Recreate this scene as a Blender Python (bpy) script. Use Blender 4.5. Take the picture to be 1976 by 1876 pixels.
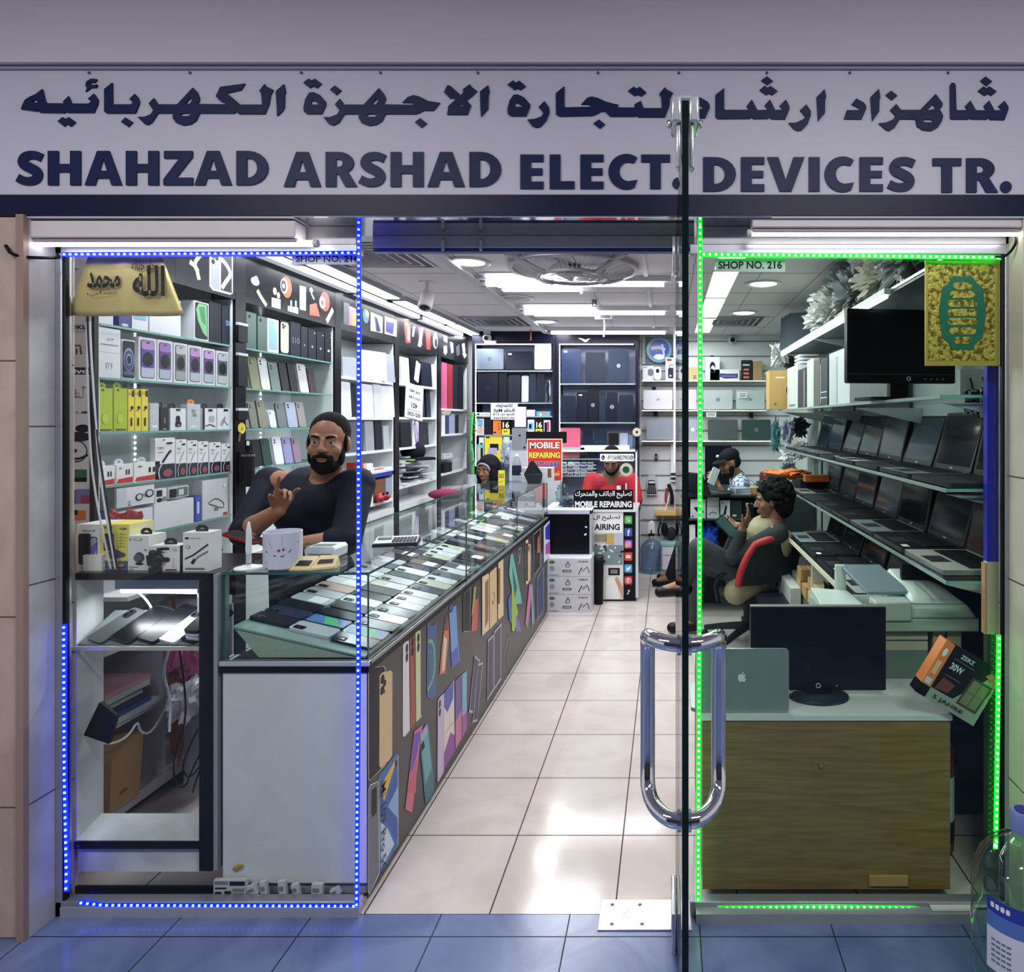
import bpy,bmesh,math,random
from mathutils import Vector,Matrix,noise
from mathutils.geometry import tessellate_polygon
for o in list(bpy.data.objects):
    bpy.data.objects.remove(o)
SC=bpy.context.scene
COL=SC.collection
R=random.Random(7)
PI=math.pi
# ------------------------------------------------------------------ camera
F,CX,CY,H=1270.0,1288.0,810.0,1.5
cam=bpy.data.cameras.new('camera')
cam.sensor_fit='HORIZONTAL'
cam.sensor_width=36.0
cam.lens=F/1976*36
cam.shift_x=(988-CX)/1976
cam.shift_y=(CY-938)/1976
cam.clip_start=0.05
cam_o=bpy.data.objects.new('camera',cam)
COL.objects.link(cam_o)
cam_o.location=(0,0,H)
cam_o.rotation_euler=(PI/2,0,0)
SC.camera=cam_o
# ------------------------------------------------------------------ world, exposure
w=bpy.data.worlds.new('world')
SC.world=w
w.use_nodes=True
bg=w.node_tree.nodes['Background']
bg.inputs[0].default_value=(0.95,0.90,0.97,1)
bg.inputs[1].default_value=0.6
SC.view_settings.view_transform='Standard'
SC.view_settings.look='None'
SC.view_settings.exposure=0.0
SC.view_settings.gamma=1.0
SC.view_settings.use_curve_mapping=False
SC.cycles.transparent_max_bounces=32
SC.cycles.max_bounces=10
SC.cycles.sample_clamp_indirect=6.0
SC.cycles.use_denoising=True
SC.cycles.caustics_reflective=False
SC.cycles.caustics_refractive=False
def area(name,loc,sx,sy,power,col=(1,1,1),rot=(0,0,0)):
    l=bpy.data.lights.new(name,'AREA')
    l.shape='RECTANGLE'
    l.size,l.size_y,l.energy,l.color=sx,sy,power,col
    o=bpy.data.objects.new(name,l)
    COL.objects.link(o)
    o.location,o.rotation_euler=loc,rot
    return o
COOL=(0.93,0.96,1.0)
for y0,y1 in ((2.35,3.4),(3.49,4.52),(4.6,5.66),(5.72,6.6)):
    area('lamp_left_row',(-1.88,(y0+y1)/2,2.315),0.09,y1-y0,9.5,COOL)
for y in (3.94,5.0,6.14):
    area('lamp_ceiling_tube',(-0.55,y,2.285),1.02,0.02,9.5,COOL)
for y in (3.05,4.12,5.16):  # nearest bank is an unseen light added to brighten the entrance
    for k in range(4):
        area('lamp_troffer',(-0.81,y-.2075+k*.135,2.338),0.53,0.045,2.3 if y>3.5 else 1.6,COOL)
for y0,y1 in ((2.2,3.7),(3.8,4.6),(4.65,5.5),(5.55,6.45)):
    area('lamp_right_row',(0.34,(y0+y1)/2,2.335),0.13,y1-y0,7,COOL)
area('lamp_shelf_edge',(0.885,3.85,1.985),0.02,2.4,2.2,COOL)
area('lamp_cabinet_tube',(-1.66,2.15,0.935),0.24,0.016,1.2,COOL)
for x in (-1.7,0.9):
    area('lamp_corridor',(x,0.1,2.86),1.3,0.3,48,(1,.97,.97))
def sl(c):
    c=c/255.0
    return c/12.92 if c <= 0.04045 else ((c+0.055)/1.055)**2.4
def C(r,g,b):
    return (sl(r),sl(g),sl(b),1)
_M={}
def base_mat(name):
    m=bpy.data.materials.new(name)
    m.use_nodes=True
    nt=m.node_tree
    b=nt.nodes['Principled BSDF']
    return m,nt,b
def K(r,g,b,rough=0.45,metal=0.0,var=0.06,scale=14.0,coat=0.0):
    """plain surface of one colour with slight procedural unevenness"""
    key=(r,g,b,rough,metal,var,scale,coat)
    if key in _M:
        return _M[key]
    m,nt,bs=base_mat('surface_%d_%d_%d'%(r,g,b))
    n=nt.nodes.new('ShaderNodeTexNoise')
    n.inputs['Scale'].default_value=scale
    n.inputs['Detail'].default_value=3
    tc=nt.nodes.new('ShaderNodeTexCoord')
    nt.links.new(tc.outputs['Object'],n.inputs['Vector'])
    mr=nt.nodes.new('ShaderNodeMapRange')
    mr.inputs[3].default_value=1-var
    mr.inputs[4].default_value=1+var
    nt.links.new(n.outputs['Fac'],mr.inputs[0])
    mx=nt.nodes.new('ShaderNodeMix')
    mx.data_type='RGBA'
    mx.blend_type='MULTIPLY'
    mx.inputs[0].default_value=1
    mx.inputs[6].default_value=C(r,g,b)
    nt.links.new(mr.outputs[0],mx.inputs[7])
    nt.links.new(mx.outputs[2],bs.inputs['Base Color'])
    bs.inputs['Roughness'].default_value=rough
    bs.inputs['Metallic'].default_value=metal
    bs.inputs['Coat Weight'].default_value=coat
    if max(r,g,b)<80 and not metal:bs.inputs['Specular IOR Level'].default_value=.22
    _M[key]=m
    return m
def EM(r,g,b,s):
    key=('em',r,g,b,s)
    if key in _M:
        return _M[key]
    m,nt,bs=base_mat('lit_%d_%d_%d'%(r,g,b))
    bs.inputs['Base Color'].default_value=C(r,g,b)
    bs.inputs['Emission Color'].default_value=C(r,g,b)
    bs.inputs['Emission Strength'].default_value=s
    _M[key]=m
    return m
def glass(name,tint=(0.97,0.99,0.985),refl=.7,rough=0.0):
    if name in _M:
        return _M[name]
    m,nt,bs=base_mat(name)
    nt.nodes.remove(bs)
    out=nt.nodes['Material Output']
    tr=nt.nodes.new('ShaderNodeBsdfTransparent')
    tr.inputs[0].default_value=(*tint,1)
    gl=nt.nodes.new('ShaderNodeBsdfGlossy')
    gl.inputs['Roughness'].default_value=rough
    geo=nt.nodes.new('ShaderNodeNewGeometry')
    dot=nt.nodes.new('ShaderNodeVectorMath')
    dot.operation='DOT_PRODUCT'
    nt.links.new(geo.outputs['Normal'],dot.inputs[0])
    nt.links.new(geo.outputs['Incoming'],dot.inputs[1])
    last=dot.outputs['Value']
    for op,v in (('ABSOLUTE',None),('SUBTRACT',1.0),('POWER',5.0),('MULTIPLY_ADD',.965)):
        q=nt.nodes.new('ShaderNodeMath')
        q.operation=op
        if op=='SUBTRACT':
            q.inputs[0].default_value=1.0
            nt.links.new(last,q.inputs[1])
        else:
            nt.links.new(last,q.inputs[0])
            if v is not None:q.inputs[1].default_value=v
            if op=='MULTIPLY_ADD':q.inputs[2].default_value=.035
        last=q.outputs[0]
    mu=nt.nodes.new('ShaderNodeMath')
    mu.operation='MULTIPLY'
    mu.use_clamp=True
    mu.inputs[1].default_value=refl
    mx=nt.nodes.new('ShaderNodeMixShader')
    nt.links.new(last,mu.inputs[0])
    nt.links.new(mu.outputs[0],mx.inputs[0])
    nt.links.new(tr.outputs[0],mx.inputs[1])
    nt.links.new(gl.outputs[0],mx.inputs[2])
    nt.links.new(mx.outputs[0],out.inputs[0])
    _M[name]=m
    return m
GL=glass('clear_glass')
GLR=glass('green_glow_glass',(0.915,0.985,0.935))  # green glow of the LED strips put into the right pane's tint
GLD=glass('counter_glass',(0.95,0.985,0.975),.8)
EDGE=K(120,175,165,0.15,0,0.1)
EDGEC=K(58,96,92,0.15,0,0.1)
EDGED=K(14,26,28,0.12,0,0.1)
WHITE=K(236,236,236,0.5)
OFFW=K(214,214,216,0.5)
GREY=K(120,122,126,0.5)
BLACK=K(14,14,17,0.4)
INK=K(16,20,34,0.45)
DARK=K(36,38,44,0.4)
NAVY=K(12,18,52,0.4)
SCREEN=K(9,13,18,0.28,0,0.05)
SILVER=K(178,180,184,0.3,0.85)
CHROME=K(225,225,228,0.06,1.0,0.01)
ALU=K(168,172,180,0.35,0.7)
LEDW=EM(235,245,255,7.0)
TUBEW=EM(255,252,250,6.0)
CARD=K(176,140,88,0.75,0,0.1)
def U(px,py,Y):
    """photo pixel at depth Y -> point of the room"""
    return Vector(((px-CX)*Y/F,Y,H-(py-CY)*Y/F))
def atX(px,X):
    """depth at which a plane of constant X shows at photo column px"""
    return X*F/(px-CX)
# ------------------------------------------------------------------ mesh collector
_text={}
def text_mesh(s,bold=0.0):
    k=(s,bold)
    if k not in _text:
        c=bpy.data.curves.new('lettering','FONT')
        c.body,c.size,c.offset=s,1.0,bold
        c.resolution_u=3
        o=bpy.data.objects.new('lettering',c)
        COL.objects.link(o)
        dg=bpy.context.evaluated_depsgraph_get()
        m=bpy.data.meshes.new_from_object(o.evaluated_get(dg))
        vs=[(v.co.x,v.co.y)for v in m.vertices]
        fs=[tuple(p.vertices)for p in m.polygons]
        bpy.data.objects.remove(o)
        bpy.data.curves.remove(c)
        bpy.data.meshes.remove(m)
        _text[k]=(vs,fs)
    return _text[k]
_AR={
    'ا':'ﺍﺎﺍﺎ','ب':'ﺏﺐﺑﺒ','ة':'ﺓﺔﺓﺔ','ت':'ﺕﺖﺗﺘ','ج':'ﺝﺞﺟﺠ','ح':'ﺡﺢﺣﺤ','د':'ﺩﺪﺩﺪ',
    'ر':'ﺭﺮﺭﺮ','ص':'ﺹﺺﺻﺼ','ف':'ﻑﻒﻓﻔ','ك':'ﻙﻚﻛﻜ','ل':'ﻝﻞﻟﻠ','م':'ﻡﻢﻣﻤ','ه':'ﻩﻪﻫﻬ',
    'و':'ﻭﻮﻭﻮ','ي':'ﻱﻲﻳﻴ','ن':'ﻥﻦﻧﻨ','س':'ﺱﺲﺳﺴ'}
def arabic(s):
    out=[]
    for i,ch in enumerate(s):
        if ch not in _AR:
            out.append(ch)
            continue
        p=i>0 and s[i-1]in _AR and s[i-1]not in 'اةدرو'
        n=i+1<len(s)and s[i+1]in _AR and ch not in 'اةدرو'
        out.append(_AR[ch][(3 if n else 1)if p else (2 if n else 0)])
    return ''.join(reversed(out))
class MB:
    def __init__(self):
        self.v,self.f,self.mi,self.mats=[],[],[],[]
        self.M=Matrix.Identity(4)
    def m(self,mat):
        if mat not in self.mats:
            self.mats.append(mat)
        return self.mats.index(mat)
    def add(self,vs,fs,mat):
        b=len(self.v)
        M=self.M
        self.v+=[M @ Vector(p)for p in vs]
        self.f+=[tuple(b+i for i in f)for f in fs]
        self.mi+=[self.m(mat)]*len(fs)
        return self
    def box(self,x0,y0,z0,x1,y1,z1,mat):
        if x0>x1:x0,x1=x1,x0
        if y0>y1:y0,y1=y1,y0
        if z0>z1:z0,z1=z1,z0
        v=[(x0,y0,z0),(x1,y0,z0),(x1,y1,z0),(x0,y1,z0),(x0,y0,z1),(x1,y0,z1),(x1,y1,z1),(x0,y1,z1)]
        f=[(0,3,2,1),(4,5,6,7),(0,1,5,4),(1,2,6,5),(2,3,7,6),(3,0,4,7)]
        return self.add(v,f,mat)
    def pane(self,x0,y0,z0,x1,y1,z1,mat,edge):
        """glass sheet: its two large faces clear, its narrow faces edge-coloured"""
        d=[abs(x1-x0),abs(y1-y0),abs(z1-z0)]
        k=d.index(min(d))
        n=len(self.f)
        self.box(x0,y0,z0,x1,y1,z1,mat)
        e=self.m(edge)
        big={2:(0,1),1:(2,4),0:(3,5)}[k]
        for i in range(6):
            if i not in big:
                self.mi[n+i]=e
        return self
    def prism(self,pts,y0,y1,mat,holes=(),side=None,back=True):
        """outline in x,z extruded from y0 (front, towards -y) to y1"""
        loops=[[Vector((p[0],p[1],0))for p in l]for l in [pts]+list(holes)]
        flat=[p for l in loops for p in l]
        if holes:
            tris=tessellate_polygon(loops)
        else:
            tris=[tuple(range(len(flat)))]
        n=len(flat)
        a2=sum(pts[i][0]*pts[(i+1)%len(pts)][1]-pts[(i+1)%len(pts)][0]*pts[i][1]for i in range(len(pts)))
        vs=[(p.x,y0,p.y)for p in flat]
        fs=[]
        for t in tris:
            A,B,Cc=(flat[i]for i in t[:3])
            if holes:
                up=(B.x-A.x)*(Cc.y-A.y)-(Cc.x-A.x)*(B.y-A.y)>0
            else:
                up=a2>0
            fs.append(tuple(t)if up else tuple(reversed(t)))
        self.add(vs,fs,mat)
        if abs(y1-y0)>1e-9:
            sv=[(p.x,y0,p.y)for p in flat]+[(p.x,y1,p.y)for p in flat]
            sf=[]
            o=0
            for l in loops:
                for i in range(len(l)):
                    j=(i+1)%len(l)
                    sf.append((o+i,o+j,n+o+j,n+o+i))
                o+=len(l)
            self.add(sv,sf,side or mat)
            if back:
                self.add([(p.x,y1,p.y)for p in flat],[tuple(reversed(f))for f in fs],side or mat)
        return self
    def rrect(self,x0,z0,x1,z1,r,y0,y1,mat,side=None,seg=4,back=True):
        r=min(r,abs(x1-x0)/2.01,abs(z1-z0)/2.01)
        pts=[]
        for cx,cz,a in ((x1-r,z0+r,-90),(x1-r,z1-r,0),(x0+r,z1-r,90),(x0+r,z0+r,180)):
            for k in range(seg+1):
                t=math.radians(a+90*k/seg)
                pts.append((cx+r*math.cos(t),cz+r*math.sin(t)))
        return self.prism(pts,y0,y1,mat,side=side,back=back)
    def disc(self,cx,cz,rx,rz,y0,y1,mat,seg=16,back=True):
        return self.prism([(cx+rx*math.cos(2*PI*k/seg),cz+rz*math.sin(2*PI*k/seg))for k in range(seg)],y0,y1,mat,back=back)
    def ring(self,cx,cz,ro,ri,y0,y1,mat,seg=20):
        o=[(cx+ro*math.cos(2*PI*k/seg),cz+ro*math.sin(2*PI*k/seg))for k in range(seg)]
        i=[(cx+ri*math.cos(2*PI*k/seg),cz+ri*math.sin(2*PI*k/seg))for k in range(seg)]
        return self.prism(o,y0,y1,mat,holes=[i])
    def rect(self,x0,z0,x1,z1,y,mat):
        return self.add([(x0,y,z0),(x1,y,z0),(x1,y,z1),(x0,y,z1)],[(0,1,2,3)],mat)
    def stroke(self,pts,wd,y0,y1,mat,smooth=0):
        """band of width wd (number or list) along a polyline in x,z"""
        p=[Vector((a,b))for a,b in pts]
        wl=list(wd)if isinstance(wd,(list,tuple))else [wd]*len(p)
        for _ in range(smooth):
            q,ww=[p[0]],[wl[0]]
            for i in range(len(p)-1):
                q+=[p[i]*.75+p[i+1]*.25,p[i]*.25+p[i+1]*.75]
                ww+=[wl[i]*.75+wl[i+1]*.25,wl[i]*.25+wl[i+1]*.75]
            p,wl=q+[p[-1]],ww+[wl[-1]]
        L,Rr=[],[]
        for i in range(len(p)):
            t=(p[min(i+1,len(p)-1)]-p[max(i-1,0)])
            if t.length<1e-9:t=Vector((1,0))
            t.normalize()
            n=Vector((-t.y,t.x))*wl[i]/2
            L.append(p[i]+n)
            Rr.append(p[i]-n)
        n=len(p)
        vs=[(a.x,y0,a.y)for a in L]+[(a.x,y0,a.y)for a in Rr]
        fs=[(i,n+i,n+i+1,i+1)for i in range(n-1)]
        if y1 != y0:
            vs+=[(a.x,y1,a.y)for a in L]+[(a.x,y1,a.y)for a in Rr]
            fs+=[(i,i+1,2*n+i+1,2*n+i)for i in range(n-1)]
            fs+=[(n+i+1,n+i,3*n+i,3*n+i+1)for i in range(n-1)]
            fs+=[(0,2*n,3*n,n),(n-1,2*n-1,4*n-1,3*n-1)]
        return self.add(vs,fs,mat)
    def text(self,s,x0,z0,x1,z1,y,mat,bold=0.02,flip=False,keep=False):
        vs,fs=text_mesh(s,bold)
        if not vs:
            return self
        ax,bx=min(v[0]for v in vs),max(v[0]for v in vs)
        az,bz=min(v[1]for v in vs),max(v[1]for v in vs)
        sx,sz=(x1-x0)/max(bx-ax,1e-6),(z1-z0)/max(bz-az,1e-6)
        if keep:
            s_=min(sx,sz)
            x0+=(x1-x0-s_*(bx-ax))/2
            z0+=(z1-z0-s_*(bz-az))/2
            x1=x0+s_*(bx-ax)
            sx=sz=s_
        if flip:
            return self.add([(x1-(v[0]-ax)*sx,y,z0+(v[1]-az)*sz)for v in vs],[tuple(reversed(f))for f in fs],mat)
        return self.add([(x0+(v[0]-ax)*sx,y,z0+(v[1]-az)*sz)for v in vs],fs,mat)
    def cyl(self,p0,p1,r0,mat,r1=None,seg=12,caps=True):
        r1=r0 if r1 is None else r1
        p0,p1=Vector(p0),Vector(p1)
        d=(p1-p0).normalized()
        a=d.orthogonal().normalized()
        b=d.cross(a)
        vs=[]
        for p,r in ((p0,r0),(p1,r1)):
            vs+=[p+(a*math.cos(2*PI*k/seg)+b*math.sin(2*PI*k/seg))*r for k in range(seg)]
        fs=[(k,(k+1)%seg,seg+(k+1)%seg,seg+k)for k in range(seg)]
        if caps:
            fs+=[tuple(reversed(range(seg))),tuple(range(seg,2*seg))]
        return self.add(vs,fs,mat)
    def tube(self,pts,r,mat,seg=8,smooth=0):
        p=[Vector(q)for q in pts]
        rl=list(r)if isinstance(r,(list,tuple))else [r]*len(p)
        for _ in range(smooth):
            q,ww=[p[0]],[rl[0]]
            for i in range(len(p)-1):
                q+=[p[i]*.75+p[i+1]*.25,p[i]*.25+p[i+1]*.75]
                ww+=[rl[i]*.75+rl[i+1]*.25,rl[i]*.25+rl[i+1]*.75]
            p,rl=q+[p[-1]],ww+[rl[-1]]
        t0=(p[1]-p[0]).normalized()
        a=t0.orthogonal().normalized()
        vs=[]
        for i in range(len(p)):
            t=(p[min(i+1,len(p)-1)]-p[max(i-1,0)]).normalized()
            a=(a-t*a.dot(t)).normalized()
            b=t.cross(a)
            vs+=[p[i]+(a*math.cos(2*PI*k/seg)+b*math.sin(2*PI*k/seg))*rl[i]for k in range(seg)]
        fs=[]
        for i in range(len(p)-1):
            for k in range(seg):
                fs.append((i*seg+k,i*seg+(k+1)%seg,(i+1)*seg+(k+1)%seg,(i+1)*seg+k))
        fs+=[tuple(reversed(range(seg))),tuple((len(p)-1)*seg+k for k in range(seg))]
        return self.add(vs,fs,mat)
    def lathe(self,prof,mat,seg=24,c=(0,0,0)):
        """profile of (radius, height) turned about the z axis through c"""
        vs,fs=[],[]
        for r,z in prof:
            vs+=[(c[0]+r*math.cos(2*PI*k/seg),c[1]+r*math.sin(2*PI*k/seg),c[2]+z)for k in range(seg)]
        for i in range(len(prof)-1):
            for k in range(seg):
                fs.append((i*seg+k,i*seg+(k+1)%seg,(i+1)*seg+(k+1)%seg,(i+1)*seg+k))
        return self.add(vs,fs,mat)
    def ball(self,c,r,mat,seg=14,rings=9,rot=None):
        rx,ry,rz=r if isinstance(r,(tuple,list))else (r,r,r)
        c=Vector(c)
        vs,fs=[],[]
        for i in range(rings+1):
            t=PI*i/rings
            for k in range(seg):
                p=2*PI*k/seg
                q=Vector((rx*math.sin(t)*math.cos(p),ry*math.sin(t)*math.sin(p),-rz*math.cos(t)))
                if rot is not None:
                    q=rot @ q
                vs.append(c+q)
        for i in range(rings):
            for k in range(seg):
                fs.append((i*seg+k,i*seg+(k+1)%seg,(i+1)*seg+(k+1)%seg,(i+1)*seg+k))
        return self.add(vs,fs,mat)
    def hull(self,quad0,quad1,mat):
        """solid between two four-sided loops"""
        fs=[(3,2,1,0),(4,5,6,7)]+[(i,(i+1)%4,4+(i+1)%4,4+i)for i in range(4)]
        return self.add(list(quad0)+list(quad1),fs,mat)
    def build(self,name,parent=None,bevel=0.0,smooth=True,seg=2):
        me=bpy.data.meshes.new(name)
        me.from_pydata([tuple(p)for p in self.v],[],self.f)
        for mt in self.mats:
            me.materials.append(mt)
        me.polygons.foreach_set('material_index',self.mi)
        if smooth:
            me.polygons.foreach_set('use_smooth',[True]*len(me.polygons))
            me.set_sharp_from_angle(angle=math.radians(38))
        me.update()
        o=bpy.data.objects.new(name,me)
        COL.objects.link(o)
        if parent is not None:
            o.parent=parent
        if bevel:
            b=o.modifiers.new('bevel','BEVEL')
            b.width,b.segments,b.limit_method=bevel,seg,'ANGLE'
            b.angle_limit=math.radians(50)
        return o
_labels={}
def tag(o,label,cat,group=None,kind=None):
    o['label']=label
    o['category']=cat
    if group:o['group']=group
    if kind:o['kind']=kind
    _labels.setdefault(label,[]).append(o.name)
    n=len(label.split())
    if n<4 or n>16:print('LABEL LENGTH',n,label)
    return o
def thing(name,label,cat,loc=(0,0,0),rz=0.0,group=None):
    o=bpy.data.objects.new(name,None)
    o.empty_display_size=0.05
    COL.objects.link(o)
    o.location=loc
    o.rotation_euler=(0,0,rz)
    return tag(o,label,cat,group)
def struct(o,label=None):
    o['kind']='structure'
    if label:o['label']=label
    return o
def put(o,loc=(0,0,0),rz=0.0,rx=0.0,ry=0.0):
    o.location=loc
    o.rotation_euler=(rx,ry,rz)
    return o
# ================================================================== the setting
def tile_mat(name,col,vein,grout,pitch,ox,oy,rough,joint=0.005,veiny=0.25):
    m,nt,bs=base_mat(name)
    N,L=nt.nodes.new,nt.links.new
    geo=N('ShaderNodeNewGeometry')
    sep=N('ShaderNodeSeparateXYZ')
    L(geo.outputs['Position'],sep.inputs[0])
    outs=[]
    for ax,off in ((0,ox),(1,oy)):
        a=N('ShaderNodeMath');a.operation='SUBTRACT';a.inputs[1].default_value=off
        L(sep.outputs[ax],a.inputs[0])
        d=N('ShaderNodeMath');d.operation='PINGPONG';d.inputs[1].default_value=pitch/2
        L(a.outputs[0],d.inputs[0])
        lt=N('ShaderNodeMath');lt.operation='LESS_THAN';lt.inputs[1].default_value=joint/2
        L(d.outputs[0],lt.inputs[0])
        outs.append(lt)
    mxm=N('ShaderNodeMath');mxm.operation='MAXIMUM'
    L(outs[0].outputs[0],mxm.inputs[0]);L(outs[1].outputs[0],mxm.inputs[1])
    n=N('ShaderNodeTexNoise');n.inputs['Scale'].default_value=3.5;n.inputs['Detail'].default_value=6
    n.inputs['Distortion'].default_value=1.2
    L(geo.outputs['Position'],n.inputs['Vector'])
    rp=N('ShaderNodeValToRGB')
    rp.color_ramp.elements[0].position=0.35;rp.color_ramp.elements[0].color=vein
    rp.color_ramp.elements[1].position=0.35+veiny;rp.color_ramp.elements[1].color=col
    L(n.outputs['Fac'],rp.inputs[0])
    mx=N('ShaderNodeMix');mx.data_type='RGBA'
    L(mxm.outputs[0],mx.inputs[0]);L(rp.outputs[0],mx.inputs[6]);mx.inputs[7].default_value=grout
    L(mx.outputs[2],bs.inputs['Base Color'])
    rr=N('ShaderNodeMath');rr.operation='MULTIPLY_ADD';rr.inputs[1].default_value=0.5;rr.inputs[2].default_value=rough
    L(mxm.outputs[0],rr.inputs[0]);L(rr.outputs[0],bs.inputs['Roughness'])
    return m
floor_in=tile_mat('cream_floor_tile',C(205,194,189),C(194,182,176),C(30,28,30),0.38,-0.16,2.375,0.12)
floor_out=tile_mat('blue_grey_floor_tile',C(106,122,160),C(84,100,142),C(22,26,38),0.39,-0.685,1.909,0.2,0.004)
def stone(name,a,b,joints=()):
    m,nt,bs=base_mat(name)
    N,L=nt.nodes.new,nt.links.new
    geo=N('ShaderNodeNewGeometry')
    n=N('ShaderNodeTexNoise');n.inputs['Scale'].default_value=5;n.inputs['Detail'].default_value=8
    n.inputs['Distortion'].default_value=0.8
    L(geo.outputs['Position'],n.inputs['Vector'])
    rp=N('ShaderNodeValToRGB')
    rp.color_ramp.elements[0].position=0.38;rp.color_ramp.elements[0].color=a
    rp.color_ramp.elements[1].position=0.62;rp.color_ramp.elements[1].color=b
    L(n.outputs['Fac'],rp.inputs[0])
    last=rp.outputs[0]
    sep=N('ShaderNodeSeparateXYZ');L(geo.outputs['Position'],sep.inputs[0])
    for z in joints:
        cmpn=N('ShaderNodeMath');cmpn.operation='COMPARE'
        L(sep.outputs[2],cmpn.inputs[0]);cmpn.inputs[1].default_value=z;cmpn.inputs[2].default_value=0.0025
        mx=N('ShaderNodeMix');mx.data_type='RGBA'
        L(cmpn.outputs[0],mx.inputs[0]);L(last,mx.inputs[6]);mx.inputs[7].default_value=C(90,76,68)
        last=mx.outputs[2]
    L(last,bs.inputs['Base Color'])
    bs.inputs['Roughness'].default_value=0.35
    return m
pink_stone=stone('beige_pillar_stone',C(176,154,140),C(192,172,158),(0.38,0.93,1.67))
grey_stone=stone('grey_reveal_stone',C(176,174,178),C(198,196,198),(0.385,1.02,1.48))
wall_white=K(216,217,220,0.6)
ceil_mat=K(206,205,208,0.7,0,0.03)
b=MB();b.box(-2.6,1.995,-0.1,1.6,6.9,0,floor_in);struct(b.build('floor'))
b=MB();b.box(-5,-3.2,-0.1,4,1.995,0,floor_out);struct(b.build('floor_corridor'))
b=MB()
b.box(-2.4,2.06,2.36,1.4,6.9,2.44,ceil_mat)
for y in (2.7,3.3,3.86,4.46,4.92,5.5,6.1):
    b.box(-1.75,y-.002,2.3585,0.9,y+.002,2.3602,K(120,120,126,.7))
for x in (-1.75,-1.12,-0.5,0.15,0.55,0.9):
    b.box(x-.002,2.1,2.3585,x+.002,6.7,2.3602,K(120,120,126,.7))
struct(b.build('ceiling'))
b=MB();b.box(-1.20,2.1,2.335,-1.145,6.6,2.36,K(190,190,196,.5));b.box(-0.14,2.1,2.348,-0.115,6.6,2.36,K(190,190,196,.5))
struct(b.build('trim_1'))
b=MB()
b.box(-5,-3.2,2.90,4,1.90,2.98,K(205,200,206,.75,0,.03))
b.box(-5,1.888,2.58,4,2.06,2.95,K(170,166,178,.7));b.box(-5,1.875,2.519,4,1.888,2.95,K(206,200,210,.7,0,.04,3))
struct(b.build('ceiling_corridor'))
b=MB();b.box(-5,-3.3,0,4,-3.2,2.98,K(74,70,72,.6));struct(b.build('wall_opposite'))
b=MB();b.box(-2.3,1.892,2.509,1.5,1.905,2.55,K(150,148,164,.6));struct(b.build('trim_2'))
b=MB();b.box(-2.35,2.06,0,-2.25,6.9,2.45,wall_white);struct(b.build('wall_left'))
b=MB();b.box(1.25,2.06,0,1.36,6.9,2.45,K(196,204,202,.6));struct(b.build('wall_right'))
b=MB()
b.box(-2.35,6.73,0,1.36,6.85,2.45,K(222,222,226,.55))
for k in range(14):
    z=2.30-k*0.152
    b.box(-0.27,6.722,z-.006,1.25,6.7305,z+.006,K(120,124,130,.5))
struct(b.build('wall_back'))
b=MB();b.box(-2.6,2.0,2.093,1.6,2.12,2.62,K(190,188,196,.6));struct(b.build('wall_front'))
b=MB()
b.box(-2.8,1.90,0,-1.853,2.06,2.087,pink_stone)
struct(b.build('pillar_left',bevel=0.006))
b=MB();b.box(-1.856,1.905,0.0,-1.848,2.0,2.09,grey_stone);b.box(-1.87,1.888,0,-1.848,1.905,2.09,K(150,128,116,.5));struct(b.build('trim_3'))
b=MB()
b.box(1.034,1.90,0,1.9,2.06,2.087,pink_stone)
struct(b.build('pillar_right',bevel=0.006))
b=MB();b.box(1.03,1.905,0.0,1.036,2.0,2.09,stone('cream_reveal_stone',C(200,196,170),C(214,208,186),(0.42,1.02,1.33)));struct(b.build('trim_4'))
def window(name,x0,x1,z0,z1,gl):
    r=bpy.data.objects.new(name,None);COL.objects.link(r);struct(r)
    g=MB();g.box(x0,1.995,z0,x1,2.005,z1,gl);g.build('glass_pane',r)
    f=MB()
    f.box(x0-.03,1.985,z0-.045,x1+.012,2.02,z0,ALU)
    f.box(x0-.03,1.985,z1,x1+.012,2.02,z1+.03,ALU)
    return r,f
wl,f=window('window_1',-1.825,-0.944,0.045,2.0,GL)
f.box(-1.848,1.985,0,-1.828,2.02,2.09,ALU)
f.box(-1.830,1.99,0.02,-1.821,2.006,2.0,BLACK)
f.build('frame',wl,bevel=.002)
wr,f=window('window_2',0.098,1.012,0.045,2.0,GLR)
f.box(1.019,1.985,0,1.031,2.02,2.09,ALU)
f.box(1.012,1.99,0.02,1.021,2.006,2.0,BLACK)
f.build('frame',wr,bevel=.002)
b=MB()
b.box(-1.85,1.985,2.03,-.94,2.02,2.083,K(186,184,190,.4,.3));b.box(.09,1.985,2.03,1.03,2.02,2.083,K(186,184,190,.4,.3))
b.box(-1.853,1.90,2.083,-1.08,2.0,2.092,K(200,200,206,.4));b.box(.3,1.90,2.083,1.034,2.0,2.092,K(200,200,206,.4))
struct(b.build('trim_5'))
b=MB()
b.box(-1.08,1.897,2.084,0.3,2.10,2.092,CHROME)
b.box(-0.935,2.085,2.045,0.085,2.12,2.085,K(206,202,202,.4))
b.box(-0.935,2.088,2.033,0.085,2.12,2.046,K(70,74,140,.3))
for x in (-0.71,-0.59):
    b.cyl((x,2.08,2.033),(x,2.08,2.07),.005,K(220,222,226,.3))
struct(b.build('trim_6',bevel=.003))
b=MB();b.box(-1.83,1.982,0,-0.93,1.999,0.03,K(176,178,186,.35,.4));struct(b.build('trim_7'))
b=MB();b.box(0.085,1.955,0,1.03,1.999,0.03,K(150,160,160,.35,.3));struct(b.build('trim_8'))
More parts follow.
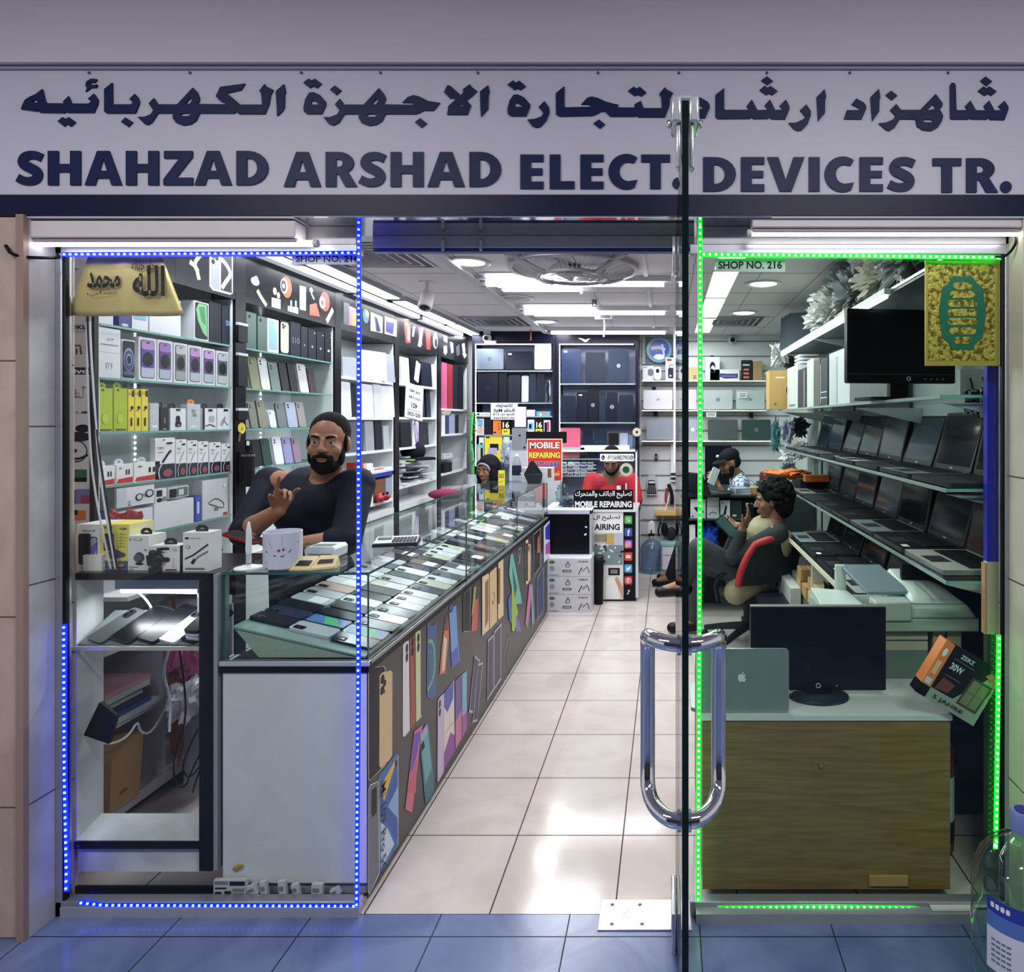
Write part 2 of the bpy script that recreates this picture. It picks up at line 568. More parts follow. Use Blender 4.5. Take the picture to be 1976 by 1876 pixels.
# ------------------------------------------------------------------ the glass door, standing open towards the corridor
door=bpy.data.objects.new('door_1',None);COL.objects.link(door)
struct(door,'frameless glass door standing open edge-on')
b=MB();b.pane(0.0245,1.106,0.015,0.0355,1.985,2.035,GL,EDGED);b.build('glass_pane',door)
h=MB()
for s in (-1,1):
    x=0.03+s*0.068
    xe=0.03+s*0.006
    pts=[(xe,1.18,1.096),(0.03+s*.03,1.185,1.097),(0.03+s*.058,1.205,1.099),(x,1.235,1.096),(x,1.255,1.075),
           (x,1.26,1.03),(x,1.262,.9),(x,1.26,.84),(x,1.245,.803),(x-s*.012,1.215,.787),(0.03+s*.03,1.185,.781),(xe,1.18,.781)]
    h.tube(pts,.0142,CHROME,14,2)
    for z in (1.096,.781):
        h.cyl((xe,1.18,z),(0.03+s*.013,1.18,z),.0185,CHROME,seg=18)
h.build('pull_handle',door)
p=MB()
for s in (-1,1):
    a,c=0.03+s*.0065,0.03+s*.0235
    p.box(min(a,c),1.103,2.0,max(a,c),1.17,2.045,K(214,216,220,.2,.75))
    p.box(min(a,0.03+s*.016),1.11,1.925,max(a,0.03+s*.016),1.135,2.0,K(214,216,220,.2,.75))
    p.cyl((0.03+s*.0235,1.125,2.005),(0.03+s*.031,1.125,2.005),.008,CHROME)
p.box(.018,1.104,2.036,.042,1.17,2.047,K(214,216,220,.2,.75))
p.build('top_clamp',door,bevel=.005)
p=MB()
for s in (-1,1):
    p.box(0.03+s*.0065,1.83,.012,0.03+s*.019,1.99,.125,K(200,202,206,.18,.85))
p.build('bottom_patch_fitting',door,bevel=.003)
p=MB()
for s in (-1,1):
    p.box(0.03+s*.0065,1.9,1.93,0.03+s*.016,1.99,2.03,K(214,216,220,.2,.8))
p.build('top_patch_fitting',door,bevel=.003)
pl=MB()
pl.box(-0.205,1.93,0,0.072,2.052,0.004,K(196,196,204,.28,.6))
sp=pl.build('floor_spring_plate',bevel=.001)
tag(sp,'brushed steel floor spring plate with four screws under the glass door','door hardware')
for x,y in ((-.165,1.952),(-.17,2.03),(-.075,1.952),(-.085,2.03)):
    b=MB();b.lathe([(.0001,.0058),(.005,.0052),(.006,.004)],K(60,60,66,.3,.6),10,(x,y,0));b.build('screw',sp)
b=MB();b.M=Matrix.Translation((-.135,1.975,.0046))@ Matrix.Rotation(-PI/2,4,'X')
b.box(0,-.0004,0,.004,.0004,.034,WHITE);b.stroke([(.004,.016),(.018,.034)],.005,0,0,WHITE);b.stroke([(.004,.016),(.018,0)],.005,0,0,WHITE)
b.build('emblem',sp)
# ================================================================== shop sign
SY=1.895
sign=thing('shop_sign','wide white shop sign with navy Arabic and English lettering','sign',(0,0,0))
b=MB();b.box(-2.2,1.90,2.148,1.45,2.0,2.52,K(198,196,208,.5,0,.02));b.build('sign_panel',sign)
b=MB();b.box(-2.2,1.897,2.088,1.45,2.0,2.149,NAVY);b.build('navy_band',sign)
for px in (171,366,581,734,922,1154,1310,1480,1640,1830):
    q=U(px,140,1.897);b=MB();b.ball((q.x,1.898,q.z),.004,K(90,92,104,.4,.4),8,6);b.build('fixing_screw',sign)
def spx(zx,zy,x0,s=3.7367,y0=140):
    q=U(x0+zx/s,y0+zy/s,SY)
    return (q.x,q.z)
AR=[
 (20,[(73,263),(88,225),(105,193),(140,172),(180,155),(228,117),(240,165),(250,205),(262,220),(382,221),(378,208),(418,168),(440,222),(560,223),(580,210),(558,188),(600,150),(622,180),(630,192),(627,225),(600,288),(405,288),(398,278),(388,290),(208,287),(198,260),(190,278)],[[(150,212),(180,190),(197,217)]]),
 (20,[(575,45),(600,43),(622,46),(615,60),(605,72),(585,68),(570,75),(580,85),(600,88),(625,84),(618,108),(580,108),(540,137),(550,112),(540,95),(545,65)],[]),
 (20,[(338,350),(375,320),(400,333),(420,320),(468,355),(432,388),(403,370),(385,388)],[]),
 (20,[(675,118),(733,72),(735,220),(745,228),(868,228),(882,215),(856,190),(895,152),(918,178),(928,205),(925,228),(898,292),(690,292),(675,280)],[]),
 (20,[(795,355),(828,322),(880,355),(848,390)],[]),
 (300,[(-132,318),(-81,318),(-36,300),(-18,270),(-51,222),(-13,182),(18,228),(155,228),(268,107),(300,140),(315,180),(313,205),(297,225),(515,228),(465,205),(433,170),(465,102),(645,78),(613,125),(512,147),(612,230),(768,230),(762,155),(748,130),(785,80),(797,98),(847,123),(828,160),(818,222),(788,297),(600,297),(575,280),(565,293),(315,292),(290,345),(250,372),(195,380),(145,360),(122,325),(125,292),(14,292),(-26,355),(-56,375),(-81,370)],[[(212,225),(245,182),(258,192),(262,202),(245,225)],[(175,302),(195,292),(235,292),(255,302),(235,313),(195,313)]]),
 (300,[(868,132),(925,82),(937,140),(930,155),(928,245),(915,275),(875,312),(873,240),(866,140)],[]),
 (570,[(57,250),(70,190),(100,143),(130,140),(175,160),(218,210),(217,235),(188,297),(80,297),(60,280)],[[(112,230),(112,208),(122,200),(150,210),(168,230)]]),
 (570,[(55,72),(95,42),(118,55),(140,42),(187,78),(152,110),(123,95),(103,110)],[]),
 (570,[(247,122),(283,92),(330,127),(293,160)],[]),
 (570,[(200,320),(250,320),(300,300),(318,272),(283,228),(320,187),(352,230),(492,230),(602,110),(635,150),(650,180),(645,205),(632,228),(860,232),(830,215),(770,215),(810,175),(850,162),(890,170),(960,205),(1042,217),(995,272),(925,272),(890,290),(865,298),(648,297),(625,345),(585,373),(530,382),(475,362),(455,325),(458,297),(352,298),(310,360),(272,380),(240,370)],[[(545,230),(585,184),(597,203),(580,228)],[(508,307),(528,297),(570,297),(590,307),(570,318),(528,318)]]),
 (570,[(860,357),(900,328),(947,365),(908,396)],[]),
 (840,[(62,140),(85,92),(105,92),(185,163),(203,138),(197,120),(250,82),(257,98),(300,132),(265,168),(225,198),(257,235),(230,302),(85,302),(93,240),(145,195),(118,178),(108,187)],[[(163,240),(180,222),(203,240)]]),
 (840,[(322,135),(380,90),(390,140),(383,160),(380,260),(330,317),(325,250)],[]),
 (840,[(520,85),(560,55),(583,72),(605,57),(652,97),(613,125),(590,110),(573,125)],[]),
 (840,[(520,260),(535,200),(565,158),(595,157),(640,178),(683,228),(680,250),(655,313),(545,313),(522,295)],[[(575,245),(575,222),(590,215),(635,248)]]),
 (840,[(663,338),(720,332),(765,315),(780,290),(745,245),(787,205),(820,250),(822,290),(800,345),(760,388),(730,397),(700,385)],[]),
 (1100,[(-103,148),(-41,97),(-41,245),(-31,250),(165,245),(130,228),(80,228),(125,180),(155,172),(200,182),(260,210),(350,232),(342,250),(485,252),(463,240),(468,225),(510,203),(530,255),(663,255),(658,175),(643,152),(685,103),(695,120),(743,145),(723,185),(718,240),(685,320),(490,320),(485,302),(475,315),(290,315),(265,290),(255,278),(225,280),(190,300),(160,310),(-76,315),(-101,300)],[]),
 (1100,[(418,130),(460,100),(480,115),(503,100),(550,143),(515,170),(488,155),(470,168)],[]),
 (1100,[(168,365),(208,337),(253,372),(218,403)],[]),
 (1370,[(-161,325),(-141,262),(-59,262),(-51,247),(-107,220),(-74,177),(-19,207),(-1,232),(-1,252),(-33,327)],[]),
 (1370,[(40,160),(103,110),(103,260),(112,268),(282,268),(265,240),(302,193),(340,265),(345,270),(405,268),(418,262),(395,235),(433,193),(470,268),(515,268),(522,258),(503,238),(548,193),(575,245),(572,270),(545,335),(445,333),(433,317),(425,330),(315,332),(303,317),(293,330),(55,332),(40,315)],[]),
 (1370,[(370,55),(410,25),(455,60),(415,87)],[]),
 (1370,[(358,125),(395,93),(415,108),(437,95),(488,133),(450,162),(430,147),(408,160)],[]),
 (1370,[(568,362),(620,360),(675,335),(688,315),(650,270),(695,228),(728,275),(728,310),(705,370),(665,413),(635,420),(605,405)],[]),
 (1370,[(770,175),(828,117),(840,180),(832,190),(830,290),(780,350),(775,260)],[]),
 (1370,[(968,333),(988,270),(1070,270),(1078,255),(1022,228),(1055,185),(1110,215),(1128,240),(1128,260),(1096,335)],[]),
 (1660,[(75,175),(135,115),(147,180),(140,195),(138,280),(88,350),(80,260)],[]),
 (1660,[(185,160),(222,130),(270,165),(230,197)],[]),
 (1660,[(135,365),(190,358),(240,335),(255,308),(217,268),(260,225),(295,268),(432,268),(545,152),(595,220),(592,245),(575,265),(600,310),(590,350),(560,395),(510,420),(450,412),(410,385),(400,335),(290,333),(250,395),(210,420),(185,410)],[[(487,270),(525,228),(540,245),(535,262),(500,270)],[(448,347),(468,337),(512,337),(532,347),(512,357),(468,357)]]),
 (1660,[(648,90),(658,73),(680,73),(690,90),(695,260),(700,270),(775,270),(757,240),(795,200),(835,270),(895,272),(905,262),(892,238),(930,200),(970,272),(1015,270),(1018,262),(998,240),(1040,202),(1070,245),(1070,265),(1043,340),(940,338),(930,322),(920,335),(805,335),(795,325),(785,335),(660,335),(650,325)],[]),
 (1660,[(868,57),(903,27),(953,63),(913,95)],[]),
 (1660,[(850,130),(888,98),(910,112),(930,98),(985,135),(948,165),(925,150),(900,165)],[]),
]
SIGNINK=K(20,30,72,.45,0,.03)
for i0,i1 in ((0,7),(7,14),(14,20),(20,26),(26,33)):
    b=MB()
    for x0,o_,hs in AR[i0:i1]:
        b.prism([spx(x,y,x0)for x,y in o_],SY,1.8995,SIGNINK,holes=[[spx(x,y,x0)for x,y in h]for h in hs])
    b.build('arabic_word',sign,smooth=False)
def arc(cx,cy,rx,ry,a0,a1,n=10):
    return [(cx+rx*math.cos(math.radians(a0+(a1-a0)*k/n)),cy+ry*math.sin(math.radians(a0+(a1-a0)*k/n)))for k in range(n+1)]
def rc(x0,y0,x1,y1):return [(x0,y0),(x1,y0),(x1,y1),(x0,y1)]
GLY={
 'H':([(rc(0,0,31,100),[]),(rc(31,38,66,62),[]),(rc(66,0,97,100),[])],97),
 'A':([([(0,0),(31,0),(37,20),(73,20),(79,0),(110,0),(73,100),(37,100)],[[(44,42),(66,42),(55,78)]])],110),
 'Z':([([(2,100),(86,100),(86,82),(38,22),(87,22),(87,0),(0,0),(0,17),(47,78),(2,78)],[])],87),
 'D':([([(0,0),(36,0)]+arc(36,50,58,50,-90,90)+[(0,100)],[[(31,22),(36,22)]+arc(36,50,26,28,-90,90)+[(31,78)]])],94),
 'R':([([(0,0),(31,0),(31,36),(38,36),(58,0),(93,0),(66,43)]+arc(40,68,43,32,-45,90)+[(0,100)],[[(31,57),(38,57)]+arc(38,68,13,11,-90,90,6)+[(31,79)]])],93),
 'E':([(rc(0,0,31,100),[]),(rc(31,79,67,100),[]),(rc(31,40,64,60),[]),(rc(31,0,67,21),[])],67),
 'L':([([(0,0),(72,0),(72,22),(31,22),(31,100),(0,100)],[])],72),
 'T':([([(0,78),(26,78),(26,0),(57,0),(57,78),(84,78),(84,100),(0,100)],[])],84),
 'V':([([(0,100),(32,100),(53,33),(75,100),(107,100),(70,0),(36,0)],[])],107),
 'I':([(rc(0,0,31,100),[])],31),
 'C':([(arc(52,50,52,52,52,298,20)+[(84,26)]+arc(58,50,26,28,290,65,12)+[(76,76)],[])],86),
 '.':([(arc(17,16,17,17,0,330,11),[])],34),
}
S_PATH=([(75,80),(60,87),(44,89),(26,85),(17,72),(22,59),(42,50),(58,41),(64,28),(56,15),(38,11),(20,13),(3,22)],
          [24,24,24,26,29,30,29,30,29,26,24,24,24])
def word_width(s,gap):
    return sum((79 if c=='S' else GLY[c][1])for c in s)+sum(gap.get(s[i:i+2],14)for i in range(len(s)-1))
def big_word(mb,s,p0,p1,y,mat):
    """p0: top-left, p1: bottom-right in photo pixels at depth y"""
    gap={'HA':12,'AH':12,'ZA':5,'AD':14,'AR':14,'RS':6,'TR':14,'R.':6,'EV':8,'VI':12,'CT':9,'EC':14,'T.':6,'LE':17,'EL':18}
    a,c=U(*p0,y),U(*p1,y)
    sx=(c.x-a.x)/word_width(s,gap)
    sz=(a.z-c.z)/100
    x=0
    for i,ch in enumerate(s):
        T=lambda p:(a.x+(x+p[0])*sx,c.z+p[1]*sz)
        if ch=='S':
            mb.stroke([T(p)for p in S_PATH[0]],[k*(sx+sz)/2 for k in S_PATH[1]],y,y+.004,mat,2)
            wd=79
        else:
            for o_,hs in GLY[ch][0]:
                mb.prism([T(p)for p in o_],y,y+.004,mat,holes=[[T(p)for p in h]for h in hs])
            wd=GLY[ch][1]
        x+=wd+gap.get(s[i:i+2],14)
b=MB()
b=MB();big_word(b,'SHAHZAD',(31,291),(517,357),SY,SIGNINK);b.build('english_word',sign,smooth=False)
b=MB();big_word(b,'ARSHAD',(547,293),(967,360),SY,SIGNINK);b.build('english_word',sign,smooth=False)
b=MB();big_word(b,'ELECT.',(1004,298),(1320,364),SY,SIGNINK);b.build('english_word',sign,smooth=False)
b=MB();big_word(b,'DEVICES',(1357,303),(1767,369),SY,SIGNINK);b.build('english_word',sign,smooth=False)
b=MB();big_word(b,'TR.',(1800,305),(1953,371),SY,SIGNINK);b.build('english_word',sign,smooth=False)
# ------------------------------------------------------------------ tubes over the window
def tube_fitting(label,x0,x1,z,hz,hx0,hx1):
    t=thing('tube_light',label,'light',(x0,1.93,z))
    b=MB();b.box(hx0-x0,-.02,hz-z,hx1-x0,.04,hz-z+.05,K(214,206,206,.45));b.box(hx0-x0,-.012,hz-z-.012,hx1-x0,.03,hz-z,K(160,154,156,.45))
    b.build('housing',t,bevel=.004)
    b=MB();b.cyl((0,0,0),(x1-x0,0,0),.009,EM(255,250,248,11),seg=14);b.build('glowing_tube',t)
    for x in (-.012,x1-x0):
        b=MB();b.cyl((x,0,0),(x+.012,0,0),.011,OFFW);b.build('end_cap',t)
    return t
q0,q1=U(68,470,1.93),U(606,470,1.93)
tube_fitting('long white tube light fixed under the sign over the blue-edged window',q0.x,q1.x,q0.z,U(0,462,1.93).z,U(5,0,1.93).x,U(577,0,1.93).x)
q0,q1=U(1450,450,1.93),U(2020,450,1.93)
tube_fitting('long white tube light fixed under the sign over the green-edged window',q0.x,1.03,q0.z,U(0,444,1.93).z+.002,q0.x,1.03)
# ------------------------------------------------------------------ LED strips round the two fixed panels
def led_strip(label,pts,rgb,lit,s_led,s_strip,tail=None):
    """flexible strip: coloured tape with a row of bright diodes (points in x,z on the glass)"""
    t=thing('led_strip',label,'light strip',(pts[0][0],1.984,pts[0][1]),0,'LED strips around the shop windows')
    P=[Vector((p[0]-pts[0][0],p[1]-pts[0][1]))for p in pts]
    tape=MB();led=MB()
    tape.stroke([tuple(p)for p in P],.0135,.001,.004,EM(*rgb,s_strip))
    tape.build('tape',t,smooth=False)
    n=0
    for a,c in zip(P[:-1],P[1:]):
        L=(c-a).length
        k=max(1,int(L/.0182))
        for i in range(k):
            p=a+(c-a)*((i+.5)/k)
            led.box(p.x-.003,-.002,p.y-.003,p.x+.003,.001,p.y+.003,EM(*lit,s_led))
    d=led.build('diode',t,smooth=False)
    d['kind']='stuff'
    return t
def gp(px,py):q=U(px,py,1.984);return (q.x,q.z)
BL,BLL=(10,30,255),(150,190,255)
GR,GRL=(10,235,40),(190,255,200)
led_strip('blue LED strip along the top edge of the left window',[gp(118,491),(gp(690,488))],BL,BLL,1.7,2.6)
led_strip('blue LED strip running down the right edge of the left window',[gp(692,437),gp(692,800),gp(691,1300),gp(688,1752)],BL,BLL,1.7,2.6)
led_strip('blue LED strip down the lower left edge of the left window',[gp(123,1205),gp(124,1500),gp(128,1680),gp(127,1722)],BL,BLL,1.7,2.6)
led_strip('blue LED strip lying along the sill of the left window',[gp(150,1742),gp(200,1747),gp(688,1749)],BL,BLL,1.7,2.6)
led_strip('green LED strip along the top edge of the right window',[gp(1352,491),gp(1600,493),gp(1932,497)],GR,GRL,2.5,1.6)
led_strip('green LED strip running up the left edge of the right window',[gp(1351,433),gp(1351,900),gp(1349,1300),gp(1347,1742)],GR,GRL,2.5,1.6)
led_strip('green LED strip down the lower right edge of the right window',[gp(1928,1226),gp(1926,1400),gp(1922,1640)],GR,GRL,2.5,1.6)
led_strip('green LED strip lying along the sill of the right window',[gp(1385,1753),gp(1600,1750),gp(1760,1753),gp(1822,1762),gp(1880,1778)],GR,GRL,2.5,1.6)
b=MB();b.tube([(-1.90,1.89,2.0),(-1.87,1.88,1.965),(-1.80,1.95,1.978),(-1.83,1.975,1.995)],.005,BLACK,6,2)
tag(b.build('power_lead'),'black power lead hanging at the top left window corner','cable')
b=MB();b.tube([(1.028,1.95,2.06),(1.026,1.93,2.02),(1.01,1.96,1.985),(.985,1.978,1.99)],.004,BLACK,6,2)
tag(b.build('power_lead'),'black power lead hanging at the top right window corner','cable')
# ------------------------------------------------------------------ stickers and plaques on the glass
def shopno(label,px0,py0,px1,py1,tx0,tx1):
    a,c=U(px0,py1,2.008),U(px1,py0,2.008)
    b=MB();b.box(a.x,2.006,a.z,c.x,2.0075,c.z,K(206,206,214,.5))
    h_=c.z-a.z
    b.text('SHOP NO. 216',U(tx0,0,2.006).x,a.z+h_*.22,U(tx1,0,2.006).x,c.z-h_*.2,2.0055,BLACK,.03)
    b.text('SHOP NO. 216',U(tx0,0,2.006).x,a.z+h_*.22,U(tx1,0,2.006).x,c.z-h_*.2,2.008,BLACK,.03)
    return tag(b.build('shop_number_sticker',smooth=False),label,'sign')
shopno('pale strip reading SHOP NO. 216 inside the blue-edged window',564,489,692,511,571,692)
shopno('pale strip reading SHOP NO. 216 inside the green-edged window',1381,499,1515,525,1386,1509)
t=thing('calligraphy_sheet','gold sheet with black Arabic calligraphy taped in the left window','poster',(0,0,0))
GOLD=K(206,184,122,.32,.25,.05,9)
b=MB()
rows=10
g=[]
for i in range(rows+1):
    v=i/rows
    for j in range(13):
        u_=j/12
        xl,xr=170-40*v,313+43*v
        px,py=xl+(xr-xl)*u_,496+113*v
        q=U(px,py,2.02)
        g.append((q.x,2.02+.012*abs(math.sin(PI*u_*2))*(0.3+v),q.z))
fs=[(i*13+j,(i+1)*13+j,(i+1)*13+j+1,i*13+j+1)for i in range(rows)for j in range(12)]
b.add(g,fs,GOLD)
o=b.build('gold_sheet',t)
s=o.modifiers.new('solid','SOLIDIFY');s.thickness=.001
b=MB()
def cal(px0,py0,px1,py1):a,c=U(px0,py1,2.017),U(px1,py0,2.017);return a.x,a.z,c.x,c.z
b.text(arabic('محمد'),*cal(168,525,232,556),2.0165,BLACK,.03)
b.build('calligraphy_word',t,smooth=False);b=MB()
b.text(arabic('الله'),*cal(256,512,318,572),2.0165,BLACK,.025)
b.build('calligraphy_word',t,smooth=False);b=MB()
b.text(arabic('صلي'),*cal(168,560,225,572),2.0165,K(70,58,30),0)
b.build('calligraphy_word',t,smooth=False);b=MB()
b.text(arabic('جل جلاله'),*cal(254,500,300,528),2.0165,BLACK,0)
b.build('calligraphy_word',t,smooth=False)
t=thing('ornate_plaque','embossed gold plaque with green medallion hung in the right window','plaque',(0,0,0))
a,c=U(1785,706,2.012),U(1927,503,2.012)
m_,nt,bs=base_mat('embossed_gold')
vor=nt.nodes.new('ShaderNodeTexNoise');vor.inputs['Scale'].default_value=75;tco=nt.nodes.new('ShaderNodeTexCoord');nt.links.new(tco.outputs['Object'],vor.inputs['Vector']);vor.inputs['Detail'].default_value=3
bmp=nt.nodes.new('ShaderNodeBump');bmp.inputs['Strength'].default_value=0.7;bmp.inputs['Distance'].default_value=.004
rp=nt.nodes.new('ShaderNodeValToRGB')
rp.color_ramp.elements[0].position=.40;rp.color_ramp.elements[0].color=C(112,88,24)
rp.color_ramp.elements[1].position=.56;rp.color_ramp.elements[1].color=C(206,178,82)
nt.links.new(vor.outputs['Fac'],rp.inputs[0]);nt.links.new(rp.outputs[0],bs.inputs['Base Color'])
nt.links.new(vor.outputs['Fac'],bmp.inputs['Height']);nt.links.new(bmp.outputs[0],bs.inputs['Normal'])
bs.inputs['Metallic'].default_value=.35;bs.inputs['Roughness'].default_value=.35
EMB=m_
PG=K(196,168,78,.35,.35,.05)
b=MB();b.box(a.x,2.010,a.z,c.x,2.014,c.z,PG)
w_,h_=c.x-a.x,c.z-a.z
b.box(a.x+w_*.04,2.0088,a.z+h_*.05,c.x-w_*.06,2.0105,c.z-h_*.04,EMB)
b.build('gold_board',t)
b=MB()
GRN=K(22,104,84,.4)
cx=a.x+w_*.5;cz=a.z+h_*.50
out=[]
for k in range(40):
    an=2*PI*k/40
    r=1+.03*math.cos(10*an)
    ex=.275 if abs(math.sin(an))>.62 else .31
    out.append((cx+ex*w_*r*math.copysign(abs(math.cos(an))**.7,math.cos(an)),cz+.355*h_*r*math.copysign(abs(math.sin(an))**.8,math.sin(an))))
b.prism(out,2.0072,2.009,GRN)
for i,(zz,ww)in enumerate(((.255,.13),(.175,.17),(.09,.2),(.005,.2),(-.08,.2),(-.17,.18),(-.26,.12))):
    b.rrect(cx-ww*w_,cz+(zz-.033)*h_,cx+ww*w_,cz+(zz+.033)*h_,.012,2.0062,2.0075,EMB)
b.build('green_medallion',t)
# ================================================================== builders for the goods
def art_on(b,art,x0,z0,w,h,y=-.0006):
    """printed pattern on a face: shapes in 0..1 across the face"""
    for i,a in enumerate(art):
        yy=y-.00035*i
        k=a[0]
        if k=='r':
            b.rrect(x0+a[1]*w,z0+a[2]*h,x0+a[3]*w,z0+a[4]*h,(a[6]if len(a)>6 else .03)*min(w,h),yy,yy,a[5],back=False,seg=3)
        elif k=='e':
            b.disc(x0+a[1]*w,z0+a[2]*h,a[3]*w,a[4]*h,yy,yy,a[5],14,back=False)
        elif k=='t':
            b.text(a[1],x0+a[2]*w,z0+a[3]*h,x0+a[4]*w,z0+a[5]*h,yy,a[6],a[7]if len(a)>7 else .015)
        elif k=='p':
            b.prism([(x0+u*w,z0+v*h)for u,v in a[1]],yy,yy,a[2],back=False)
        elif k=='s':
            b.stroke([(x0+u*w,z0+v*h)for u,v in a[1]],a[2]*min(w,h),yy,yy,a[3],a[4]if len(a)>4 else 1)
def product_box(label,loc,rz,w,d,h,mat,art=(),cat='product box',name='product_box',group=None,hang=None,side=None,ry=0,rx=0):
    b=MB()
    b.box(-w/2,0,0,w/2,d,h,mat)
    if side:
        b.box(w/2-.0005,.0005,.0005,w/2+.0004,d-.0005,h-.0005,side)
    art_on(b,art,-w/2,0,w,h)
    o=b.build(name,smooth=False)
    tag(put(o,loc,rz,rx,ry),label,cat,group)
    if hang:
        t=MB()
        hw=min(w*.28,.02)
        t.prism([(-hw,h-.002),(hw,h-.002),(hw,h+.012),(hw*.5,h+.02),(-hw*.5,h+.02),(-hw,h+.012)],d*.45,d*.45+.001,hang,
                holes=[[(-hw*.5,h+.006),(hw*.5,h+.006),(0,h+.013)]])
        t.build('hang_tab',o,smooth=False)
    return o
def PX_left(px0,px1,ytop,Z,X=-2.0,gap=.003):
    y0,y1=atX(px0,X),atX(px1,X)
    ym=(y0+y1)/2
    return ym,max(.01,y1-y0-gap),(H-(ytop-CY)*ym/F)-Z
def L_box(label,px0,px1,ytop,Z,mat,art=(),d=.06,X=-2.0,**k):
    """box on the left-hand wall shelves, face towards the aisle"""
    ym,w,h=PX_left(px0,px1,ytop,Z,X)
    return product_box(label,(X,ym,Z),PI/2,w,d,max(.012,h),mat,art,**k)
def R_box(label,px0,px1,ytop,Z,mat,art=(),d=.1,X=0.9,**k):
    y1,y0=atX(px0,X),atX(px1,X)
    ym=(y0+y1)/2
    return product_box(label,(X,ym,Z),-PI/2,max(.01,y1-y0-.004),d,max(.01,H-(ytop-CY)*ym/F-Z),mat,art,**k)
def B_box(label,px0,px1,ytop,Z,Y,mat,art=(),d=.06,**k):
    a,c=U(px0,ytop,Y),U(px1,ytop,Y)
    return product_box(label,((a.x+c.x)/2,Y,Z),0,c.x-a.x-.003,d,max(.01,a.z-Z),mat,art,**k)
def phone_flat(label,M,w,l,col,kind,group,detail=True):
    """phone lying on its face or back: long side along local z, face towards local -y"""
    b=MB()
    t=.009
    b.rrect(-w/2,0,w/2,l,.011,-t,0,col,seg=3)
    if kind=='screen':
        b.rrect(-w/2+.003,.004,w/2-.003,l-.004,.009,-t-.0004,-t-.0004,SCREEN,back=False,seg=3)
    elif kind=='print':
        b.rrect(-w/2+.004,.005,w/2-.004,l-.005,.009,-t-.0004,-t-.0004,K(90,130,190,.25),back=False,seg=3)
        b.prism([(-w*.4,l*.1),(w*.4,l*.4),(w*.4,l*.7),(-w*.4,l*.5)],-t-.0006,-t-.0006,K(90,190,120,.3),back=False)
    elif kind=='clear':
        b.rrect(-w/2+.004,.02,w/2-.004,l*.55,.004,-t-.0004,-t-.0004,K(232,232,236,.4),back=False,seg=2)
    o=b.build('smartphone',smooth=True)
    o.matrix_world=M
    tag(o,label,'phone',group)
    if detail and kind=='back':
        c=MB()
        c.rrect(-w/2+.008,l-.045,-w/2+.034,l-.01,.006,-t-.0018,-t,K(24,25,30,.3),seg=3)
        for zz in (l-.018,l-.036):
            c.disc(-w/2+.016,zz,.0052,.0052,-t-.0026,-t-.0016,K(8,8,11,.1),10)
        c.build('camera_block',o)
    return o
def stand_phone(label,loc,rz,w,h,mat,lean=.2,art=(),group=None,case=None):
    """phone propped upright, leaning back"""
    b=MB()
    b.rrect(-w/2,0,w/2,h,.012,0,.009,mat,seg=3)
    art_on(b,art,-w/2,0,w,h)
    o=b.build('smartphone')
    tag(put(o,loc,rz,-lean),label,'phone',group)
    if case:
        c=MB()
        c.rrect(-w/2-.002,0,w/2+.002,h+.002,.013,.009,.0115,case,seg=3)
        c.build('phone_case',o)
    return o
def slab_laptop(label,loc,rz,w,h,mat,logo=None,lean=.1,t=.02,group=None,logo_mat=None):
    """closed laptop standing on edge, lid towards the viewer"""
    r=thing('closed_laptop',label,'laptop',loc,rz,group)
    r.rotation_euler=(-lean,0,rz)
    b=MB()
    b.rrect(-w/2,0,w/2,h,min(.014,w*.15),0,t*.45,mat,seg=3);b.build('lid',r)
    b=MB()
    b.rrect(-w/2,0,w/2,h,min(.014,w*.15),t*.5,t,DARK,seg=3);b.build('base',r)
    lm=logo_mat or K(205,208,212,.25,.7)
    if logo:
        b=MB()
        cx,cz=0,h/2
        if logo=='ring':
            b.ring(cx,cz,.017,.0125,-.0006,.0004,lm);b.text('hp',cx-.008,cz-.008,cx+.008,cz+.008,-.0006,lm,.01,keep=True)
        elif logo=='ring_plain':
            b.ring(cx,cz,.019,.014,-.0006,.0004,lm);b.box(cx-.011,-.0006,cz-.003,cx+.011,.0004,cz+.003,lm)
        elif logo=='slash':
            for k in range(4):
                b.stroke([(cx-.014+k*.008,cz-.012),(cx-.007+k*.008,cz+.012)],.003,-.0006,.0004,lm)
        elif logo=='fruit':
            fruit(b,cx,cz,.02,-.0006,lm)
        elif logo=='corner':
            b.rrect(-w/2+.02,h-.035,-w/2+.055,h-.02,.003,-.0006,.0004,lm)
        b.build('emblem',r)
    return r
def fruit(b,cx,cz,s,y,mat):
    pts=[(0,.62),(.3,.78),(.62,.72),(.84,.5),(.66,.22),(.66,-.1),(.8,-.34),(.98,-.42),(.8,-.8),(.52,-1.05),(.26,-1.02),(0,-.93),(-.3,-1.03),
           (-.58,-1.0),(-.86,-.62),(-.98,-.12),(-.9,.38),(-.66,.7),(-.32,.76)]
    b.prism([(cx+p[0]*s,cz+p[1]*s)for p in pts],y,y+.001,mat)
    b.prism([(cx+p[0]*s,cz+p[1]*s)for p in [(.0,.86),(.1,1.16),(.34,1.36),(.36,1.12),(.2,.9)]],y,y+.001,mat)
KEYC=K(26,27,31,.5)
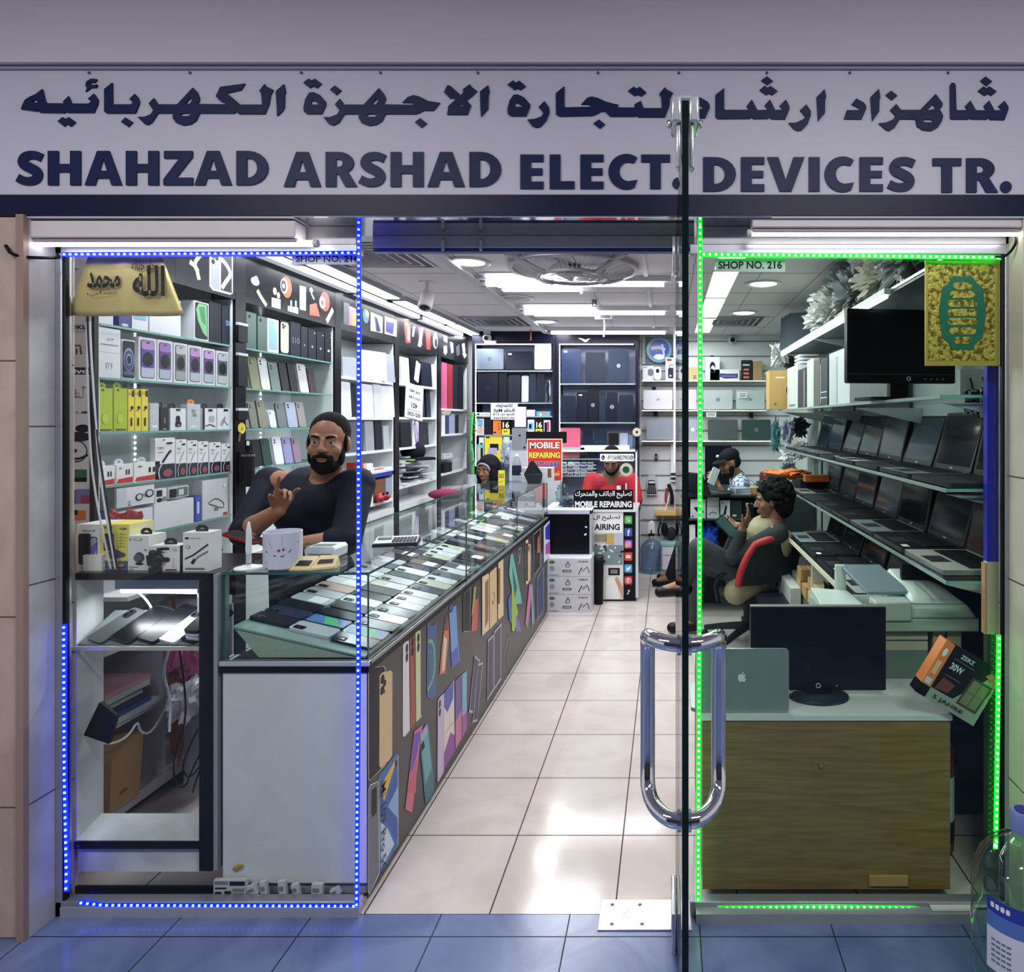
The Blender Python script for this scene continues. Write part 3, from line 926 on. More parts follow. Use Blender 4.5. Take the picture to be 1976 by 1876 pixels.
def open_laptop(label,loc,rz,w=.36,d=.24,lid=.225,tilt=14,body=None,deck=None,bezel=None,scr=None,group=None,sticker=None):
    body=body or DARK;deck=deck or K(30,32,37,.4);bezel=bezel or K(20,21,25,.35);scr=scr or SCREEN
    r=thing('open_laptop',label,'laptop',loc,rz,group)
    b=MB();b.rrect(-w/2,-d,w/2,0,.012,0,.017,deck,side=body,seg=3)
    b.v=[Vector((p.x,-p.z,.017-p.y))for p in b.v]
    b.build('base',r,smooth=True)
    k=MB()
    k.box(-w/2+.022,d*.42,.0172,w/2-.022,d*.93,.0178,K(14,15,18,.5))
    nx,ny=14,5
    kw,kd=(w-.05)/nx,d*.48/ny
    for i in range(nx):
        for j in range(ny):
            x,y=-w/2+.025+i*kw,d*.435+j*kd
            k.box(x+.0012,y+.0012,.0178,x+kw-.0012,y+kd-.0012,.0196,KEYC)
    k.build('keyboard',r,smooth=False)
    t=MB();t.box(-.055,d*.07,.0171,.05,d*.36,.0178,K(48,50,56,.35)if deck is not SILVER else K(150,152,156,.3));t.build('touchpad',r)
    a=math.radians(tilt)
    up,fw=Vector((0,math.sin(a),math.cos(a))),Vector((0,-math.cos(a),math.sin(a)))
    o0=Vector((0,d-.004,.018))
    def lidpts(b):
        b.v=[o0+Vector((p.x,0,0))+up*p.z-fw*p.y for p in b.v]
    l=MB();l.rrect(-w/2,0,w/2,lid,.01,0,.008,bezel,side=body,seg=3);lidpts(l);lo=l.build('lid',r)
    s=MB();s.rect(-w/2+.014,.02,w/2-.014,lid-.013,-.0006,scr);s.box(-.012,-.0009,.006,.012,-.0004,.011,K(190,192,196,.3,.5));lidpts(s);s.build('screen',lo,smooth=False)
    if sticker:
        s=MB();s.box(w/2-.07,.02,.0171,w/2-.03,.045,.0179,sticker);s.build('sticker',r)
    return r
def clump(label,name,cat,c,size,mat,n=6,seed=1,sub=4,amp=.8):
    """crumpled bag or bundle: one lumpy closed surface"""
    rr=random.Random(seed)
    bm=bmesh.new()
    bmesh.ops.create_icosphere(bm,subdivisions=sub,radius=1)
    off=Vector((rr.uniform(0,50),rr.uniform(0,50),seed*1.7))
    for v in bm.verts:
        s=1+amp*(noise.turbulence(v.co*(.9+n*.12)+off,4,True,noise_basis='PERLIN_ORIGINAL',amplitude_scale=.6,frequency_scale=2.1)-.55)
        v.co=Vector((math.copysign(abs(v.co.x)**.75,v.co.x)*size[0],math.copysign(abs(v.co.y)**.75,v.co.y)*size[1],math.copysign(abs(v.co.z)**.75,v.co.z)*size[2]))*s
    me=bpy.data.meshes.new(name)
    bm.to_mesh(me);bm.free()
    me.materials.append(mat)
    me.polygons.foreach_set('use_smooth',[True]*len(me.polygons))
    me.set_sharp_from_angle(angle=math.radians(32))
    o=bpy.data.objects.new(name,me)
    COL.objects.link(o)
    zmin=min(v.co.z for v in me.vertices)
    o.location=(c[0],c[1],c[2]-zmin)
    return tag(o,label,cat)if label else o
PHONE_ART=lambda top,mid,low:[('r',.1,.06,.9,.94,BLACK,.12),('r',.13,.075,.87,.925,low,.1),('r',.13,.3,.87,.925,mid,.1),('r',.13,.72,.87,.925,top,.1),('e',.5,.5,.3,.17,K(16,14,26,.3)),('r',.4,.87,.6,.895,BLACK,.5)]
PURP,LILA,PALE,GREN,ORAN,YELL,REDC,BLUE,TEAL,PINK,MAGE,BROW,OLIV,LGRE,CYAN=(
    K(70,40,120),K(176,150,206),K(206,214,224),K(52,110,66),K(232,130,52),K(236,218,62),K(196,48,44),K(40,62,170),K(96,176,168),K(224,150,170),
    K(176,44,104),K(120,78,52),K(140,140,84),K(176,204,120),K(120,184,220))
# ================================================================== left-hand wall shelving
MX=lambda X:Matrix.Translation((X,0,0))@ Matrix.Rotation(PI/2,4,'Z')
def on_left(px,py,X):
    Y=atX(px,X)
    return (Y,H-(py-CY)*Y/F)
def LART(b,X,items):
    """flat print on a plane of constant X; outlines measured on the photograph"""
    b.M=MX(X)
    for i,it in enumerate(items):
        y=-.0005-.00004*i
        if it[0]=='o':
            cx,cz=on_left(it[1],it[2],X)
            x2,_=on_left(it[1]+it[3],it[2],X)
            _,z2=on_left(it[1],it[2]-it[4],X)
            b.disc(cx,cz,abs(x2-cx),abs(z2-cz),y,y,it[5],16,back=False)
        elif it[0]=='l':
            b.stroke([on_left(p[0],p[1],X)for p in it[1]],it[2],y,y,it[3],1)
        else:
            b.prism([on_left(p[0],p[1],X)for p in it[0]],y,y,it[1],back=False)
    b.M=Matrix.Identity(4)
SHELFW=K(224,230,232,.5)
FASC=K(16,17,26,.25)
def bay(label,Y0,Y1,Zs,art,back=SHELFW,wood=False,led=True,base_z=.86,first=False):
    t=thing('shelf_unit',label,'shelving',(-2.12,(Y0+Y1)/2,0),0,'shelf units along the left wall')
    inv=Matrix.Translation((2.12,-(Y0+Y1)/2,0))
    def done(b,n,**k):
        b.v=[inv @ p for p in b.v]
        return b.build(n,t,**k)
    if not first:
        b=MB();b.box(-2.245,Y0-.075,0,-1.985,Y0-.001,2.34,K(14,15,24,.3));done(b,'post')
    b=MB();b.box(-2.245,Y0,.0,-2.235,Y1,2.3,back);b.box(-2.235,Y0,base_z,-1.995,Y0+.012,2.05,back);b.box(-2.235,Y1-.012,base_z,-1.995,Y1,2.05,back);done(b,'carcass')
    if first:
        b=MB();LV=K(186,178,188,.5)
        for y_,z_,y2,z2 in ((Y0,.06,Y1,.10),(Y0,.385,2.595,.40),(Y0,.66,Y1,.70),(2.595,.10,2.61,.70),(Y0,.1,Y0+.012,.7),(Y1-.012,.1,Y1,.7)):b.box(-2.235,y_,z_,-1.99,y2,z2,LV)
        done(b,'open_base')
    else:b=MB();b.box(-2.235,Y0,.06,-1.99,Y1,base_z,K(216,218,222,.45));b.box(-1.9905,(Y0+Y1)/2-.002,.08,-1.9885,(Y0+Y1)/2+.002,base_z-.02,GREY);done(b,'base_cupboard')
    for z in Zs:
        b=MB()
        if wood:
            b.box(-2.235,Y0+.012,z-.018,-1.992,Y1-.012,z,K(226,228,232,.4))
        else:
            b.pane(-2.235,Y0+.012,z-.008,-1.992,Y1-.012,z,GLD,EDGE)
        done(b,'shelf')
    b=MB();b.box(-2.24,Y0-.001,2.052,-1.985,Y1+.001,2.35,FASC)
    LART(b,-1.985,art)
    done(b,'printed_fascia',smooth=False)
    if led:
        b=MB()
        ym=(Y0+Y1)/2+.1
        for k in range(44):
            z=1.0+k*.0235
            b.box(-2.234,ym-.0035,z,-2.2305,ym+.0035,z+.007,LEDW)
        b.box(-2.2348,ym-.006,.98,-2.2342,ym+.006,2.04,OFFW)
        d=done(b,'led_strip',smooth=False)
    return t
PHG=K(86,88,98,.3,.2)
fa1=[([(339,500),(454,500),(454,574),(339,546)],K(20,20,30,.3)),
       ([(404,488),(444,488),(449,492),(449,566),(444,569),(410,560),(404,552)],PALE),([(406,490),(424,490),(424,560),(411,558),(406,551)],K(150,152,160,.3,.3)),
       ([(426,492),(447,495),(447,566),(426,560)],DARK),('l',[(427,500),(438,512),(446,530),(434,546),(428,556)],.02,PALE),
       ('o',411,494,3.5,5,BLACK),('o',418,498,3.5,5,BLACK),('o',411,505,3.5,5,BLACK),
       ('l',[(366,505),(378,515),(384,540)],.02,K(226,190,150)),('l',[(388,490),(374,508),(382,524)],.018,K(210,200,190))]
fa2=[('o',553,554,10,21,K(232,96,52)),('o',548,552,7,15,PALE),('o',547,552,5,11,DARK),('o',547,552,2.5,5,PALE),
       ('o',627,582,9,19,K(214,60,44)),('o',622,584,6,12,PINK),('o',622,584,2.5,5,REDC),
       ([(578,551),(590,554),(590,600),(578,597)],PALE),([(524,574),(541,578),(541,597),(524,592)],WHITE),('o',530,562,3.5,7,WHITE),('o',537,570,3,6,WHITE),
       ([(555,590),(575,594),(575,606),(555,600)],WHITE),([(560,580),(563,580),(563,591),(560,590)],PALE),([(569,580),(572,581),(572,594),(569,593)],PALE),
       ('l',[(496,560),(504,575),(514,590)],.022,K(206,180,160)),('o',492,543,8,8,PALE),('o',494,538,4,6,GREY),
       ([(597,588),(610,585),(617,611),(597,608)],K(190,90,70)),('l',[(642,597),(630,621)],.03,PALE),('o',600,560,3.5,5,PALE),('l',[(600,566),(606,578)],.012,PALE)]
fa3=[([(663,583),(674,586),(674,629),(663,625)],PHG),([(674,590),(687,596),(687,630),(674,627)],K(236,110,120)),([(680,606),(687,604),(687,628),(680,628)],K(232,190,70)),
       ('o',706,610,6,14,K(40,90,170)),('o',709,606,3,6,ORAN),
       ([(715,602),(738,612),(738,643),(715,638)],WHITE),([(722,610),(728,614),(735,640),(726,640)],K(22,26,70)),([(742,610),(765,618),(765,650),(742,644)],WHITE),([(744,620),(761,623),(758,646),(744,640)],K(24,14,150))]
fa4=[([(779,621),(792,626),(792,662),(783,662)],REDC),('o',785,625,3.5,4,YELL),([(786,630),(791,632),(791,660),(786,656)],K(226,150,160)),([(797,629),(801,630),(798,650),(795,649)],WHITE),
       ([(806,632),(811,632),(815,666),(811,668)],K(150,60,130)),([(812,632),(817,633),(812,670),(806,668)],WHITE),([(821,636),(831,638),(830,675),(823,674)],REDC),('o',840,657,4.5,16,PALE),('o',841,662,2.5,9,INK)]
fa5=[([(856,647),(863,649),(863,662),(856,658)],PALE),([(856,668),(862,667),(863,680),(859,686),(856,680)],WHITE),([(868,659),(874,662),(875,680),(871,682)],WHITE),([(880,670),(886,664),(888,684),(881,688)],PHG),([(891,664),(896,662),(898,678),(893,680)],PALE),([(892,682),(897,679),(901,686),(896,692)],WHITE)]
ZS=[1.84,1.65,1.457,1.265,1.067]
bay('nearest left-wall shelf unit with boxed phones and accessories',2.30,3.02,ZS,fa1,first=True)
bay('left-wall shelf unit full of phones behind the man in the dark shirt',3.10,3.925,ZS,fa2)
bay('middle left-wall shelf unit holding white laptops',4.005,4.79,[1.77,1.517,1.29,1.15,.93],fa3,wood=True,led=False)
bay('left-wall shelf unit cluttered with papers under a black cap',4.87,5.69,[1.775,1.52,1.29,1.0],fa4,wood=True,led=False)
bay('farthest left-wall shelf unit beside the tall bamboo stem',5.77,6.55,[1.6,1.37,1.02],fa5,wood=True,led=False)
b=MB()
for k in range(90):
    z=.95+k*.0125
    b.box(-1.993,5.735,z,-1.986,5.745,z+.006,LEDW)
b.box(-1.994,5.728,.94,-1.9925,5.752,2.08,OFFW)
o=tag(b.build('led_strip',smooth=False),'vertical white LED strip on the post between the last two shelf units','light strip')
t=thing('end_panel','white end panel printed with phone maker names at the window','panel',(-2.11,2.284,0))
b=MB();b.box(-.135,0,0,.115,.012,2.3,K(226,228,236,.5));b.box(.108,-.004,0,.124,.014,2.3,BLACK)
def ep(px,py):q=U(px,py,2.284);return (q.x+2.11,q.z)
def et(s,x0,y0,x1,y1,m,bo=.03):
    a,c=ep(x0,y1),ep(x1,y0);b.text(s,a[0],a[1],c[0],c[1],-.0008,m,bo)
et('NOKIA',124,627,174,636,INK);et('Connecting People',134,638,174,642,K(110,120,150),0)
b.rrect(*ep(130,723),*ep(174,709),.002,-.0006,-.0006,K(16,22,70),back=False)
et('vivo',130,712,172,721,WHITE)
et('oppo',132,518,152,523,INK,.02)
BR=K(120,66,44)
for s_ in ([(139,684),(139,667),(155,667),(157,684)],[(148,684),(148,673)],[(167,684),(167,667)]):
    b.stroke([ep(*p)for p in s_],.0075,-.0008,-.0008,BR)
for s_ in ([(131,747),(131,767),(161,767),(161,752)],[(157,748),(167,748)],[(161,745),(161,754)],[(131,752),(146,752)],[(138,759),(153,759),(153,765),(138,765),(138,759)],[(146,752),(146,765)]):
    b.stroke([ep(*p)for p in s_],.0026,-.0008,-.0008,BR)
for px in (130,145):et('X',px,794,px+8,799,INK,0)
b.disc(*ep(164,796),.014,.004,-.0007,-.0007,K(60,64,70),back=False)
for (x,y,rx,ry,m_)in ((133,825,.016,.014,INK),(160,827,.026,.014,INK),(150,843,.05,.017,K(18,20,26)),(150,843,.03,.004,PALE)):
    b.disc(*ep(x,y),rx,ry,-.0007-ry*.01,-.0007-ry*.01,m_,back=False)
b.ring(*ep(148,871),.038,.034,-.0009,-.0007,INK);b.stroke([ep(126,878),(ep(148,888)[0],ep(148,888)[1]),ep(170,878)],.008,-.0008,-.0008,INK,2);b.disc(*ep(143,870),.012,.007,-.001,-.001,INK,back=False)
for (x0,y0,x1,y1,m_)in ((127,906,134,936,K(226,190,140)),(136,906,168,930,GREN),(136,922,168,930,K(190,150,110)),(127,946,146,974,INK),(146,944,174,972,K(120,130,190)),(156,956,174,972,MAGE),(127,985,166,1004,ORAN),(127,984,150,994,GREN)):
    b.rect(*ep(x0,y1),*ep(x1,y0),-.0008 if m_ is not MAGE else-.001,m_)
b.build('printed_board',t,smooth=False)
t['label']='white end panel printed with phone maker names behind the left window'
# ---- nearest unit: boxes row by row
W1=K(226,228,234,.5)
def pic(r,g,b_):return [('r',.12,.1,.88,.92,BLACK,.1),('r',.16,.12,.84,.9,K(r,g,b_,.3),.1)]
Z=ZS[0]
L_box('white box partly hidden by the gold calligraphy sheet',189,219,560,Z,W1,[('r',.7,.3,.95,.6,GREY)])
L_box('dark blue box behind the lower edge of the gold calligraphy sheet',229,253,585,Z,K(24,40,120),[('e',.5,.1,.3,.06,PALE)])
L_box('white box with a pale blue picture under the gold calligraphy sheet',254,286,580,Z,W1,[('r',.1,.35,.9,.95,CYAN),('r',.1,.5,.4,.9,INK)])
L_box('large plain white box marked J2 on the nearest top shelf',288,349,575,Z,W1,[('t','J2',.7,.55,.85,.66,GREY)],d=.14)
L_box('white phone box with a green planet picture on the nearest top shelf',374,403,583,Z,W1,[('r',.06,.04,.94,.97,INK,.1),('p',[(.12,.8),(.3,.95),(.85,.95),(.9,.1),(.6,.2),(.25,.5)],K(110,190,130)),('p',[(.3,.85),(.7,.9),(.8,.4),(.5,.5)],K(60,130,70))],d=.17,side=PALE)
o=L_box('black carrier bag box with a looped handle on the nearest top shelf',404,427,584,Z,K(28,34,48),d=.08)
h=MB();ym,w_,h_=PX_left(404,427,584,Z);h.tube([(-.03,.03,h_),(-.03,.03,h_+.03),(0,.03,h_+.045),(.03,.03,h_+.03),(.03,.03,h_)],.002,BLACK,6,2);h.build('handle',o)
L_box('black phone box marked S8 at the end of the nearest top shelf',428,452,592,Z,K(30,36,58),[('t','S8',.3,.5,.75,.63,CYAN)],d=.08)
Z=ZS[1]
L_box('white box lying under another white box beside the blue-ring phone box',189,233,681,Z,W1,[('t','V7 9',.3,.35,.62,.6,GREY,0)],d=.1)
ym,w_,h_=PX_left(189,233,681,Z)
L_box('white box stacked on another white box under the gold sheet',189,233,634,Z+h_+.001,W1,[('r',.1,.3,.9,.34,GREY),('t','v7',.35,.5,.7,.6,GREY)],d=.1)
L_box('white phone box with a blue swirl on a black screen',235,261,656,Z,W1,[('r',.03,.03,.97,.97,INK,.12),('e',.5,.5,.42,.3,K(120,150,200)),('e',.5,.48,.36,.26,K(30,44,90)),('e',.5,.5,.22,.15,K(130,160,210)),('e',.5,.49,.16,.11,INK),('r',.06,.1,.95,.2,K(60,80,130))],d=.12)
cols=[(K(170,130,190),K(70,40,150),K(180,190,206)),(K(150,100,180),K(80,30,110),K(170,180,200)),(K(180,182,192),K(90,90,104),K(150,158,166)),(K(180,130,190),K(90,40,120),K(176,186,200)),(K(190,150,200),K(80,50,130),K(170,190,196)),(K(190,192,206),K(70,76,96),K(186,196,200))]
for i,(a,c)in enumerate(((267,302),(303,333),(335,361),(363,389),(390,415),(417,441))):
    ords=['first','second','third','fourth','fifth','sixth'][i]
    sh=['violet','purple','grey','plum','lilac','silver'][i]
    L_box('white phone box with a %s screen picture, %s of six in the row'%(sh,ords),a,c,652+i*5.2,Z,W1,PHONE_ART(*cols[i]),d=.14,group='matching phone boxes on the second shelf')
Z=ZS[2]
for i,(a,c)in enumerate(((189,218),(219,246))):
    L_box(['lime green pouch hanging pack beside the left upright','lime green pouch hanging pack next to the yellow boxes'][i],a,c,749,Z,K(176,196,30),[('e',.3,.95,.1,.02,BLACK),('r',.1,.02,.9,.06,K(60,80,20)),('e',.45,.3,.2,.12,K(196,210,50)),('s',[(.1,.45),(.5,.5),(.9,.42)],.03,K(206,214,90))],d=.03,hang=K(150,180,40),group='lime green pouches',cat='pouch',name='pouch')
for i,(a,c)in enumerate(((247,259.5),(260,272.5),(273,286))):
    L_box('narrow yellow earphone box, %s of three'%['first','second','third'][i],a,c,751,Z,YELL,[('r',.6,.82,.95,.97,BLACK),('t','1.2',.1,.87,.5,.92,BLACK),('e',.6,.56,.25,.04,INK),('s',[(.6,.56),(.5,.5),(.2,.48)],.1,INK),('r',.35,.12,.6,.32,INK)],d=.05,hang=BLACK,group='narrow yellow boxes')
L_box('clear plastic pack beside the yellow boxes',289,307,778,Z,K(196,206,212,.2),[('s',[(.2,.6),(.5,.7),(.8,.5),(.4,.35)],.05,WHITE),('r',.2,.1,.8,.2,WHITE)],d=.03)
L_box('slim black hang box on the yellow-box shelf',309,326,786,Z,K(34,38,46),[('s',[(.5,.55),(.55,.3)],.06,PALE),('r',.3,.05,.7,.08,PALE)],d=.04,hang=BLACK)
L_box('white box showing a black camera gadget',328,359,788,Z,W1,[('r',.35,.88,.65,.97,INK),('r',.35,.3,.62,.66,INK,.1),('r',.3,.15,.7,.4,INK,.1),('r',.45,.2,.58,.26,CYAN)],d=.06,hang=BLACK)
L_box('clear blister pack with a ninety percent mark',361,387,780,Z,K(198,206,214,.2),[('t','%',.3,.5,.7,.8,GREY),('r',.2,.1,.7,.16,WHITE)],d=.03,hang=ORAN)
L_box('white box with an upright black side and a tag sketch',390,418,788,Z,W1,[('r',0,0,.16,1,INK,0),('r',.45,.35,.85,.65,LGRE if 0 else K(170,176,182),.1),('r',.4,.85,.7,.96,INK),('s',[(.2,.15),(.5,.25),(.9,.12)],.05,INK)],d=.05,hang=NAVY)
L_box('white box with a grey cable sketch beside the dark post',419,449,788,Z,W1,[('r',.4,.85,.7,.96,INK),('s',[(.2,.2),(.4,.55),(.5,.3),(.7,.2)],.05,GREY),('s',[(.3,.15),(.5,.6)],.05,GREY)],d=.05,hang=NAVY)
Z=ZS[3]
for i,(a,c)in enumerate(((189,222),(224,257),(258,309))):
    L_box('white box with red base band, %s on the charger shelf'%['first','second','third and widest'][i],a,c,900-i*4,Z,WHITE,[('p',[(0.02,.03),(.1,.25),(.98,.33),(.98,.03)],REDC),('t','ll',.55,.45,.8,.72,DARK),('t','ax',.15,.75,.3,.85,DARK)],d=.05,group='white and red charger boxes',hang=PALE)
o=MB();o.rrect(-.02,0,.02,.13,.004,0,.004,K(190,192,196,.4));o.rrect(-.006,.03,.006,.1,.002,-.0006,-.0006,DARK,back=False)
tag(put(o.build('metal_bracket'),(-2.06,2.66,Z+.001),PI/2,-.1,.35),'grey metal strip leaning behind the white cable packs','bracket')
CB=K(230,231,236,.5)
for i,(a,c)in enumerate(((299,338),(339,360),(361,381),(382,402),(404,426),(427,447))):
    m_=INK if i==0 else K(168,172,180)
    L_box('white data cable pack, %s'%['wide one with a black plug at the left','second in the row','third in the row','fourth in the row','fifth in the row','sixth in the row by the dark post'][i],a,c,846+i*2-(0 if i else 1),Z,CB,
          [('r',0,0,1,.36,K(34,36,54),0),('s',[(.35,.4),(.65,.62),(.8,.68)],.1,m_),('t','TYPE C',.1,.72,.45,.78,DARK),('r',.1,.64,.4,.66,GREY),('r',.55,.84,.85,.89,DARK),('s',[(.2,.02),(.12,.2),(.3,.36)],.05,PALE),('e',.6,.14,.25,.1,K(140,70,80)),('e',.4,.95,.06,.02,REDC if i==0 else INK)],d=.02,cat='cable pack',name='cable_pack',group='white cable packs')
Z=ZS[4]
L_box('dark green box lying at the left end of the charger shelf',189,221,943,Z+.11,K(62,74,70),d=.07)
L_box('dark blue box under the dark green box at the left upright',189,211,988,Z,K(24,40,110),d=.1)
L_box('large blank white box, left of two under the charger boxes',212,295,985,Z,W1,d=.12)
L_box('large blank white box, right of two under the charger boxes',297,374,966,Z,W1,d=.12)
o=L_box('white box picturing a silver speaker lying on a blank white box',224,298,939,Z+.11,W1,[('r',0,.02,.25,.98,PALE,0),('s',[(.5,.35),(.62,.55),(.78,.45),(.92,.62)],.16,K(150,152,160),2),('e',.58,.42,.1,.2,DARK),('e',.86,.55,.12,.22,DARK),('e',.58,.43,.07,.14,PALE),('e',.86,.56,.08,.15,PALE),('t','L5',.28,.05,.34,.3,DARK)],d=.07)
L_box('narrow white box picturing charger plugs beside the speaker box',299,322,943,Z+.105,W1,[('r',.1,.45,.6,.9,INK),('e',.35,.2,.25,.15,INK),('r',.62,.1,.95,.4,GREY)],d=.07)
L_box('dark box with a reflective gadget window on a blank white box',324,364,938,Z+.115,K(190,204,206,.2),[('r',.05,.05,.4,.8,INK),('r',.42,.1,.95,.85,K(90,100,104),.1),('r',.5,.2,.75,.7,PALE)],d=.05)
L_box('narrow blue toothpaste-like box standing beside the earphone box',376,388,956,Z,K(40,64,160),[('r',.15,.05,.85,.95,K(60,90,190)),('r',.3,.3,.7,.75,PALE)],d=.04)
L_box('white earphone box with coiled wire picture by the dark post',390,440,925,Z,K(206,208,214),[('s',[(.35,.9),(.4,.7),(.6,.5),(.62,.8)],.02,WHITE),('s',[(.2,.4),(.5,.52),(.85,.35),(.8,.2),(.5,.3),(.25,.38)],.025,DARK),('r',.45,.18,.62,.28,GREY),('r',.8,.02,.97,.1,REDC),('e',.85,.82,.06,.05,WHITE)],d=.04)
# ---- second unit: phones
Z=ZS[0]
DG=K(56,92,82,.3)
rowp=[(475,495,603,DG,[('e',.3,.88,.12,.05,INK)],'dark green phone box, first of two beside the near post'),
        (497,515,611,DG,[('e',.3,.88,.12,.05,INK)],'dark green phone box, second of two beside the near post'),
        (516,538,616,W1,[('r',.1,.1,.85,.93,K(150,196,214)),('p',[(.5,.9),(.85,.5),(.85,.9)],K(200,224,230))],'white phone box with a pale blue screen picture'),
        (540,559,619,INK,[('r',.06,.05,.9,.95,K(222,226,200),.2),('e',.3,.87,.1,.04,INK),('e',.5,.84,.08,.035,INK),('e',.32,.79,.1,.04,INK)],'black phone box picturing a cream phone back'),
        (560,580,622,K(30,38,56),[('t','S10',.15,.38,.9,.55,K(120,134,160),0)],'black phone box marked S10 on the top shelf'),
        (581,594,631,K(30,36,52),[('r',.45,.38,.55,.44,PALE)],'plain black phone box right after the S10 box'),
        (595,610,636,K(26,30,44),[('r',.4,.38,.6,.46,CYAN),('r',.7,.88,.9,.91,PALE)],'black phone box with a blue mark, third from the right end'),
        (611,626,641,K(26,30,44),[('r',.4,.38,.6,.46,CYAN),('r',.7,.88,.9,.91,PALE)],'black phone box with a blue mark, second from the right end'),
        (627,641,645,K(24,28,40),[('r',.35,.36,.65,.44,PALE),('r',.7,.88,.9,.91,PALE)],'black phone box with a white mark at the right end')]
for a,c,yt,m_,art,lb in rowp:
    L_box(lb,a,c,yt,Z,m_,art,d=.06)
def lphones(Z,ytop,rows,X=-2.03,wh=None):
    for a,c,yt,m_,lb in rows:
        ym,w_,h_=PX_left(a,c,yt,Z,X)
        stand_phone(lb,(X,ym,Z+.002),PI/2,w_,h_,m_,.16,[('e',.25,.88,.1,.035,INK),('e',.25,.79,.1,.035,INK)],None,K(210,216,218,.2))
lphones(ZS[1],700,[(486,504,688,K(128,130,90),'olive phone in a clear case below the phone boxes'),(506,523,690,K(228,228,232),'white phone next to the olive phone'),(525,543,700,K(110,124,128),'grey phone in the middle of the propped phones'),
        (545,560,700,K(28,28,36),'black phone beside the grey propped phone'),(562,577,700,K(34,30,44),'black phone next to the second white propped phone'),(580,597,702,K(226,224,230),'white phone near the right end of the propped phones'),(599,612,710,K(70,50,62),'brown phone at the right end of the propped phones')])
lphones(ZS[2],770,[(475,482,768,K(140,110,124),'mauve phone at the left end of the third phone shelf'),(485,499,776,K(110,114,104),'dark grey phone second on the third phone shelf'),(502,518,772,K(126,122,106),'khaki phone third on the third phone shelf'),(522,535,792,K(220,222,226),'short white phone in clear wrap on the third phone shelf'),
        (538,555,777,K(104,112,116),'slate phone on the third phone shelf'),(557,576,776,K(166,176,200),'pale blue phone on the third phone shelf'),(578,592,776,K(150,142,134),'beige phone at the right end of the third phone shelf')])
lphones(ZS[3],840,[(473,490,850,K(196,204,208),'clear-cased phone at the left end of the fourth phone shelf'),(492,508,848,K(20,22,30),'black phone on the fourth phone shelf'),(510,527,846,K(44,70,60),'deep green phone on the fourth phone shelf'),(532,549,843,K(230,230,234),'white phone with twin cameras on the fourth phone shelf'),
        (551,567,844,K(150,146,196),'violet phone on the fourth phone shelf'),(569,583,844,K(150,124,146),'rosy phone at the right end of the fourth phone shelf')])
for i,(a,c,yt)in enumerate(((472,480,930),(480,494,928),(494,502,930))):
    L_box('small white box %s on the low shelf behind the raised elbow'%['at the left','in the middle','at the right'][i],a,c,yt,ZS[4],W1,d=.06)
ym=3.06
for i,(z,h_,m_,lb)in enumerate(((1.86,.085,K(22,24,34),'small dark pack clipped high on the dark post by the nearest unit'),(1.655,.15,K(28,30,40),'long dark pack hanging mid-height on the dark post by the nearest unit'),(1.5,.05,K(24,26,34),'little black pouch low on the dark post by the nearest unit'))):
    b=MB();b.rrect(-.033,0,.033,h_,.006,0,.012,m_);b.box(-.034,-.001,h_-.008,.034,.013,h_+.004,PALE)
    tag(put(b.build('accessory_pack'),(-1.972,ym,z),PI/2),lb,'accessory pack')
b=MB();b.disc(0,.02,.026,.026,0,.004,YELL);b.stroke([(-.01,.01),(0,.025),(.008,.012)],.003,-.001,-.001,INK);b.stroke([(-.02,-.04),(-.01,.0)],.012,0,.004,BROW)
tag(put(b.build('key_ring'),(-1.978,ym,1.44),PI/2),'yellow smiling key ring hanging on the dark post by the nearest unit','key ring')
b=MB();b.cyl((0,0,0),(0,0,.16),.028,K(30,26,28),seg=14);b.cyl((0,0,.14),(0,0,.15),.0285,K(120,124,136));b.cyl((0,0,.16),(0,0,.19),.012,BLACK);b.tube([(-.01,0,.19),(-.012,0,.215),(.012,0,.215),(.01,0,.19)],.003,BLACK,6,1)
tag(put(b.build('torch'),(-1.95,ym,1.19)),'black cylindrical torch hanging on the dark post by the nearest unit','torch')
# ---- third unit: white laptops and folders standing on edge
def folder(label,px0,px1,ytop,Z,mat,d=.2,yaw=0.0,X=-2.0,cat='laptop',name='closed_laptop',lean=0.0):
    ym,w_,h_=PX_left(px0,px1,ytop,Z,X)
    b=MB();b.rrect(-w_/2,0,w_/2,h_,.006,0,.018,mat,seg=2)
    o=b.build(name)
    return tag(put(o,(X,ym,Z+.001),PI/2+yaw,-.05),label,cat)
Z=1.77
folder('white laptop on edge, first on the upper shelf right of the blue strip',701,717,676,Z,W1,yaw=-.3);folder('cream laptop on edge, second on the upper shelf',720,741,679,Z,K(222,214,208),yaw=-.3);folder('grey laptop on edge at the right of the upper shelf',743,759,684,Z,K(164,172,190),yaw=-.25)
folder('pale grey laptop half hidden behind the blue strip',668,690,690,Z,K(170,174,186),yaw=-.3)
Z=1.517
folder('wide white laptop on edge left of the blue strip',656,679,737,Z,W1);folder('white laptop on edge just right of the blue strip',700,722,742,Z,K(220,222,228));folder('white laptop on edge in the middle of the second shelf',723,738,742,Z,K(206,208,214));folder('white laptop on edge at the right of the second shelf',740,758,745,Z,W1,yaw=-.2)
Z=1.29
folder('grey laptop on edge, first on the third shelf of the middle unit',706,723,812,Z,K(150,152,162));folder('black laptop on edge on the third shelf of the middle unit',725,739,812,Z,K(28,30,44));folder('slim silver laptop on edge on the third shelf of the middle unit',741,752,822,Z,K(176,178,184));folder('dark grey laptop behind the blue strip on the third shelf',672,690,808,Z,K(90,92,106))
Z=1.15
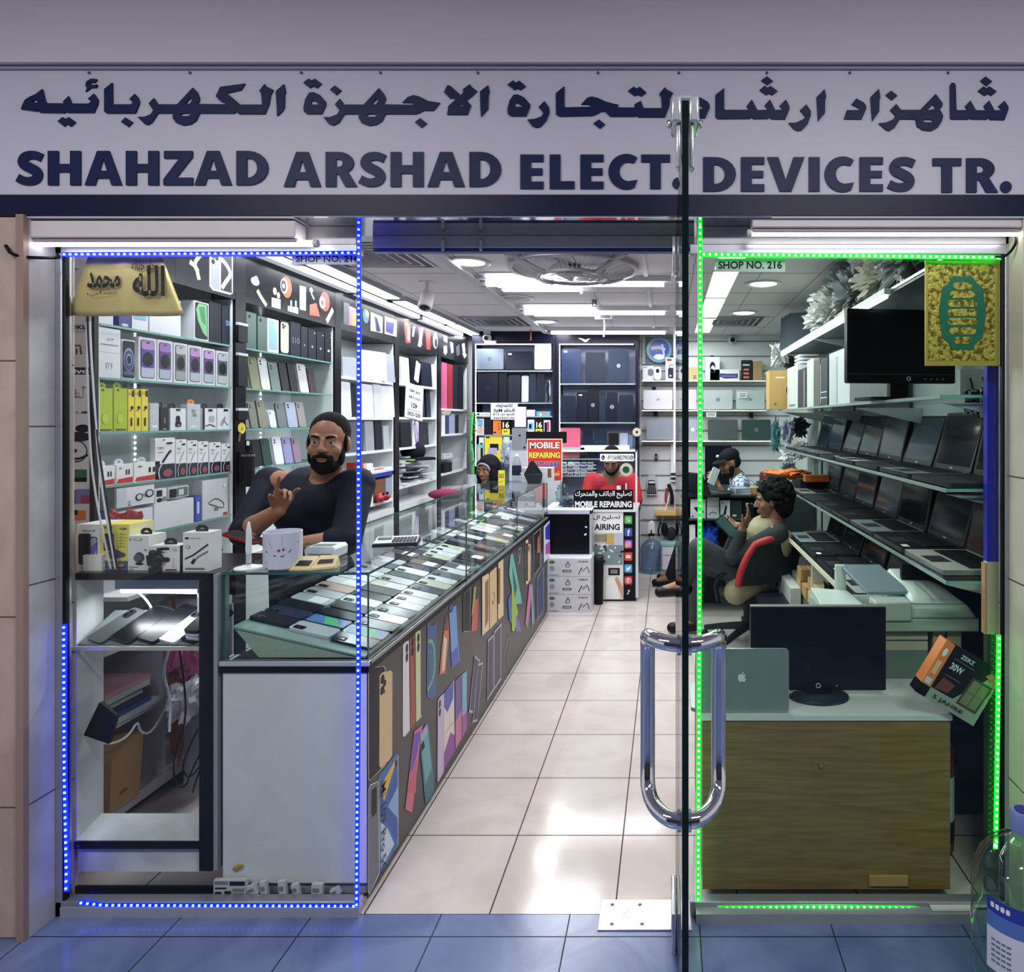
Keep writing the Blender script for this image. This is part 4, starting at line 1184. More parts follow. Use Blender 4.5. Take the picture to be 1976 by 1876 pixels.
L_box('red box at the left of the cluttered shelf of the middle unit',698,707,893,Z,REDC,d=.1);L_box('white earphone box standing in front of the blue folder',708,720,895,Z-.22,WHITE,[('s',[(.5,.85),(.4,.7),(.6,.6),(.55,.2)],.15,INK)],d=.03,X=-1.975)
L_box('white box with an orange label on the blue folder',721,741,903,Z,WHITE,[('r',.05,.2,.95,.8,K(200,96,50))],d=.08);L_box('white patterned box at the right of the orange-labelled box',743,761,902,Z,W1,[('r',.1,.2,.6,.5,K(180,196,220))],d=.08)
b=MB();b.box(-.2,0,0,.2,.2,.028,K(36,58,160));b.box(-.2,-.001,.028,.2,.2,.034,WHITE);tag(put(b.build('folder'),(-1.995,4.60,1.152-.05+.0),PI/2),'blue folder lying under the orange-labelled box','folder')
L_box('brown box on the lower clutter shelf of the middle unit',723,742,925,.95,BROW,d=.1);L_box('grey box beside the brown box of the middle unit',744,760,922,.95,K(150,160,180),d=.1)
Z=.93
b=MB();b.ball((-.045,0,.03),(.035,.03,.028),K(150,30,36));b.ball((.045,0,.03),(.035,.03,.028),K(150,30,36));b.ball((0,.01,.04),(.055,.035,.024),K(170,40,44));b.ball((-.03,-.02,.06),.01,BLACK);b.ball((.03,-.02,.06),.01,BLACK)
tag(put(b.build('game_controller'),(-1.97,4.55,Z+.001),PI/2),'red game controller on the low shelf of the middle unit','game controller')
L_box('flat white box under the shelf of the middle unit',715,741,950,Z,K(196,198,206),d=.1,X=-2.1)
# ---- fourth unit
Z=1.775
folder('white laptop on edge, first on the upper shelf of the fourth unit',775,791,690,Z,W1);folder('black laptop on edge behind the slanted note pad',793,812,692,Z,K(20,22,40),X=-2.03);folder('dark laptop on edge at the right of the slanted note pad',814,834,700,Z,K(18,24,48));folder('white papers on edge beside the vertical white LED strip',836,843,704,Z,W1,cat='papers',name='paper_sheaf')
b=MB();b.rrect(-.04,0,.04,.16,.004,0,.006,K(224,226,232));b.box(-.03,-.001,.05,.03,0,.052,GREY)
tag(put(b.build('note_pad'),(-1.99,5.22,Z+.03),PI/2,0,.3),'white note pad slanted across the black laptop','note pad')
Z=1.52
for i,(a,c,yt,m_)in enumerate(((775,796,748,INK),(798,817,750,K(26,30,48)),(824,834,752,K(30,36,60)))):
    folder('dark laptop on edge %s'%['behind the hanging price note','between the price note and the silver sliver','at the right of the second shelf, fourth unit'][i],a,c,yt,Z,m_,X=-2.04)
b=MB();w_=.36;b.box(-w_/2,0,0,w_/2,.0015,.27,K(230,230,236))
b.text('Dell 7480',-.1,.205,.1,.225,-.0008,INK,.015,True);b.text('Core i5 8th',-.12,.155,.12,.175,-.0008,INK,.015,True);b.text('421',-.06,.085,.06,.125,-.0008,INK,.02,True);b.box(-.13,-.0008,.066,.13,0,.068,INK);b.text('0521-5245',-.13,.02,.13,.05,-.0008,INK,.02,True)
o=b.build('price_note',smooth=False);tag(put(o,(-1.985,5.15,1.505),PI/2,0,.1),'white handwritten price note hanging over the dark laptops','note')
Z=1.29
folder('black laptop on edge, left of the purple-pictured box',774,795,815,Z,K(24,26,38));folder('dark grey laptop on edge, right of the purple-pictured box',808,828,815,Z,K(40,42,58))
L_box('white box picturing a lilac phone between dark laptops',796,808,806,Z,W1,[('p',[(.05,.75),(.4,.95),(.95,.4),(.9,.1),(.5,.05)],K(150,130,190)),('p',[(.2,.7),(.5,.75),(.85,.3),(.6,.2)],K(196,184,224))],d=.03)
Z=1.0
b=MB()
b.ball((0,0,.06),(.10,.095,.085),K(14,16,34,.8));b.prism([(-.085,-.01),(.085,-.01),(.07,.012),(-.07,.012)],-.17,-.07,K(14,16,34,.8));b.ball((0,0,.146),.008,K(20,22,40))
tag(put(b.build('baseball_cap'),(-2.04,5.28,1.19),PI/2-.5),'black baseball cap on top of the paper clutter','cap')
rr=random.Random(5)
cl=[('heap of white papers at the bottom of the fourth unit',5.0,1.0,K(218,220,226)),('dark folder in the paper clutter of the fourth unit',5.3,1.0,K(40,42,54)),('sheaf of papers under the black cap',5.28,1.13,K(206,208,216)),('grey papers at the right of the clutter',5.52,1.0,K(176,182,190)),('green and white packet on the paper clutter',5.2,1.16,K(150,200,110)),('white packet with a red mark on the clutter',4.96,1.14,K(224,220,222))]
for i,(lb,y,z,m_)in enumerate(cl):
    b=MB()
    n=7 if z<1.1 else 3
    for k in range(n):
        a=rr.uniform(-.4,.4);s_=rr.uniform(.07,.12)
        b.M=Matrix.Translation((rr.uniform(-.02,.02),rr.uniform(-.02,.02),k*.017))@ Matrix.Rotation(a,4,'Z')@ Matrix.Rotation(rr.uniform(-.08,.08),4,'Y')
        b.box(-s_,-s_*.7,0,s_,s_*.7,.012,m_ if k%2 else K(200,202,210))
    b.M=Matrix.Identity(4)
    tag(put(b.build('paper_pile' if i != 1 else 'folder',smooth=False),(-2.11,y,z+.004)),lb,'papers')
# ---- fifth unit
Z=1.6
for a,c,yt,m_,lb in ((853,863,700,K(206,92,140),'pink box standing first on the upper shelf by the LED post'),(864,874,703,K(150,30,46),'dark red box standing beside the pink box'),(875,885,705,K(26,30,46),'navy box standing beside the dark red box'),(886,894,708,K(22,26,44),'black box at the right of the red and pink boxes')):
    L_box(lb,a,c,yt,Z,m_,d=.16)
Z=1.37
for i,(a,c,yt,m_,lb)in enumerate(((853,859,800,W1,'white file on edge on the second shelf of the last unit'),(860,866,802,K(30,40,90),'navy file on edge on the second shelf of the last unit'),(867,878,799,K(150,154,190),'lavender file on edge on the second shelf of the last unit'),(879,885,801,K(24,26,36),'black file on edge on the second shelf of the last unit'))):
    L_box(lb,a,c,yt,Z,m_,d=.16,cat='file',name='file_box')
L_box('white file lying flat on top of the upright files',853,870,793,1.54,K(206,190,186),d=.14,cat='file',name='file_box')
Z=1.02
L_box('white printed box low in the last shelf unit',857,873,876,Z+.13,K(206,208,214),[('t','UPS',.1,.55,.7,.8,GREY)],d=.1);L_box('black box under the white printed box',857,872,893,Z,K(20,20,26),d=.1);L_box('pale grey box beside the bamboo stem',874,888,886,Z,K(176,184,192),d=.12)
b=MB();b.rrect(-.1,0,.1,.03,.02,-.03,.03,K(128,30,76,.8));b.ball((0,0,.035),(.14,.06,.045),K(128,30,76,.8));b.box(-.1,-.06,-.86,.1,.06,-.03,K(60,60,66))
tag(put(b.build('cushion'),(-1.80,5.35,.86),.25),'magenta cushion on a grey stand showing over the counter glass','cushion')
t=thing('lucky_bamboo','tall green bamboo stem with small leaves beside the left cabinet','plant',(-1.90,6.40,.87))
b=MB();ST=K(84,190,96,.4)
for k in range(7):
    b.cyl((.01*math.sin(k),0,k*.1),(.01*math.sin(k+1),0,k*.1+.098),.016,ST,.014);b.cyl((.01*math.sin(k+1),0,k*.1+.095),(.01*math.sin(k+1),0,k*.1+.102),.017,ST)
b.build('stem',t)
b=MB();rr=random.Random(3)
for k in range(26):
    z=.18+.53*rr.random();a=rr.uniform(0,6.28);l=rr.uniform(.06,.12)
    d=Vector((math.cos(a),math.sin(a),rr.uniform(-.2,.7))).normalized();p=Vector((0,0,z));n=d.cross(Vector((0,0,1))).normalized()*.012
    b.add([p,p+d*l*.5+n+Vector((0,0,.003)),p+d*l,p+d*l*.5-n],[(0,1,2,3)],K(40,130,50,.5))
lo=b.build('leaves',t);s=lo.modifiers.new('solid','SOLIDIFY');s.thickness=.0012
b=MB();b.lathe([(.001,0),(.045,0),(.05,.1),(.046,.1),(.04,.02)],K(200,206,210,.2),16);b.build('pot',t)
b=MB();b.box(-1.96,6.30,0,-1.84,6.5,.87,K(200,202,208));tag(b.build('plant_stand'),'white stand under the bamboo pot','stand')
# ================================================================== long glass display counter
CXF,CXB=-0.93,-1.385
CY0,CY1=2.045,5.10
t=thing('display_counter','long glass-topped display counter with phone poster front along the aisle','counter',(-1.16,3.57,0))
inv=Matrix.Translation((1.16,-3.57,0))
def cdone(b,n,**k):
    b.v=[inv @ p for p in b.v]
    return b.build(n,t,**k)
b=MB();b.box(CXB,CY0+.012,.02,CXF-.004,CY1,.715,K(150,152,156,.5));cdone(b,'cabinet')
b=MB();b.box(CXB+.004,CY0,.06,CXF-.002,CY0+.012,.715,stone('scuffed_white_panel',C(206,207,208),C(214,215,216)));cdone(b,'end_panel')
b=MB()
b.box(CXB-.004,CY0-.006,.715,CXF+.004,CY1+.004,.736,BLACK)
b.box(CXB-.004,CY0-.008,.736,CXF+.005,CY0+.012,.750,K(206,208,206,.35,.4));b.box(CXF-.012,CY0,.736,CXF+.005,CY1,.747,K(150,152,156,.35,.6))
cdone(b,'rail',bevel=.001)
POST=stone('dark_poster_paper',C(52,50,54),C(60,56,60))
b=MB();b.box(CXF-.004,CY0,.012,CXF,CY1,.715,POST)
def z8(pts):return [(680+x/4.937,1150+y/4.937)for x,y in pts]
def z3(pts):return [(680+x/2.8,1400+y/2.8)for x,y in pts]
def zf(pts):return [(860+x/4.836,1000+y/4.836)for x,y in pts]
BEI,GOLDP,IND=K(232,206,166),K(222,192,146),K(84,96,178)
def frame_art(pts,m,mi=None,s=.9):
    cx,cy=sum(p[0]for p in pts)/len(pts),sum(p[1]for p in pts)/len(pts)
    return [(pts,m),([(cx+(p[0]-cx)*s,cy+(p[1]-cy)*(s+.06))for p in pts],mi or K(48,46,52))]
A=[]
A+=frame_art(z8([(150,722),(172,685),(298,668),(315,690),(315,1612),(165,1762),(150,1745)]),BEI,K(44,40,44),.93)
A+=[(z8([(258,762),(285,730),(366,710),(380,728),(378,1520),(355,1560),(270,1640),(255,1620)]),GOLDP)]
for p in ((285,795,4,9),(306,832,3,7),(283,900,4,9),(303,912,1.5,3)):A.append(('o',*z8([p[:2]])[0],*p[2:],BLACK))
A+=frame_art(z3([(84,350),(96,320),(140,300),(146,800),(90,915),(82,895)]),PALE,K(110,112,120),.92)
A+=[(z3([(102,350),(130,328),(130,470),(108,498),(100,480)]),BLACK)]
A+=frame_art(z3([(144,280),(160,250),(238,152),(247,160),(247,640),(152,800),(144,790)]),PALE,K(60,110,180),.95)
A+=[(z3([(150,330),(240,170),(235,190),(170,410)]),K(230,180,70)),(z3([(240,215),(243,600),(232,620),(205,540),(170,500),(175,430)]),K(44,90,170)),(z3([(243,330),(243,500),(190,440)]),K(140,180,220)),(z3([(228,195),(240,180),(240,215),(228,222)]),BLACK),(z3([(150,520),(190,560),(225,640),(152,780)]),K(200,216,234))]
A+=[(z8([(478,470),(500,440),(535,425),(545,1280),(492,1346),(476,1330)]),K(232,226,232)),(z8([(542,420),(560,395),(590,378),(602,1205),(550,1275)]),K(168,80,70)),(z8([(597,355),(615,335),(646,330),(648,1130),(660,1145),(605,1205)]),K(206,222,170))]
for p in ((516,500),(516,588),(570,440),(570,530),(625,400),(625,490)):A.append(('o',*z8([p])[0],2.4,9,BLACK))
A+=[(z8([(710,268),(735,258),(748,288),(775,280),(782,256),(800,268),(792,950),(745,985),(706,960)]),K(70,100,150)),('l',z8([(722,430),(770,440),(785,640),(770,780),(715,900)]),.014,K(110,190,130)),('l',z8([(735,520),(760,560),(745,760)]),.012,K(60,130,130))]
A+=[(z8([(885,200),(912,210),(915,400),(880,735),(825,752),(850,480)]),K(214,120,80)),(z8([(870,380),(900,420),(875,700),(850,730)]),K(232,214,200)),(z8([(885,200),(910,210),(905,330),(875,330)]),K(110,60,90))]
A+=[(z8([(918,165),(945,150),(955,105),(985,90),(1000,400),(1020,620),(945,692)]),K(120,160,220)),(z8([(930,560),(1000,480),(1018,630),(950,680)]),K(90,96,190)),('o',*z8([(935,110)])[0],3,6,IND)]
A+=[(z8([(585,1290),(665,1228),(655,1290)])+z3([(320,472),(282,455)]),K(214,110,140)),(z8([(585,1320),(640,1290),(600,1600),(545,1700)]),K(110,80,180)),(z8([(560,1700),(610,1500),(600,1876),(520,1876)]),K(206,100,120))]
A+=[(z8([(630,1330),(705,1205),(722,1230),(772,1760)])+z3([(436,375),(392,428)]),K(60,120,130)),(z8([(650,1400),(712,1260),(750,1640),(690,1800)]),K(110,170,170)),(z8([(635,1340),(665,1300),(685,1440),(655,1490)]),INK),(z8([(640,1330),(705,1215),(715,1290),(650,1420)]),K(176,160,206))]
A+=[(z8([(808,1000),(830,960),(868,928),(866,1680),(812,1775),(804,1760)]),K(206,186,222)),(z8([(868,930),(965,800),(970,1480),(868,1650)]),K(226,214,206)),(z8([(868,930),(960,810),(955,980),(900,1110),(868,1060)]),IND),(z8([(868,1500),(930,1300),(970,1330),(970,1480),(868,1650)]),K(150,80,160)),('l',z8([(875,1320),(930,1230),(965,1200)]),.008,K(220,180,120)),
      (z8([(975,810),(1035,748),(1037,1360),(975,1470)]),K(120,90,160)),(z8([(978,1200),(1035,1080),(1037,1360),(978,1460)]),K(206,120,160)),(z8([(1040,748),(1085,712),(1085,1270),(1040,1350)]),K(130,180,210)),(z8([(1040,1160),(1085,1090),(1085,1270),(1040,1350)]),K(170,90,160))]
for p in ((828,1030),(828,1110)):A.append(('o',*z8([p])[0],2,8,BLACK))
for pts in ([(1160,565),(1210,612),(1205,640),(1140,1118),(1105,1112)],[(1195,650),(1240,628),(1185,1195),(1138,1208)],[(1285,420),(1340,365),(1340,900),(1280,1000)],[(1345,340),(1415,258),(1410,800),(1345,900)]):
    A+=frame_art(z8(pts),K(190,186,200),K(74,70,92),.86)
A+=[('l',z8([(1440,560),(1470,420),(1495,390),(1500,470),(1460,620),(1490,680)]),.006,K(140,138,144))]
A+=frame_art(zf([(160,720),(180,690),(225,640),(225,1060),(160,1064)]),K(150,148,156),K(50,48,52),.9)
A+=[(zf([(235,920),(258,640),(280,640),(262,860)]),K(170,170,90)),(zf([(272,760),(300,750),(290,1040),(232,1064),(240,940)]),K(206,100,90))]
A+=[(zf([(335,550),(392,515),(400,530),(400,1040),(335,1100)]),BEI),(zf([(362,600),(395,560),(392,960),(362,1030)]),K(150,110,70)),(zf([(405,510),(470,452),(475,960),(405,1040)]),GOLDP),('l',zf([(440,690),(455,740),(435,810),(430,770)]),.01,BROW),(zf([(485,420),(532,372),(535,905),(490,950),(482,930)]),BEI),(zf([(480,480),(503,460),(500,800),(480,800)]),K(110,70,44))]
A+=[(zf([(600,340),(622,330),(700,740),(708,800),(640,800),(585,520)]),K(110,190,170)),(zf([(612,440),(660,640),(640,760)]),K(50,90,90)),(zf([(610,655),(630,690),(670,880),(640,1060),(612,1050)]),K(160,190,60)),(zf([(575,760),(605,700),(612,980),(590,960)]),K(60,110,190)),(zf([(650,900),(680,960),(700,1060),(650,1064)]),K(120,110,180))]
A+=[(zf([(775,622),(800,616),(790,800),(756,1020),(738,990)]),K(206,110,160)),(zf([(790,640),(806,622),(822,960),(800,1020)]),K(130,160,190)),('l',zf([(670,440),(690,380),(700,270),(672,300),(690,420)]),.006,PALE)]
A+=frame_art(zf([(742,210),(765,200),(765,610),(742,620)]),BEI,INK,.8)
A+=[(zf([(766,244),(788,240),(785,570),(762,608)]),GOLDP),('o',*zf([(773,282)])[0],1.2,6,BLACK)]
A+=frame_art(zf([(815,150),(880,90),(880,460),(815,540)]),K(170,170,176),K(24,22,26),.9)
A+=[(zf([(852,200),(868,150),(875,320),(850,326)]),K(196,110,60))]
A+=frame_art(zf([(845,560),(910,455),(910,870),(845,960)]),K(170,170,176),K(44,60,110),.9)
A+=[(zf([(910,80),(965,20),(970,350),(910,420)]),K(226,226,236)),(zf([(924,90),(968,40),(968,200),(926,200)]),K(60,60,190)),(zf([(926,250),(968,210),(968,330),(926,340)]),K(190,90,190))]
LART(b,CXF,A)
b.M=MX(CXF)
y_base,z_bot=on_left(733,1690,CXF)
z_top=on_left(733,1516,CXF)[1]
vs,fs=text_mesh('Mi 10T Pro 5G',.01)
ax,bx=min(v[0]for v in vs),max(v[0]for v in vs)
k=(z_top-z_bot)/(bx-ax)
b.add([(y_base+v[1]*k,-.0055,z_top-(v[0]-ax)*k)for v in vs],fs,BLACK)
b.M=Matrix.Identity(4)
cdone(b,'poster_front',smooth=False)
for n,(x0,y0,z0,x1,y1,z1)in (('end_glass',(CXB,CY0,.75,CXF,CY0+.006,1.018)),('front_glass',(CXF-.006,CY0+.007,.747,CXF,3.05,1.018)),('front_glass',(CXF-.006,3.053,.747,CXF,4.08,1.018)),('front_glass',(CXF-.006,4.083,.747,CXF,CY1,1.018)),
                                    ('back_glass',(CXB,CY0+.007,.747,CXB+.006,CY1,1.018)),('top_glass',(CXB-.002,CY0-.002,1.018,CXF+.002,CY1,1.026))):
    b=MB();b.pane(x0,y0,z0,x1,y1,z1,GLD,EDGEC);cdone(b,n,smooth=False)
SL0,SL1=Vector((CXF-.02,0,.757)),Vector((CXB+.02,0,.852))
b=MB()
b.hull([(SL0.x,CY0+.02,SL0.z-.006),(SL0.x,CY1-.02,SL0.z-.006),(SL1.x,CY1-.02,SL1.z-.006),(SL1.x,CY0+.02,SL1.z-.006)],[(SL0.x,CY0+.02,SL0.z),(SL0.x,CY1-.02,SL0.z),(SL1.x,CY1-.02,SL1.z),(SL1.x,CY0+.02,SL1.z)],K(128,150,144,.4))
b.hull([(SL0.x-.02,CY0+.025,SL0.z-.007),(SL1.x,CY0+.025,SL1.z-.007),(SL1.x+.08,CY0+.025,.752),(SL0.x-.05,CY0+.025,.752)],[(SL0.x-.02,CY0+.03,SL0.z-.007),(SL1.x,CY0+.03,SL1.z-.007),(SL1.x+.08,CY0+.03,.752),(SL0.x-.05,CY0+.03,.752)],K(156,170,150,.6,0,.25,60))
cdone(b,'sloping_shelf')
dx=SL1-SL0
ln=dx.length
ux=dx/ln
nrm=Vector((ux.z,0,-ux.x))
if nrm.z<0:nrm=-nrm
uy=Vector((0,1,0))
cols={'white':K(228,229,232,.2),'black':K(24,26,33,.15),'silver':K(186,190,196,.2),'navy':K(42,50,78,.15),'grey':K(98,106,116,.15),'rose':K(208,172,162,.2),'pale green':K(204,208,188,.2),'bronze':K(120,100,96,.15)}
rr=random.Random(11)
first={0:[('black','back'),('bronze','print'),('black','back'),('white','back'),('navy','back'),('white','back'),('white','back'),('white','back'),('navy','back'),('pale green','back'),('white','back')],
         1:[('silver','back'),('navy','print'),('black','screen'),('black','screen'),('white','back'),('black','back'),('navy','screen'),('pale green','clear'),('silver','back'),('navy','screen')],
         2:[('black','back'),('navy','back'),('navy','screen'),('silver','clear'),('rose','screen')if 0 else ('silver','back'),('rose','back'),('white','clear'),('white','clear'),('white','clear'),('silver','back')]}
colnm=['the aisle-side row','the middle row','the staff-side row']
nth=['first','second','third','fourth','fifth','sixth','seventh','eighth','ninth','tenth','eleventh','twelfth','thirteenth','fourteenth','fifteenth','sixteenth','seventeenth','eighteenth','nineteenth','twentieth',
       'twenty-first','twenty-second','twenty-third','twenty-fourth','twenty-fifth','twenty-sixth','twenty-seventh','twenty-eighth','twenty-ninth','thirtieth','thirty-first','thirty-second','thirty-third','thirty-fourth','thirty-fifth','thirty-sixth','thirty-seventh']
names=list(cols)
for c in range(3):
    y=CY0+.065+.012*c
    i=0
    while y<CY1-.06:
        wd=rr.uniform(.070,.078)
        if i<len(first[c]):
            cn,kind=first[c][i]
        else:
            cn=rr.choice(['white','white','white','black','navy','silver','grey','pale green','black','bronze'])
            kind=rr.choice(['back','back','screen','clear'])
        l=min(.146,ln/3-.003)*rr.uniform(.95,1)
        p=SL0+ux*(c*ln/3+.004)+nrm*.0005
        p.y=y+wd/2
        yaw=rr.uniform(-.03,.03)
        zx=(ux*math.cos(yaw)+uy*math.sin(yaw)).normalized()
        xx=(-nrm).cross(zx).normalized()
        M=Matrix((xx,-nrm,zx)).transposed().to_4x4()
        M.translation=p
        desc={'back':'face down','screen':'screen up','clear':'in clear wrap','print':'with a coloured print'}[kind]
        phone_flat('%s phone %s, %s from the street end in %s'%(cn,desc,nth[min(i,36)],colnm[c]),M,wd,l,cols[cn],kind,'phones laid out in the glass counter',y<3.6)
        y+=wd+rr.uniform(.004,.012)
        i+=1
# ---- things standing on the counter
t=thing('paper_tub','round white printed tub on the near end of the counter','tub',(U(546,0,2.11).x,2.11,1.027))
b=MB();b.lathe([(.0001,0),(.052,0),(.056,.004),(.056,.116),(.053,.116),(.053,.006),(.0001,.006)],K(214,212,226,.5),28);b.build('body',t)
b=MB()
def wrap(pts,wd,m_):
    n=len(pts)
    for i in range(n-1):
        q=[]
        for (a,z),s in ((pts[i],1),(pts[i+1],1)):
            q.append((a,z))
        (a0,z0),(a1,z1)=q
        r=.0566
        P=lambda a,z:(r*math.sin(a),-r*math.cos(a),z)
        b.add([P(a0,z0-wd),P(a1,z1-wd),P(a1,z1+wd),P(a0,z0+wd)],[(0,1,2,3)],m_)
wrap([(-1.5,.1),(-.9,.08),(-.4,.06),(.1,.047),(.5,.044),(.9,.06),(1.4,.085)],.0016,INK)
wrap([(-1.5,.04),(-.9,.02),(-.4,.008),(.1,.004)],.0014,INK)
for k in range(4):wrap([(-.25+.05*k,.098-k*.008),(.5,.1-k*.008)],.0012,K(90,96,150))
wrap([(.25,.062),(.6,.066)],.004,K(150,70,80));wrap([(-.9,.03),(-.4,.026)],.003,K(50,60,120));wrap([(-1.2,.045),(-1.0,.06)],.006,INK)
b.build('printed_label',t,smooth=False)
t=thing('pen_stand','white pen on a round suction stand on the counter','pen stand',(U(476,0,2.09).x,2.10,1.027))
b=MB();b.lathe([(.0001,0),(.042,0),(.040,.003),(.02,.008),(.006,.012)],WHITE,20);b.build('base',t)
b=MB()
for k in range(8):b.lathe([(.006,.014+k*.004),(.0085,.016+k*.004),(.006,.018+k*.004)],K(200,202,210,.4),12)
b.build('spring',t)
b=MB();b.lathe([(.008,.045),(.009,.06),(.0075,.12),(.003,.146),(.0001,.149)],WHITE,12);b.build('pen',t)
t=thing('card_terminal','white card terminal on the counter behind the cream sign','card terminal',(U(611,0,2.22).x,2.24,1.027))
b=MB();b.prism([(-.05,0),(.05,0),(.052,.03),(.045,.04),(-.045,.04),(-.052,.03)],0,.09,K(226,228,230,.4));b.build('body',t,bevel=.004)
b=MB();b.box(-.04,-.001,.012,.04,.001,.016,GREY);b.box(-.035,.01,.04,.035,.05,.0406,K(150,160,160,.2));b.build('display',t)
t=thing('price_display','cream two-window display stand lying on the near counter end','display stand',(U(606,0,2.09).x,2.09,1.027))
CRM=K(222,200,148,.5)
b=MB()
b.hull([(-.065,-.03,0),(.005,-.03,0),(.005,.04,0),(-.065,.04,0)],[(-.06,-.028,.006),(0,-.028,.006),(0,.03,.034),(-.055,.03,.034)],CRM)
b.hull([(0,-.03,0),(.07,.0,0),(.06,.05,0),(0,.04,0)],[(.002,-.028,.006),(.066,.0,.008),(.055,.045,.034),(.004,.034,.036)],CRM)
b.build('body',t,bevel=.001)
b=MB();b.add([(-.052,-.017,.0125),(-.008,-.017,.0125),(-.008,.008,.0245),(-.05,.008,.0245)],[(0,1,2,3)],K(40,36,34));b.add([(.012,-.008,.0195-.003),(.054,.009,.0165),(.05,.026,.0255),(.012,.012,.0265)],[(0,1,2,3)],K(40,36,34))
b.build('windows',t,smooth=False)
t=thing('calculator','grey desk calculator lying on the counter glass','calculator',(U(776,0,2.5).x-.02,2.50,1.027),.25)
b=MB();b.hull([(-.08,-.055,0),(.08,-.055,0),(.08,.055,0),(-.08,.055,0)],[(-.078,-.053,.012),(.078,-.053,.012),(.078,.053,.022),(-.078,.053,.022)],K(38,40,48));b.build('body',t,bevel=.002)
b=MB();b.hull([(-.076,-.048,.0135),(.076,-.048,.0135),(.076,.05,.0225),(-.076,.05,.0225)],[(-.076,-.048,.0145),(.076,-.048,.0145),(.076,.05,.0235),(-.076,.05,.0235)],K(186,190,200,.4));b.build('face_plate',t)
b=MB()
for i in range(7):
    for j in range(4):
        x,y=-.012+i*.0125,-.042+j*.017
        z=.0148+(y+.05)*.09
        b.box(x,y,z,x+.0095,y+.012,z+.004,K(60,62,76,.4))
b.build('keys',t,smooth=False)
b=MB();b.box(-.068,.0,.0195,-.02,.035,.0245,K(120,136,126,.2));b.build('display',t)
Yf=5.0
B_box('white carton at the far end of the counter',1006,1066,903,1.027,4.93,K(206,208,212),[('r',.85,.35,.97,.95,BROW,0)],d=.1,cat='carton',name='carton')
t=thing('dust_mask','black folded face mask in front of the white carton','face mask',(U(1030,0,4.86).x,4.865,1.027))
b=MB();b.hull([(-.07,-.03,.07),(.07,-.01,.07),(.06,.02,.07),(-.06,.02,.07)],[(-.02,-.02,.17),(.0,-.01,.17),(.0,.01,.17),(-.02,.01,.17)],K(26,28,34,.5));b.hull([(-.04,-.02,0),(.05,-.02,0),(.05,.03,0),(-.04,.03,0)],[(-.07,-.03,.072),(.07,-.02,.072),(.06,.03,.072),(-.06,.03,.072)],K(40,42,50,.4))
b.build('mask_body',t,bevel=.004)
b=MB();b.tube([(-.07,-.03,.07),(-.1,-.02,.085),(-.095,0,.055),(-.06,0,.05)],.002,PALE,5,1);b.build('ear_loop',t)
t=thing('repair_sign','red standing sign reading MOBILE REPAIRING SOFTWARE on the counter end','sign',(U(1051,0,5.06).x,5.06,1.026))
a,c=U(1016,927,5.06),U(1084,845,5.06)
w_,h_=c.x-a.x,c.z-a.z
SR=K(206,62,44,.4)
b=MB();b.box(-w_/2,0,0,w_/2,.01,h_,WHITE);b.box(-w_/2+.006,-.001,.006,w_/2-.006,.0,h_-.006,SR)
b.box(-w_/2+.006,-.0013,h_*.50,w_/2-.006,-.001,h_*.52,K(160,40,34))
b.text('MOBILE',-w_*.42,h_*.77,w_*.42,h_*.93,-.0018,BLACK,.06);b.text('MOBILE',-w_*.42,h_*.775,w_*.42,h_*.925,-.003,WHITE,.03)
b.text('REPAIRING',-w_*.44,h_*.545,w_*.44,h_*.69,-.0018,BLACK,.06);b.text('REPAIRING',-w_*.44,h_*.55,w_*.44,h_*.685,-.003,K(246,230,90),.03)
b.text('SOFTWARE',-w_*.44,h_*.33,w_*.44,h_*.46,-.0018,WHITE,.06);b.text('SOFTWARE',-w_*.44,h_*.335,w_*.44,h_*.455,-.003,K(40,60,130),.03)
b.text(arabic('تصليح'),w_*.02,h_*.07,w_*.42,h_*.26,-.003,K(246,226,150),.03)
b.build('sign_board',t,smooth=False)
b=MB();b.box(-w_/2-.01,.012,h_*.9,w_/2+.03,.03,h_+.055,BLACK);b.build('black_back_board',t)
b=MB();b.box(-.05,.01,0,.05,.1,.006,BLACK);b.build('foot',t)
t=thing('water_bottle','clear plastic drinking bottle beside the red standing sign','bottle',(U(997,0,4.9).x,4.9,1.027))
b=MB();b.lathe([(.0001,0),(.032,0),(.034,.01),(.034,.05),(.029,.075),(.034,.1),(.034,.15),(.02,.185),(.012,.195),(.012,.2)],glass('bottle_plastic',(.82,.88,.92),1.2),18);b.build('bottle_body',t)
b=MB();b.lathe([(.0345,.06),(.0347,.13),(.0345,.131)],K(30,36,52),18);b.build('label_wrap',t)
b=MB();b.cyl((0,0,.2),(0,0,.218),.014,WHITE);b.build('screw_cap',t)
B_box('small yellow printed card on the counter by the hijab wearer',961,974,908,1.027,4.72,YELL,[('t','SALE',.1,.5,.9,.8,INK),('s',[(.2,.25),(.8,.3)],.06,INK)],d=.01)
